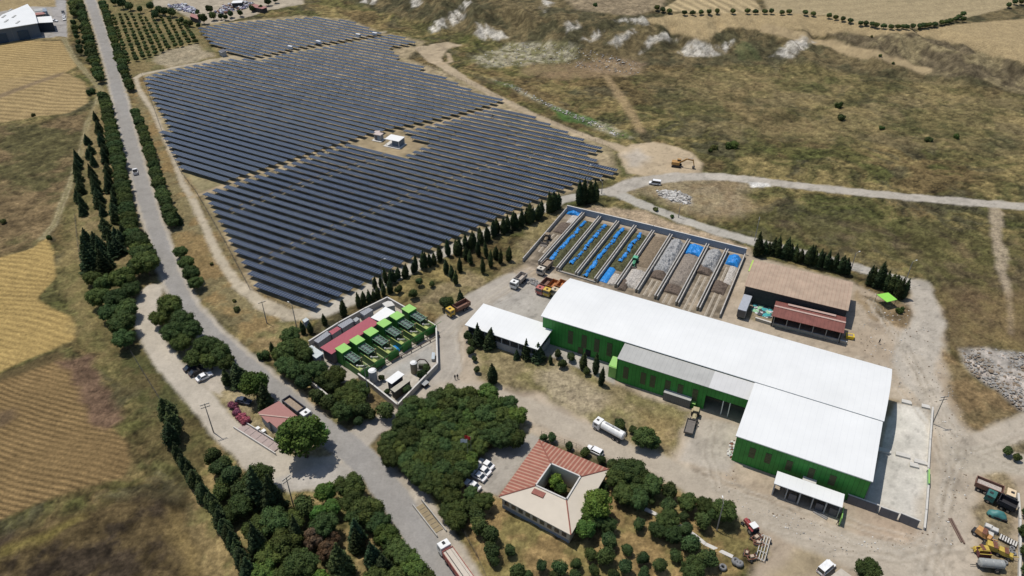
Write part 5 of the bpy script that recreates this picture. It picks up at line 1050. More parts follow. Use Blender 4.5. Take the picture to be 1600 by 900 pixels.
# ------------------------------------------------------------------ compost bays
bw = wall_line("bay_back_wall", "long blue-grey back wall of the compost bays", "wall", [(886, 330), (1020, 362), (1165, 398)], 2.4, .35, mat("blue-grey concrete", (.27, .33, .40), .8, var=.1), CONCL)
BW = [((885, 330), (817, 409)), ((911, 337), (843, 414)), ((937, 343), (871, 424)), ((965, 350), (900, 432)), ((992, 357), (930, 441)), ((1020, 365), (962, 450)), ((1048, 371), (994, 458)), ((1076, 379), (1024, 468)), ((1105, 386), (1057, 478)), ((1135, 394), (1090, 486)), ((1163, 402), (1124, 497))]
for i, (a, b) in enumerate(BW):
    A, B = Vector(P0(*a)), Vector(P0(*b)); d = B - A
    t = thing("bay_divider", "low double concrete divider of the compost bays, %s from the left" % ORD(i + 1), "divider wall", (A.x, A.y, 0), math.atan2(d.y, d.x), "compost bay dividers")
    for s in ((-.42, .42) if 0 < i < 10 else (0,)): MB().box((d.length / 2, s, .65), (d.length, .28, 1.5)).build("wall_panel", CONC, t); MB().box((d.length / 2, s, 1.44), (d.length, .29, .08)).build("coping", mat("worn coping", (.44, .42, .39), .85, var=.25, scale=1.2), t)
# heaps and strips inside the bays
COMP = mat("compost", (.078, .078, .036), .95, var=.75, scale=1.1, bump=.8); EARTH = mat("brown earth", (.20, .155, .105), .95, var=.3, scale=1.5, bump=.6)
RUB = mat("grey rubble", (.33, .33, .325), .9, var=.45, scale=2.2, bump=1.0); RUBD = mat("dark scrap", (.13, .10, .078), .95, var=.5, scale=2.5, bump=1.0); PALE = mat("pale debris", (.42, .39, .35), .9, var=.6, scale=2.5, bump=.8)
def bay_pt(i, s, q):
    """s across bay i (0..1), q along from the back wall (0) to the open end (1)"""
    (a0, a1), (b0, b1) = BW[i], BW[i + 1]; A = Vector(P0(*a0)).lerp(Vector(P0(*a1)), q); B = Vector(P0(*b0)).lerp(Vector(P0(*b1)), q); return A.lerp(B, s)
def bay_heap(i, q0, q1, s0, s1, h, mt, name, label, cat, seed, amp=1.0, group=None, nx=14, ny=60, kind=None):
    g = random.Random(seed); vs = []; fs = []; o = bay_pt(i, .5, .5); ox, oy = g.uniform(0, 99), g.uniform(0, 99)
    for a in range(ny + 1):
        for b in range(nx + 1):
            q = q0 + (q1 - q0) * a / ny; s = s0 + (s1 - s0) * b / nx; p = bay_pt(i, s, q)
            edge = min(1, 4 * min(a / ny, 1 - a / ny) * ny / 14) ** .7 * min(1, 3.2 * min(b / nx, 1 - b / nx)) ** .8 if True else 1
            f = float(fbm(np.array([p.x / 1.6 + ox]), np.array([p.y / 1.6 + oy]), seed % 50, 4, .65)[0])
            z = h * edge * (.35 + 1.3 * f * amp) if (0 < b < nx and 0 < a < ny) else -.05
            vs.append((p.x - o.x, p.y - o.y, z))
    for a in range(ny):
        for b in range(nx): k = a * (nx + 1) + b; fs.append((k, k + nx + 1, k + nx + 2, k + 1))
    ob = MB().add(vs, fs).build(name, mt); ob.location = (o.x, o.y, .02); tag(ob, label, cat, group)
    return ob
NB = ("second", "third", "fourth", "fifth")
ends = [(.08, .95), (.07, .97), (.07, .97), (.07, .75)]
for k in range(4):
    bay_heap(k + 1, ends[k][0], ends[k][1], .12, .88, .9, COMP, "compost_heap", "long weedy green-brown compost heap in the %s bay from the left" % NB[k], "compost heap", 10 + k, group="compost heaps")
    # blue sheet strip lying crookedly on the heap
    g = random.Random(30 + k); vs = []; fs = []; n = 90; q0, q1 = ((.14, 1.02), (.12, .88), (.10, .98), (.10, .66))[k]; o = bay_pt(k + 1, .5, .5)
    for a in range(n + 1):
        q = q0 + (q1 - q0) * a / n; w = (.055 + .085 * float(fbm(np.array([a / 5.]), np.array([k * 7.]), 3, 3)[0])); c0 = .44 + .09 * (float(fbm(np.array([a / 14.]), np.array([k * 3.]), 8, 3)[0]) - .5) * 2 + (.28 - .5 * (q - .1)) * .25
        for b in range(5):
            s = c0 - w + 2 * w * b / 4; p = bay_pt(k + 1, s, q); f = float(fbm(np.array([p.x * 1.3]), np.array([p.y * 1.3]), 5, 3)[0]); vs.append((p.x - o.x, p.y - o.y, (1.0 if q < .93 else .35) + .55 * f + (.0 if 0 < b < 4 else -.25)))
    for a in range(n):
        for b in range(4):
            if g.random() < (.96 if float(fbm(np.array([a / 3.]), np.array([k * 5.]), 9, 3)[0]) < .62 else .35): z = a * 5 + b; fs.append((z, z + 5, z + 6, z + 1))
    ob = MB().add(vs, fs).build("blue_tarpaulin", BLUET); ob.location = (o.x, o.y, .15); so_ = ob.modifiers.new("thickness", 'SOLIDIFY'); so_.thickness = .04
    tag(ob, "crumpled blue sheet strip along the heap in the %s bay from the left" % NB[k], "tarpaulin", "blue sheet strips")
bay_heap(4, .72, .97, .1, .5, .5, BLUET, "blue_tarpaulin", "bright blue sheet at the open end of the fifth bay", "tarpaulin", 77, .8, "blue sheet strips")
bay_heap(4, .80, .98, .52, .9, .5, PALE, "debris_heap", "pale board debris at the open end of the fifth bay", "debris heap", 78)
bay_heap(5, .05, .60, .1, .9, .7, EARTH, "earth_heap", "brown earth heap behind the green tractor in the sixth bay", "earth heap", 50); bay_heap(5, .66, .95, .1, .9, .8, PALE, "debris_heap", "white debris heap in front of the green tractor", "debris heap", 51)
bay_heap(5, .86, 1.02, .05, .5, .9, RUBD, "debris_heap", "dark brown scrap at the open end of the sixth bay", "debris heap", 52)
bay_heap(6, .04, .62, .08, .92, 1.8, RUB, "rubble_heap", "large light grey rubble heap in the seventh bay", "rubble heap", 53, nx=24); bay_heap(6, .60, .72, .15, .9, 1.0, RUBD, "debris_heap", "dark scrap patch below the large rubble heap", "debris heap", 54)
bay_heap(7, .03, .20, .05, .95, 1.1, BLUET, "blue_tarpaulin", "wide blue tarpaulin at the back of the eighth bay", "tarpaulin", 55); bay_heap(7, .20, .72, .08, .92, .9, mat("grey brown spoil", (.24, .205, .17), .95, var=.4, scale=2, bump=.8), "spoil_heap", "grey-brown spoil heap below the wide blue tarpaulin", "spoil heap", 56); bay_heap(7, .74, .86, .1, .9, .8, RUBD, "debris_heap", "dark debris near the open end of the eighth bay", "debris heap", 57)
bay_heap(8, .05, .38, .1, .9, 1.9, RUB, "rubble_heap", "round grey rubble mound in the ninth bay", "rubble heap", 58, nx=24); bay_heap(8, .32, .46, .05, .8, 1.0, RUBD, "debris_heap", "dark twisted scrap below the rubble mound", "debris heap", 59)
bay_heap(9, .04, .20, .2, .9, 1.2, BLUET, "blue_tarpaulin", "rumpled blue tarpaulin in the rightmost bay's corner", "tarpaulin", 60); bay_heap(9, .20, .50, .5, .92, .5, PALE, "debris_heap", "pale board debris in the rightmost bay", "debris heap", 61); bay_heap(9, .50, .68, .1, .8, .9, RUBD, "debris_heap", "brown brushwood heap in the rightmost bay", "debris heap", 62)
bay_heap(0, .22, .42, .2, .95, .7, RUBD, "debris_heap", "brown rubble heap in the leftmost bay", "debris heap", 63); bay_heap(0, .02, .20, .45, .95, .35, PALE, "pallet_layer", "pale pallets at the back of the leftmost bay", "pallets", 64)
bay_heap(0, -.02, .05, .1, .95, 1.0, BLUET, "blue_tarpaulin", "blue sheet along the back wall of the leftmost bay", "tarpaulin", 65)
# concrete rails on the empty bay floors
for i, (q0, q1) in ((5, (.98, 1.0)), (6, (.74, 1.0)), (7, (.88, 1.02)), (8, (.48, 1.05)), (9, (.24, 1.05)), (0, (.45, .8))):
    if q1 - q0 < .1: continue
    for s in (.36, .62):
        A, B = bay_pt(i, s, q0), bay_pt(i, s, q1); d = B - A
        r_ = MB().box((d.length / 2, 0, .05), (d.length, .45, .1)).box((d.length / 2, .4, .02), (d.length, .2, .04)).build("floor_rail", mat("drain strip", (.38, .33, .26), .85, var=.3, scale=1.5))
        tag(r_, "%s concrete drain strip on the floor of the %s bay from the left" % ("left" if s < .5 else "right", ORD(i + 1)), "drain strip", "bay floor strips").location = (A.x, A.y, 0)
        r_.rotation_euler = (0, 0, math.atan2(d.y, d.x))
wall_line("kerb_wall", "low broken concrete kerb at the open ends of the left bays", "kerb", [(871, 424), (895, 431), (930, 442)], .5, .3, CONC)
# rubble fields
def stones(name, label, cat, polypx, n, smin, smax, mt, seed, kind=None, flat=.55):
    g = random.Random(seed); m = MB(); xs = [p[0] for p in polypx]; ys = [p[1] for p in polypx]; o = P0(sum(xs) / len(xs), sum(ys) / len(ys)); k = 0
    import bmesh
    bm = bmesh.new(); bmesh.ops.create_icosphere(bm, subdivisions=1, radius=.5); bv = [v.co.copy() for v in bm.verts]; bf = [tuple(v.index for v in f.verts) for f in bm.faces]; bm.free()
    while k < n:
        x, y = g.uniform(min(xs), max(xs)), g.uniform(min(ys), max(ys))
        if not inpoly(x, y, polypx): continue
        p = P(x, y) if y < 170 else Vector((*P0(x, y), 0)); s = smin * (smax / smin) ** (g.random() ** 2); rz = g.uniform(0, 6.28); sx, sy, sz = s * g.uniform(.7, 1.4), s * g.uniform(.7, 1.2), s * flat
        c, si = math.cos(rz), math.sin(rz)
        m.add([(p.x - o[0] + (v.x * c - v.y * si) * sx * g.uniform(.8, 1.2), p.y - o[1] + (v.x * si + v.y * c) * sy * g.uniform(.8, 1.2), p.z + sz * .3 + v.z * sz * g.uniform(.8, 1.2)) for v in bv], bf, g.randrange(len(mt))); k += 1
    ob = m.build(name, mt); ob.location = (o[0], o[1], 0); tag(ob, label, cat, None, kind); return ob
SC = [mat("stone white", (.55, .53, .49), .9, var=.2), mat("stone grey", (.30, .285, .26), .9, var=.2), mat("stone brown", (.22, .17, .12), .9, var=.2)]
stones("rubble", "grey rubble spread at the right frame edge", "rubble", [(1503, 548), (1545, 545), (1600, 552), (1605, 650), (1560, 612), (1535, 596), (1508, 575)], 900, .25, 1.1, SC[1:] + [SC[1]], 3, "stuff")
stones("rubble", "white rubble spread right of the van", "rubble", [(1026, 297), (1058, 298), (1080, 308), (1078, 320), (1050, 314), (1030, 306)], 500, .4, 1.6, SC[:2], 4, "stuff")
stones("rubble", "pale field stones on the upper scrubland", "rubble", [(740, 92), (800, 66), (900, 72), (1000, 98), (1000, 116), (930, 110), (850, 100), (760, 105)], 700, .3, 1.1, SC, 5, "stuff")
stones("rubble", "stones along the verge of the solar field track", "rubble", [(770, 124), (800, 140), (880, 178), (960, 212), (975, 212), (940, 195), (860, 163), (800, 130)], 500, .3, 1.1, SC, 6, "stuff")
stones("rubble", "loose stones and litter on the works yard", "rubble", [(1150, 720), (1110, 770), (1240, 800), (1340, 840), (1460, 830), (1480, 700), (1440, 640), (1340, 545), (1340, 440), (1450, 500), (1520, 700), (1500, 850), (1300, 870), (1150, 790)], 800, .15, .5, SC, 7, "stuff")
SCR = [mat("scrap white", (.55, .56, .58), .6), mat("scrap violet", (.25, .24, .33), .7), mat("scrap dark", (.07, .07, .08), .7), mat("scrap rust", (.22, .12, .08), .8)]
stones("scrap_heap", "heap of mixed white and violet scrap in the far yard", "scrap heap", [(260, 10), (285, 6), (300, 12), (312, 20), (305, 22), (285, 18)], 420, .8, 2.4, SCR[:3], 8, None, .9)
stones("scrap_heap", "second mixed scrap heap right of the far yard", "scrap heap", [(350, 8), (385, 2), (400, 8), (375, 17), (345, 22), (335, 20)], 380, .8, 2.2, SCR, 9, None, .9)
flat_shed("far_shed", "faded red shed roof below the far scrap heap", "shed", ((296, 25), (309, 30), (311, 24), (299, 21)), 3, PINKR, DWALL, .15, .9)
flat_shed("far_shed", "faded red shed roof right of the far scrap yard", "shed", ((390, 10), (410, 14), (418, 11), (398, 6)), 3, PINKR, DWALL, .15, .9)
flat_shed("far_shed", "white roof strip above the far scrap yard", "shed", ((361, 5), (378, 4), (380, 0), (364, 1)), 3, WHP, DWALL, .15, .9)
# ------------------------------------------------------------------ vehicles
def paint(n, c, r=.4): return mat(n, c, r, var=.16, scale=1.3, spec=.4)
TYRE = mat("tyre rubber", (.025, .025, .027), .85); RIM = mat("wheel rim", (.35, .35, .36), .4, .6); LAMP = mat("headlight glass", (.7, .7, .68), .2, spec=.7); TAIL = mat("tail lamp red", (.35, .02, .02), .3)
CW = paint("white car paint", (.78, .78, .78)); CB = paint("black car paint", (.02, .022, .03)); TW = paint("truck white", (.72, .72, .70)); TB = paint("truck beige", (.55, .50, .42)); TR = paint("truck faded red", (.42, .13, .11)); TY = paint("truck yellow", (.55, .36, .06)); BR = paint("tipper brown", (.20, .105, .075), .6); BO = paint("tipper orange", (.42, .17, .06), .6); NAVY = paint("tipper navy", (.045, .05, .075), .5); CHA = mat("chassis dark", (.03, .03, .032), .7)
def wheel(par, x, y, r=.33, w=.22):
    t = MB().cyl((x, y - w / 2, r), (x, y + w / 2, r), r, n=14).build("wheel", TYRE, par)
    MB().cyl((x, y - w / 2 - .01, r), (x, y + w / 2 + .01, r), r * .55, n=12).build("rim", RIM, t); return t
def heading(a, b): A, B = P0(*a), P0(*b); return math.atan2(B[1] - A[1], B[0] - A[0])
def place(t, px, py, rz): v = P(px, py); t.location = (v.x, v.y, v.z + .01); t.rotation_euler = (0, 0, rz); return t
def make_car(name, label, cat, pm, L=4.3, wd=1.75, h=1.45, kind="sedan", group=None):
    """nose towards +x"""
    t = thing(name, label, cat, (0, 0, 0), 0, group); b = MB(); hx = L / 2
    b.wedge([(-hx, .3), (hx, .3), (hx, .62), (hx - .15, .78), (hx * .42, .90), (-hx * .80, .92), (-hx, .82)], -wd / 2, wd / 2)
    bo = b.build("body", pm, t, bevel=.06)
    if kind == "sedan": pr = [(hx * .44, .88), (hx * .12, h), (-hx * .42, h), (-hx * .78, .90)]
    elif kind == "hatch": pr = [(hx * .50, .88), (hx * .2, h), (-hx * .80, h - .05), (-hx * .97, .90)]
    elif kind == "van": pr = [(hx * .62, .88), (hx * .36, h), (-hx * .96, h), (-hx * .98, .88)]
    else: pr = [(hx * .42, .88), (hx * .14, h), (-hx * .18, h), (-hx * .24, .88)]
    MB().wedge([(x, z - .02) for x, z in pr], -wd / 2 + .12, wd / 2 - .12).build("window_band", GLASS, t)
    xs = sorted(p[0] for p in pr if p[1] > 1.2); MB().box(((xs[0] + xs[-1]) / 2, 0, h), (xs[-1] - xs[0] + .08, wd - .28, .07)).build("roof_panel", pm, t, bevel=.02)
    for x in (xs[0], xs[-1]): 
        for y in (-wd / 2 + .13, wd / 2 - .13):
            e = min((p for p in pr if p[1] < 1), key=lambda p: abs(p[0] - x)); MB().cyl((x, y, h), (e[0], y * 1.02, .88), .05, n=5).build("pillar", pm, t)
    for x in (-hx * .62, hx * .62):
        for y in (-wd / 2 + .08, wd / 2 - .08): wheel(t, x, y)
    for y in (-wd * .36, wd * .36):
        MB().box((hx - .06, y, .66), (.14, .34, .14)).build("headlight", LAMP, t); MB().box((-hx + .03, y, .74), (.08, .30, .14)).build("tail_light", TAIL, t)
    if kind == "pickup":
        m = MB(); m.box((-hx * .62, 0, .95), (hx * .70, wd - .3, .04)); m.build("bed_floor", CHA, t); m = MB()
        for y in (-1, 1): m.box((-hx * .62, y * (wd / 2 - .06), 1.02), (hx * .74, .08, .26))
        m.box((-hx + .05, 0, 1.02), (.08, wd - .1, .26)); m.build("bed_side", pm, t)
    return t
def make_tipper(label, cabm, bedm, L=8.0, load=None, group=None, cabh=2.7, name="tipper_truck"):
    t = thing(name, label, "tipper truck", (0, 0, 0), 0, group); hx = L / 2; w = 2.45
    MB().box((-.2, 0, .95), (L - .8, .9, .28)).build("chassis", CHA, t)
    c = MB(); c.wedge([(hx - 2.0, .6), (hx, .6), (hx, 1.55), (hx - .18, cabh), (hx - 2.0, cabh)], -w / 2 + .05, w / 2 - .05); cb = c.build("cab", cabm, t, bevel=.07)
    MB().box((hx - .06, 0, 2.02), (.12, w - .45, .75), ry=-.16).build("windscreen", GLASS, cb); MB().box((hx - 1.0, 0, 2.05), (1.0, w - .07, .6)).build("side_window", GLASS, cb)
    MB().box((hx - .9, 0, cabh + .06), (.7, .6, .10)).build("roof_hatch", CHA, cb)
    bl = L - 2.6; bx = -hx + bl / 2; m = MB(); bh = 1.25; z0 = 1.25
    m.box((bx, 0, z0), (bl, w, .12)); [m.box((bx, s * (w / 2 - .05), z0 + bh / 2), (bl, .10, bh)) for s in (-1, 1)]; m.box((bx - bl / 2 + .05, 0, z0 + bh / 2), (.10, w, bh)); m.box((bx + bl / 2 - .05, 0, z0 + bh / 2 + .15), (.12, w, bh + .3))
    for k in range(5): [m.box((bx - bl / 2 + .4 + k * (bl - .8) / 4, s * (w / 2 + .02), z0 + bh / 2), (.12, .10, bh)) for s in (-1, 1)]
    for s in (-1, 1): m.box((bx, s * (w / 2 - .03), z0 + bh), (bl, .18, .10))
    bd = m.build("bed", bedm, t)
    if load: MB().box((bx, 0, z0 + .45), (bl - .25, w - .25, .6), taper=(.9, .8)).build("load", load, bd)
    for x in (hx - 1.0, -hx + 1.1, -hx + 2.4):
        for y in (-w / 2 + .15, w / 2 - .15): wheel(t, x, y, .5, .32)
    for y in (-.85, .85): MB().box((hx + .01, y, .95), (.08, .35, .2)).build("headlight", LAMP, t)
    for y in (-1.32, 1.32): MB().box((hx - .1, y, 1.9), (.1, .16, .45)).build("mirror", CHA, t)
    return t
DIRT = mat("dirt load", (.30, .235, .175), .95, var=.2, scale=2, bump=.4)
# cars and trucks on the roads
place(make_car("parked_car", "white pickup with a dark load bed driving up the main road", "pickup", CW, 5.2, 1.85, 1.75, "pickup"), 212, 270, heading((212, 276), (209, 262)))
C.objects  # noqa
car0 = make_car("parked_car", "white sedan at the top right of the four in the office car park", "car", CW, 4.4, group="cars in the office car park"); hp_ = heading((766, 731), (750, 722)); place(car0, 759, 728, hp_)
for (x, y), lb in zip(((754, 737), (747, 746), (738, 761)), ("white car second from the top of the four in the office car park", "white car third from the top of the four in the office car park", "white car at the bottom of the four, half under a pine")): place(dup(car0, label=lb), x, y, hp_)
hp_ = heading((294, 579), (307, 573))
cb0 = place(make_car("parked_car", "black car furthest up beside the pines of the curved road", "car", CB, 4.4, group="cars by the curved road"), 300, 576, hp_)
place(dup(cb0, label="black car between another black car and a white one by the curved road"), 308, 583, hp_)
place(make_car("parked_car", "white sedan beside two black cars by the curved road", "car", CW, 4.5, group="cars by the curved road"), 320, 591, hp_)
place(make_car("parked_car", "dark blue car on the grass by the oleanders", "car", paint("dark blue car paint", (.03, .045, .08)), 4.3), 381, 629, heading((372, 627), (390, 631)))
place(make_car("parked_car", "white car parked on the cross road behind the office", "car", CW, 4.4, kind="hatch"), 929, 707, heading((940, 712), (920, 702)))
place(make_car("parked_van", "white van on the dirt below the gravel circle", "van", CW, 4.6, 1.85, 1.9, "van"), 1023, 288, heading((1030, 289), (1015, 287)))
place(make_car("parked_van", "white van beside the shed roof at the bottom edge", "van", CW, 4.4, 1.85, 2.0, "van"), 1290, 890, heading((1283, 896), (1297, 884)))
for i, (x, y, m_) in enumerate(((99, 21, CB), (100, 26, CW), (101, 31, CW), (85, 34, CW))): place(make_car("parked_car", ("black car at the head of the far lane", "white car just below the black one in the far lane", "second white car below the black one in the far lane", "white car beside the far works annex")[i], "car", m_, 4.4, group="cars in the far lane"), x, y, heading((99, 21), (101, 31)) if i < 3 else 0)
place(make_tipper("dark navy open tipper on the road beside the small red-roofed house", TW, NAVY, 9.5, DIRT), 466, 645, heading((450, 634), (480, 657)))
place(make_tipper("yellow tipper truck with a brown bed beside a round green tree", TY, BR, 8.0), 716, 487, heading((728, 481), (705, 493)))
hy = heading((862, 412), (844, 430))
place(make_tipper("beige tipper truck at the open end of the second compost bay", TB, mat("dirty bed", (.24, .19, .15), .7), 7.2, DIRT), 851, 423, hy)
place(make_tipper("white-cabbed tipper standing alone left of the tyre pile", TW, mat("pale bed", (.42, .37, .32), .7), 7.2), 810, 444, hy)
place(make_tipper("faded red tipper left of the yellow one by the hall roof", TR, BR, 7.2), 850, 453, hy)
place(make_tipper("yellow-cabbed tipper with an orange bed by the hall roof", TY, BO, 7.2), 861, 456, hy)
place(make_tipper("orange tipper half hidden by the corner of the hall roof", paint("truck cream", (.5, .42, .3)), BO, 7.0), 873, 456, hy)
stones("tyre_pile", "pile of grey tyres and scrap between the parked tippers", "tyre pile", [(820, 434), (832, 436), (846, 444), (842, 448), (822, 443)], 90, .5, 1.2, [mat("dusty tyre", (.20, .20, .20), .9), SC[1]], 22, None, .7)
# tank truck
t = thing("tank_truck", "white tank truck parked on the cross road beside small trees", "tank truck"); L = 8.6; hx = L / 2
MB().box((0, 0, .95), (L - .6, .9, .28)).build("chassis", CHA, t)
c = MB(); c.wedge([(hx - 2.0, .6), (hx, .6), (hx, 1.55), (hx - .18, 2.7), (hx - 2.0, 2.7)], -1.18, 1.18); cb = c.build("cab", TW, t, bevel=.07); MB().box((hx - .06, 0, 2.02), (.12, 2.0, .75), ry=-.16).build("windscreen", GLASS, cb); MB().box((hx - .9, 0, 2.76), (.6, .5, .1)).build("roof_hatch", CHA, cb); MB().box((hx - 1.0, 0, 2.05), (1.0, 2.4, .6)).build("side_window", GLASS, cb)
tk = MB(); tk.cyl((-hx + .1, 0, 2.1), (hx - 2.4, 0, 2.1), 1.05, n=24).cyl((-hx - .15, 0, 2.1), (-hx + .1, 0, 2.1), .75, 1.05, n=24); tk.build("tank", TW, t); MB().box((-.9, 0, 3.17), (4.2, .5, .06)).build("walkway", GALV, t); MB().cyl((-.9, 0, 3.1), (-.9, 0, 3.35), .3, n=14).build("manhole", GALV, t)
for x in (hx - 1.0, -hx + 1.0, -hx + 2.3):
    for y in (-1.05, 1.05): wheel(t, x, y, .5, .32)
MB().box((-.9, -1.1, .95), (3.4, .3, .6)).build("side_locker", DPAN, t); place(t, 951, 678, heading((966, 686), (934, 668)))
# articulated lorry at the bottom
t = thing("articulated_lorry", "white-cabbed lorry with a long red-sided trailer on the main road", "lorry"); hx = 7.0
c = MB(); c.wedge([(hx - 2.1, .7), (hx, .7), (hx, 1.7), (hx - .2, 3.1), (hx - 2.1, 3.3)], -1.22, 1.22); cb = c.build("cab", TW, t, bevel=.07); MB().box((hx - .06, 0, 2.3), (.12, 2.1, .9), ry=-.14).build("windscreen", GLASS, cb); MB().box((hx - 1.0, 0, 3.3), (.7, .6, .1)).build("roof_hatch", CHA, cb); MB().box((hx - 1.0, 0, 2.3), (1.0, 2.48, .7)).build("side_window", GLASS, cb)
RS = paint("trailer red", (.36, .10, .075), .6); bl = 13.0; bx = hx - 2.7 - bl / 2; m = MB()
for s in (-1, 1): m.box((bx, s * 1.22, 2.2), (bl, .1, 1.6))
m.box((bx + bl / 2, 0, 2.3), (.1, 2.5, 1.8)); m.box((bx - bl / 2, 0, 2.2), (.1, 2.5, 1.6)); m.box((bx, 0, 1.4), (bl, 2.4, .1)); [m.box((bx - bl / 2 + .5 + k * 1.33, s * 1.28, 2.2), (.1, .08, 1.6)) for k in range(10) for s in (-1, 1)]
m.build("trailer_side", RS, t); TP = mat("trailer cover", (.52, .46, .38), .8, var=.08); MB().box((bx, .0, 2.95), (bl - .1, 1.1, .08)).box((bx, .87, 2.9), (bl - .1, .5, .08), rx=-.1).box((bx, -.87, 2.9), (bl - .1, .5, .08), rx=.1).build("cover", TP, t); MB().box((bx, .58, 3.0), (bl - .4, .16, .03)).build("cover_seam", CHA, t); MB().box((bx + 1, 0, 1.1), (bl - 2, 1.0, .4)).build("chassis", CHA, t)
for x in (hx - 1.2, hx - 3.8, bx - 5.2, bx - 3.9, bx - 2.6):
    for y in (-1.05, 1.05): wheel(t, x, y, .5, .36)
v = Vector(P0(695, 864)); rz = heading((737, 925), (690, 858)); t.rotation_euler = (0, 0, rz); t.location = (v.x - math.cos(rz) * 5.8, v.y - math.sin(rz) * 5.8, .01)
# box trailer, grey
def box_trailer(label, L=8.5, body=CONT, cat="trailer"):
    t = thing("box_trailer", label, cat); MB().box((0, 0, 2.1), (L, 2.45, 2.6)).build("box_body", body, t, bevel=.03); MB().box((0, 0, 3.44), (L, 2.5, .08)).build("roof_panel", mat("trailer roof grey", (.36, .38, .42), .6), t); MB().box((-L / 2 - .04, 0, 2.1), (.06, 2.2, 2.3)).build("door", DPAN, t); MB().box((0, 0, .7), (L - .4, 1, .25)).build("chassis", CHA, t)
    for x in (-L / 2 + 1.2, -L / 2 + 2.4, L / 2 - 1.4):
        for y in (-1.05, 1.05): wheel(t, x, y, .45, .3)
    return t
place(box_trailer("grey box trailer in the weeds between the bays and red shed"), 1161, 487, heading((1155, 497), (1166, 470)))
t = thing("site_container", "grey container standing against the shaded green lean-to wall", "container"); MB().box((0, 0, 1.4), (7.2, 2.4, 2.5)).build("box_body", mat("khaki container", (.17, .165, .15), .7, stripes=(0, .5, .3, (.14, .135, .12))), t); MB().box((0, .9, 2.7), (6.8, .7, .06)).build("roof_strip", CONCL, t); MB().box((0, 0, 2.68), (7.25, 2.45, .05)).build("roof_panel", GREYR, t); MB().box((0, 0, .1), (6.8, 2.0, .2)).build("foot", CHA, t); place(t, 1058, 627, DA)
t = thing("green_bin", "small light green skip right of the grey container", "skip"); MB().box((0, 0, .8), (2.6, 1.6, 1.5), taper=(1.1, 1.1)).build("tub", GRND, t); MB().box((0, 0, 1.6), (2.9, 1.8, .08)).build("lid", GRNL, t); place(t, 1078, 633, DA)
# wheeled loaders and tractors
def make_tractor(label, col, cabm, L=4.2, bucket=False, name="tractor", rops=True):
    t = thing(name, label, "tractor" if not bucket else "wheel loader"); MB().box((L * .18, 0, 1.15), (L * .55, .9, .75), taper=(.92, .9)).build("bonnet", col, t, bevel=.05); MB().box((-L * .05, 0, .85), (L * .8, .7, .4)).build("chassis", CHA, t)
    MB().box((-L * .22, 0, 1.65), (1.3, 1.3, 1.1)).build("cab_glass", GLASS, t); MB().box((-L * .22, 0, 2.32), (1.55, 1.55, .14)).build("cab_roof", cabm, t, bevel=.04)
    for y in (-.66, .66):
        for x in (-L * .22 - .62, -L * .22 + .62): MB().box((x, y, 1.7), (.08, .08, 1.2)).build("cab_post", col, t)
    for y in (-.85, .85): wheel(t, -L * .26, y, .75, .42); wheel(t, L * .34, y, .48, .3)
    for y in (-.85, .85): MB().box((-L * .26, y, 1.55), (1.2, .45, .08)).build("mudguard", col, t)
    MB().cyl((L * .25, .25, 1.5), (L * .25, .25, 2.2), .05, n=6).build("exhaust_pipe", CHA, t)
    if bucket:
        for y in (-.45, .45): MB().cyl((L * .1, y, 1.4), (L * .62, y, .7), .1, n=6).build("lift_arm", col, t)
        MB().wedge([(L * .6, .1), (L * .6, .9), (L * .68, 1.0), (L * .72, .3), (L * .95, .12), (L * .95, .05)], -1.2, 1.2).build("bucket", mat("worn steel", (.16, .14, .12), .6), t)
    return t
place(make_tractor("red tractor with a white cab roof by the office garden corner", paint("tractor red", (.32, .06, .06)), WHP), 1171, 826, heading((1178, 834), (1163, 816)))
place(make_tractor("green tractor standing in the sixth compost bay", paint("tractor green", (.08, .30, .16)), paint("tractor green light", (.12, .40, .24)), 4.6, True), 991, 413, heading((994, 404), (987, 420)))
place(make_tractor("dusty brown wheel loader in the leftmost bay", paint("dusty brown", (.25, .19, .12)), mat("dusty brown"), 4.4, True, "wheel_loader"), 854, 376, heading((858, 370), (851, 382)))
place(make_tractor("pale yellow loader in front of the dark hall opening", paint("pale yellow", (.42, .36, .22)), mat("pale yellow"), 4.0, True, "wheel_loader"), 1085, 653, heading((1088, 645), (1084, 662)))
t = thing("flat_trailer", "dark open trailer behind the pale yellow loader", "trailer"); m = MB(); m.box((0, 0, .9), (5.0, 2.2, .12)); [m.box((0, s * 1.08, 1.15), (5.0, .08, .5)) for s in (-1, 1)]; [m.box((s * 2.46, 0, 1.15), (.08, 2.2, .5)) for s in (-1, 1)]; m.build("bed", mat("dusty dark bed", (.16, .145, .13), .8, var=.2), t)
for x in (-.8, .8): [wheel(t, x, y, .42, .28) for y in (-.95, .95)]
MB().cyl((2.4, 0, .8), (3.6, 0, .5), .07, n=6).build("drawbar", CHA, t); place(t, 1077, 671, heading((1075, 680), (1080, 662)))
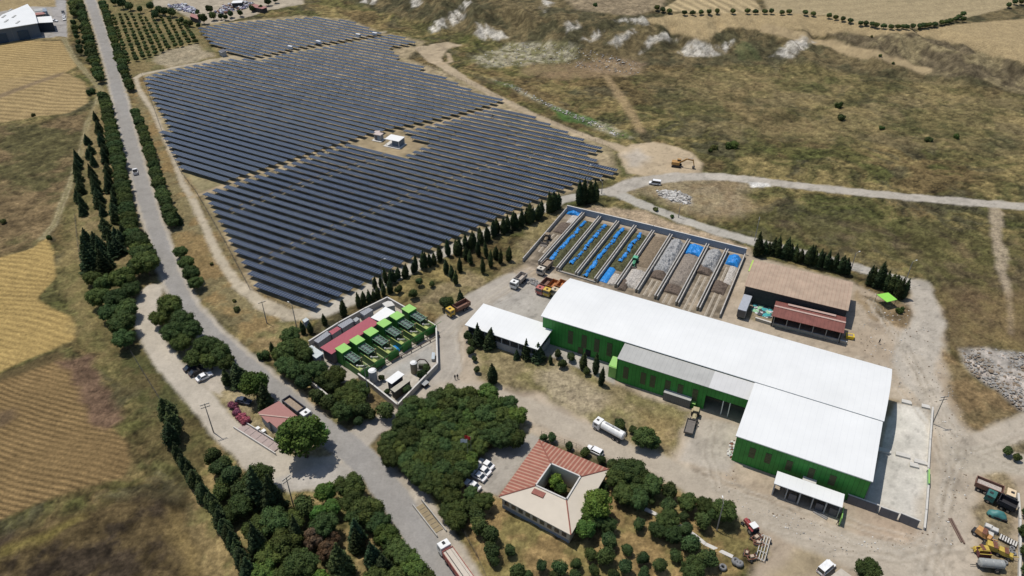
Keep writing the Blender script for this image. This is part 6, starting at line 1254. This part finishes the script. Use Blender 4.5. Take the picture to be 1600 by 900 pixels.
# excavator
EO = paint("excavator ochre", (.42, .235, .075), .5); t = thing("excavator", "ochre excavator with its arm stretched over the gravel circle", "excavator")
for y in (-1.2, 1.2): m = MB(); m.wedge([(-1.9, .15), (-1.6, 0), (1.6, 0), (1.9, .15), (2.0, .55), (1.7, .85), (-1.7, .85), (-2.0, .55)], y - .28, y + .28); m.build("track", CHA, t)
MB().box((0, 0, .75), (1.8, 2.0, .35)).build("undercarriage", CHA, t); MB().box((-.5, 0, 1.65), (3.3, 2.5, 1.2), taper=(.95, .92)).build("engine_house", EO, t, bevel=.06); c = MB().box((.75, .7, 2.15), (1.5, .95, 1.7)).build("cab", GLASS, t); MB().box((.75, .7, 3.03), (1.6, 1.05, .1)).build("cab_roof", EO, c)
m = MB(); m.box((2.4, -.1, 2.9), (3.4, .4, .55), ry=-.62); m.box((4.9, -.1, 3.75), (2.6, .38, .45), ry=.12); m.build("boom", EO, t); MB().box((6.6, -.1, 2.5), (.34, .34, 3.2), ry=-.25).build("dipper_arm", EO, t); MB().wedge([(6.3, .3), (7.2, .5), (7.3, 1.1), (6.8, 1.2), (6.2, .9)], -.75, .55).build("bucket", mat("worn steel"), t); MB().cyl((1.2, -.1, 1.7), (3.2, -.1, 3.0), .10, n=6).cyl((4.2, -.1, 4.2), (6.1, -.1, 4.2), .09, n=6).build("hydraulic_ram", GALV, t)
place(t, 1057, 260, heading((1055, 259), (1078, 262)))
# farm implements near the garden corner
RI = mat("rusty red implement", (.25, .11, .07), .8, var=.3)
def implement(label, px, py, rz, seed, n=6, s=1.0):
    g = random.Random(seed); t = thing("farm_implement", label, "implement", (0, 0, 0), 0, "implements by the garden corner"); m = MB()
    for s_ in (-.6, .6): m.box((0, s_, .7), (2.4, .12, .14))
    for x in (-1.1, 0, 1.1): m.box((x, 0, .7), (.12, 1.5, .14))
    m.cyl((1.1, 0, .7), (2.2, 0, .5), .06, n=6); m.build("frame", RI, t); d = MB()
    for k in range(n): x = -1.1 + 2.2 * k / (n - 1); d.cyl((x, .55, .35), (x + .1, .65, .35), .33, n=10).cyl((x, -.55, .35), (x + .1, -.45, .35), .33, n=10)
    d.build("disc_set", mat("worn steel"), t); MB().box((0, 0, 1.0), (.9, .7, .5)).build("hopper", mat("beige implement", (.45, .35, .26), .7), t)
    for y in (-.95, .95): wheel(t, -.5, y, .36, .2)
    place(t, px, py, rz); t.scale = (s,) * 3; return t
implement("rusty red disc implement right behind the red tractor", 1181, 843, .6, 1); implement("rusty implement next to the pale wheeled frame", 1184, 851, -.3, 2, s=.85); implement("broken red implement nearest the garden path", 1166, 866, 1.2, 3, s=.7); implement("rusty implement left of the pale frame's lower end", 1174, 873, .2, 4, s=.85)
t = thing("wheeled_frame", "pale steel wheeled frame lying by the rusty implements", "trailer frame"); m = MB(); [m.box((0, y, .5), (6.5, .14, .16)) for y in (-.9, -.3, .3, .9)]; [m.box((x, 0, .52), (.14, 2.0, .12)) for x in (-3.2, -1.2, 1.2, 3.2)]; m.build("frame", CONCL, t); [wheel(t, x, 1.1, .4, .3) for x in (-2.2, 2.2)]; [wheel(t, x, -1.1, .4, .3) for x in (-2.2, 2.2)]; place(t, 1192, 858, heading((1188, 872), (1196, 843)))
def tyre(label, px, py, r=.55, lean=0.0, group="scrap tyres"):
    o_ = MB().torus((0, 0, 0), r * .68, r * .30, 'Z', 16, 8).build("scrap_tyre", mat("dusty tyre", (.10, .10, .10), .9), smooth=True); v = P0(px, py); o_.location = (v[0], v[1], r * .4 + abs(math.sin(lean)) * r * .6); o_.rotation_euler = (lean, .1, random.uniform(0, 3)); tag(o_, label, "tyre", group)
for i, (x, y, r) in enumerate(((1149, 880, 1.0), (1154, 883, 1.0), (1129, 888, .9))): tyre(("big upright tyre", "second big tyre beside it", "single tyre lying flat")[i] + " at the end of the garden path", x, y, r, .3 if i < 2 else 0)
# scrapyard at the right edge
place(make_tipper("brown tipper with a cream cab at the top of the right scrapyard", paint("cream cab", (.66, .52, .34)), BR, 8.2, mat("pale rubble load", (.42, .37, .33), .9, var=.4, scale=3, bump=.8)), 1551, 772, heading((1535, 765), (1567, 778)))
TEAL = paint("faded teal", (.035, .135, .12), .6)
place(make_tipper("dark teal wrecked truck under the brown tipper", TEAL, mat("black hulk", (.03, .03, .035), .8), 6.2, None, None, 2.4, "wrecked_truck"), 1560, 789, heading((1574, 796), (1546, 782)))
t = thing("machine_hood", "turquoise curved machine hood lying below the teal truck", "hood"); MB().lump((0, 0, .2), (4.2, 2.4, 1.5), 3, 4, .12, True).build("shell", paint("turquoise", (.06, .20, .19), .5), t, smooth=True); MB().box((.2, -.9, .4), (3.6, .3, .6)).build("sill", CHA, t); place(t, 1557, 807, -.5)
def harvester(label, px, py, rz, col, s=1.0):
    t = thing("farm_machine", label, "farm machine", (0, 0, 0), 0, "old yellow machines"); MB().box((0, 0, 1.5), (2.6, 1.8, 1.3), taper=(.75, .85), shift=(-.3, 0)).build("body", col, t, bevel=.05); MB().box((1.6, 0, 1.1), (1.2, 1.5, .8), taper=(.6, .9)).build("chute", col, t); MB().box((-.2, 0, .6), (3.6, 1.6, .5)).build("chassis", CHA, t); MB().box((.3, 0, 2.2), (.9, 1.9, .1), rz=.2).build("top_panel", mat("rusty scrap"), t)
    for x in (-1.1, 1.3): [wheel(t, x, y, .5, .3) for y in (-.95, .95)]
    MB().cyl((1.8, 0, 1.0), (3.2, .2, 1.6), .12, n=8).build("auger_tube", col, t); t.scale = (s,) * 3; return place(t, px, py, rz)
YEL = paint("machine yellow", (.50, .36, .07), .5)
harvester("yellow machine in the middle of the right scrapyard", 1548, 860, -.5, YEL, .95); harvester("yellow machine right of the middle one", 1566, 868, -.6, YEL, .85); harvester("orange-topped machine at the scrapyard's upper left", 1532, 838, -.9, paint("faded orange", (.50, .27, .10), .6), .95); harvester("yellow and maroon framed machine left of the middle one", 1533, 863, 3.0, YEL, .8)
MAR = paint("maroon", (.12, .04, .04), .7); t = thing("maroon_box", "maroon open box machine above the tank trailer", "farm machine"); m = MB(); [m.box((0, s * .9, 1.0), (2.4, .08, 1.2)) for s in (-1, 1)]; [m.box((s * 1.2, 0, 1.0), (.08, 1.8, 1.2)) for s in (-1, 1)]; m.box((0, 0, .45), (2.4, 1.8, .1)); m.build("box_side", MAR, t); m = MB(); [m.box((0, y, 1.65), (2.5, .14, .1)) for y in (-.9, 0, .9)]; m.build("top_bar", YEL, t); place(t, 1534, 868, -.1)
t = thing("tank_trailer", "grey cylindrical tank trailer at the bottom of the scrapyard", "tank trailer"); MB().cyl((-2.3, 0, 1.45), (2.2, 0, 1.45), .95, n=22).cyl((2.2, 0, 1.45), (2.5, 0, 1.45), .95, .6, n=22).cyl((-2.6, 0, 1.45), (-2.3, 0, 1.45), .6, .95, n=22).build("tank", mat("grey tank", (.30, .31, .30), .6), t); MB().box((-.3, 0, .5), (4.8, 1.0, .2)).cyl((-2.6, 0, .5), (-4.0, 0, .5), .07, n=6).build("chassis", CHA, t); [wheel(t, .9, y, .55, .35) for y in (-1.1, 1.1)]; m = MB(); [m.torus((x, 0, 1.45), .96, .03, 'X', 20, 4) for x in (-1.6, 0, 1.6)]; m.build("band", GALV, t); place(t, 1546, 887, -.12)
for i, (x, y) in enumerate(((1543, 841), (1549, 843), (1553, 846), (1552, 853), (1581, 858), (1579, 863), (1577, 868), (1583, 866), (1574, 873), (1570, 880), (1588, 780), (1585, 786), (1581, 852))): tyre("worn tyre lying in the right scrapyard, %s counting downwards" % ORD(sorted([841, 843, 846, 853, 858, 863, 868, 866, 873, 880, 780, 786, 852]).index(y) + 1), x, y, random.uniform(.45, .62))
for i, (x, y, z) in enumerate(((1543, 826, 1.0), (1552, 831, 1.0), (1546, 835, .4))):
    t = thing("concrete_block", ("pale concrete cube above the scrapyard tyres", "dark-sided concrete cube right of the pale one", "flat slab below the concrete cubes")[i], "concrete block", (0, 0, 0), 0, "scrapyard blocks"); MB().box((0, 0, z / 2), (1.5, 1.2, z)).build("block", GREYW, t, bevel=.04); MB().box((0, 0, z + .03), (1.3, 1.0, .06)).build("top_face", CONCL, t); place(t, x, y, -.6)
t = thing("loading_ramp", "pale slatted ramp beside the tyres at the scrapyard's right", "ramp"); m = MB(); [m.box((x * .5, 0, .6), (.3, 1.6, .1)) for x in range(-3, 4)]; m.build("slat", CONCL, t); MB().box((0, .75, .4), (3.6, .1, .5)).box((0, -.75, .4), (3.6, .1, .5)).build("side_rail", STEEL, t); place(t, 1574, 847, -.7)
o_ = MB().box((0, 0, .15), (6.6, .3, .3)).box((.2, .45, .12), (6.2, .28, .24)).build("steel_beam", mat("rusty beam", (.17, .115, .09), .7)); v = P0(1496, 830); o_.location = (v[0], v[1], 0); o_.rotation_euler = (0, 0, R(88)); tag(o_, "pair of long rusty beams lying on the dirt track", "steel beam")
o_ = MB().box((0, 0, .12), (3.2, .35, .24)).box((.1, .5, .1), (3.0, .3, .2)).build("steel_beam", GALV); v = P0(1281, 806); o_.location = (v[0], v[1], 0); o_.rotation_euler = (0, 0, R(-42)); tag(o_, "short grey beams lying in front of the white bay shelter", "steel beam")
wall_line("boundary_wall", "pale low wall along the right frame edge behind the scrapyard", "wall", [(1589, 775), (1592, 815), (1592, 860), (1591, 905)], .9, .3, CONCL, CONCL)
wall_line("boundary_wall", "double low concrete wall along the right side of the slab yard", "wall", [(1456, 640), (1452, 690), (1449, 735), (1448, 738)], .8, .3, CONCL, CONCL)
wall_line("boundary_wall", "low concrete wall below the green yard gate", "wall", [(1449, 762), (1446, 800), (1443, 828)], .8, .3, CONCL, CONCL)
wall_line("yard_gate", "pale green sliding gate in the right wall of the slab yard", "gate", [(1449, 739), (1449, 761)], 1.3, .2, mat("pale green gate", (.30, .46, .32), .6), GRNL)
# yellow skip, slabs, blocks
t = thing("yellow_tub", "bright yellow tub beside the dark red shed's right end", "tub"); MB().box((0, 0, .6), (2.0, 1.5, 1.0), taper=(1.15, 1.15)).build("tub_side", mat("bright yellow", (.72, .52, .03), .5), t); MB().box((0, 0, 1.12), (1.6, 1.1, .06)).build("content", DIRT, t); place(t, 1327, 528, -.3)
for i, (x, y, sx) in enumerate(((1381, 706, 3.0), (1410, 713, 3.2), (1438, 724, 3.0), (1428, 729, 2.0), (1416, 630, 2.4), (1446, 637, 2.0))):
    o_ = MB().box((0, 0, .25), (sx, .9, .5)).box((0, .9, .1), (sx * .9, .5, .2)).build("concrete_block", CONCL); v = P0(x, y); o_.location = (v[0], v[1], 0); o_.rotation_euler = (0, 0, DA + .1); tag(o_, "concrete block on the slab yard right of the hall, %s from the left" % ORD(sorted([1381, 1410, 1438, 1428, 1416, 1446]).index(x) + 1), "concrete block", "blocks on the slab yard")
# scraps by the wing corner and behind the shed
stones("scrap_heap", "rusty scrap strip along the left corner of the green wing", "scrap heap", [(1143, 688), (1150, 690), (1148, 712), (1140, 716), (1136, 706)], 110, .3, 1.0, [mat("rusty scrap"), SC[0], mat("pale blue sheet")], 31, None, .8)
stones("scrap_heap", "light green and turquoise sheet scrap left of the dark red shed", "scrap heap", [(1176, 472), (1204, 480), (1206, 496), (1196, 496), (1176, 486)], 160, .6, 2.2, [mat("mint scrap", (.28, .52, .32), .6), mat("turquoise scrap", (.06, .34, .36), .6), SCR[0], SCR[2]], 32, None, .25)
# hall forecourt, weighbridges
def weighbridge(label, corners, mt, walls, per):
    q = [Vector(P0(*c)) for c in corners]; o = q[0]; d = q[1] - q[0]; L = d.length; rz = math.atan2(d.y, d.x); w = loc2(o, *corners[3], 0, rz)[1]; t = thing("weighbridge", label, "weighbridge", (o.x, o.y, 0), rz)
    MB().box((L / 2, w / 2, .15), (L, abs(w), .3)).build("deck", mt, t); m = MB(); n = int(L / per)
    for k in range(1, n): m.box((L * k / n, w / 2, .31), (.10, abs(w) * .8, .03))
    m.build("deck_joint", STEEL, t); m = MB()
    for y in (-.25 * (1 if w > 0 else -1), w + .25 * (1 if w > 0 else -1)): m.box((L / 2, y, .35), (L + 2, .22, .7))
    m.build("guide_kerb", walls, t); return t
weighbridge("pinkish weighbridge deck beside the oleanders and small house", ((371, 671), (428, 707), (437, 702), (383, 663)), mat("pinkish deck", (.36, .29, .265), .8, var=.12), CONCL, 2.0)
weighbridge("brown ribbed weighbridge deck beside the main road under the pines", ((650, 794), (681, 834), (692, 829), (662, 789)), mat("ochre deck", (.27, .215, .13), .8, var=.15), CONC, 1.1)
for i, (x, y) in enumerate(((404, 673), (413, 677))):
    t = thing("scale_box", ("left", "right")[i] + " small pale box on the grass beside the weighbridge", "box", (0, 0, 0), 0, "scale boxes"); MB().box((0, 0, .5), (.9, .8, 1.0)).build("case", CONCL, t); MB().box((0, 0, 1.03), (1.0, .9, .06)).build("lid", WHP, t); place(t, x, y, R(-40))
# poles with cross-arms
POLE = mat("concrete pole", (.30, .28, .25), .8)
def pole(label, px, py, h=9.5, arms=2, lamp=False, rz=.5, grp="power poles"):
    t = thing("utility_pole" if not lamp else "street_lamp", label, "utility pole" if not lamp else "street lamp", (0, 0, 0), 0, grp); MB().cyl((0, 0, -.1), (0, 0, h), .16, .09, n=8).build("pole", POLE, t)
    for k in range(arms):
        m = MB(); z = h - .3 - .9 * k; m.box((0, 0, z), (2.2, .10, .12)); a = m.build("cross_arm", STEEL, t); m = MB(); [m.cyl((x, 0, z + .05), (x, 0, z + .32), .06, n=6) for x in (-1.0, -.5, .5, 1.0)]; m.build("insulator", WHP, a)
    if lamp: a = MB().cyl((0, 0, h), (1.3, 0, h + .3), .05, n=6).build("lamp_arm", POLE, t); MB().box((1.5, 0, h + .28), (.6, .22, .12)).build("lamp_head", WHP, a)
    place(t, px, py, rz); return t
pole("concrete power pole on the curved road's outer verge", 334, 676, 10, 2); pole("power pole at the bend where the curved road rejoins", 459, 792, 10, 2, rz=.9); pole("leaning-armed power pole right of the slab yard", 1457, 662, 9.5, 2, rz=.2)
pole("power pole inside the pines before the power plant", 576, 620, 11, 2); pole("slim lamp post above the first cypresses", 598, 440, 8, 0, True); pole("lamp post near the solar field's bottom corner", 464, 514, 9, 0, True, 2.5); pole("pole on the slope left of the bottom panel row", 417, 505, 8, 1); pole("lamp post at the solar field's right corner", 918, 290, 8, 0, True, 1)
pole("pole beside the lane behind the first right cypress", 1179, 376, 9, 1, rz=1.2); pole("small pole on the lane side right of the bays", 1060, 340, 5, 0, True); pole("lamp post before the cypress clump on the right lane", 1330, 420, 6, 0, True); pole("lamp post right of the cypress clump by the lane", 1414, 442, 8, 0, True, .4); pole("small pole on the lane above the bays' back wall", 940, 303, 5, 0, True, 2)
pole("thin pole over the garden pine near the cross road", 1120, 828, 9, 0, True, 1.5); pole("lamp post on the yard's green hall side", 1131, 540, 1.2, 0) if False else None
# flags
for i, (x, y, m_, lb) in enumerate(((737, 723, mat("red flag", (.55, .03, .04), .7), "red flag on a tall pole at the car park"), (732, 727, mat("white flag", (.7, .7, .7), .7), "white flag on a tall pole at the car park"))):
    t = thing("flag_pole", lb, "flag", (0, 0, 0), 0); MB().cyl((0, 0, 0), (0, 0, 9), .06, .04, n=6).build("pole", GALV, t); vs = []; fs = []
    for a in range(9):
        for b in range(5): vs.append((.05 + a * .2, .12 * math.sin(a * .9), 8.9 - b * .28 - a * .05))
    for a in range(8):
        for b in range(4): k = a * 5 + b; fs.append((k, k + 5, k + 6, k + 1))
    f = MB().add(vs, fs).build("flag_cloth", m_, t); f.modifiers.new("thickness", 'SOLIDIFY').thickness = .02; place(t, x, y, 2.6 + i * .3)
# people
SKIN = mat("skin", (.42, .25, .17), .6)
def person(label, px, py, rz, top, stride=.25):
    t = bpy.data.meshes.new("person"); J = [(0, 0, .95), (0, 0, 1.2), (0, 0, 1.42), (0, 0, 1.52), (.02, 0, 1.66), (0, .19, 1.40), (.05, .24, 1.15), (.14, .24, .90), (0, -.19, 1.40), (-.06, -.24, 1.15), (.02, -.24, .90), (0, .10, .90), (stride * .6, .10, .50), (stride, .10, .06), (stride + .16, .10, .03), (0, -.10, .90), (-stride * .3, -.10, .50), (-stride, -.10, .08), (-stride + .15, -.10, .03)]
    E = [(0, 1), (1, 2), (2, 3), (3, 4), (2, 5), (5, 6), (6, 7), (2, 8), (8, 9), (9, 10), (0, 11), (11, 12), (12, 13), (13, 14), (0, 15), (15, 16), (16, 17), (17, 18)]
    rad = [.15, .14, .16, .06, .115, .07, .05, .038, .07, .05, .038, .10, .07, .045, .04, .10, .07, .045, .04]
    t.from_pydata(J, E, []); o = bpy.data.objects.new("person", t); C.objects.link(o); sk = o.modifiers.new("skin", 'SKIN')
    for v, r in zip(t.skin_vertices[0].data if t.skin_vertices else [], rad): v.radius = (r, r)
    if not t.skin_vertices:
        bpy.context.view_layer.objects.active = o; o.select_set(True)
    o.modifiers.new("sub", 'SUBSURF').levels = 1; o.modifiers["sub"].render_levels = 1; t.materials.append(top)
    place(o, px, py, rz); tag(o, label, "person"); return o
def skinned_person(label, px, py, rz, top):
    o = person(label, px, py, rz, top)
    MB().lump((.02, 0, 1.70), (.19, .17, .22), 2, 1, .05).build("hair", mat("dark hair", (.02, .015, .012), .8), o, smooth=True); return o
skinned_person("person in dark clothes walking, left one of two on the yard road", 711, 593, -1.4, mat("dark cloth", (.03, .03, .04), .8)); skinned_person("person in dark clothes walking, right one of two on the yard road", 715, 592, -1.4, mat("dark cloth"))
skinned_person("lone person in dark clothes before the white bay shelter", 1308, 820, -1.0, mat("dark cloth"))
skinned_person("lone person standing on the dirt near the right shed", 1373, 537, -1.0, mat("dark cloth"))
# roof corner at the bottom edge
flat_shed("small_shed", "corner of a pale flat shed roof at the bottom frame edge", "shed", ((1290, 906), (1330, 912), (1331, 900), (1314, 888)), 2.8, mat("pale shed roof", (.46, .41, .34), .8), GREYW, .15, .95)
# fences: thin ditch and solar field fence
def fence(label, pts, step=3.0, h=1.6):
    w3 = [Vector(P0(*p)) for p in pts]; o = w3[0]; t = thing("wire_fence", label, "fence", (o.x, o.y, 0)); m = MB(); r = MB()
    for a, b in zip(w3, w3[1:]):
        d = b - a; n = max(1, int(d.length / step))
        for k in range(n): p = a + d * (k / n) - o; m.cyl((p.x, p.y, 0), (p.x, p.y, h), .05, n=5)
        for z in (.4, .9, 1.5): r.cyl((a.x - o.x, a.y - o.y, z), (b.x - o.x, b.y - o.y, z), .02, n=4)
    m.build("fence_posts", mat("fence post", (.16, .14, .11), .8), t); r.build("fence_wires", STEEL, t)
fence("wire fence left of the road below the conifer plantation", [(118, 340), (122, 380), (128, 420)]); fence("wire fence crossing the weeds beside the brown field", [(200, 543), (225, 585), (252, 628)])
fence("wire fence round the solar field's left side", [(222, 118), (256, 214), (284, 272), (306, 300), (350, 376), (390, 452), (450, 484)], 4); fence("wire fence along the solar field's far right side", [(666, 70), (640, 92), (700, 116), (800, 162), (900, 208), (962, 236)], 4)
fence("wire fence along the office garden's road side", [(846, 680), (900, 700), (960, 728)], 3); fence("wire fence from the car park down the garden", [(722, 830), (745, 870), (760, 905)], 3)
# garden path kerb
wall_line("garden_path", "pale narrow concrete path crossing the office garden", "path", [(1008, 795), (1030, 806), (1060, 820), (1085, 836), (1102, 850), (1145, 870)], .06, .9, CONCL)
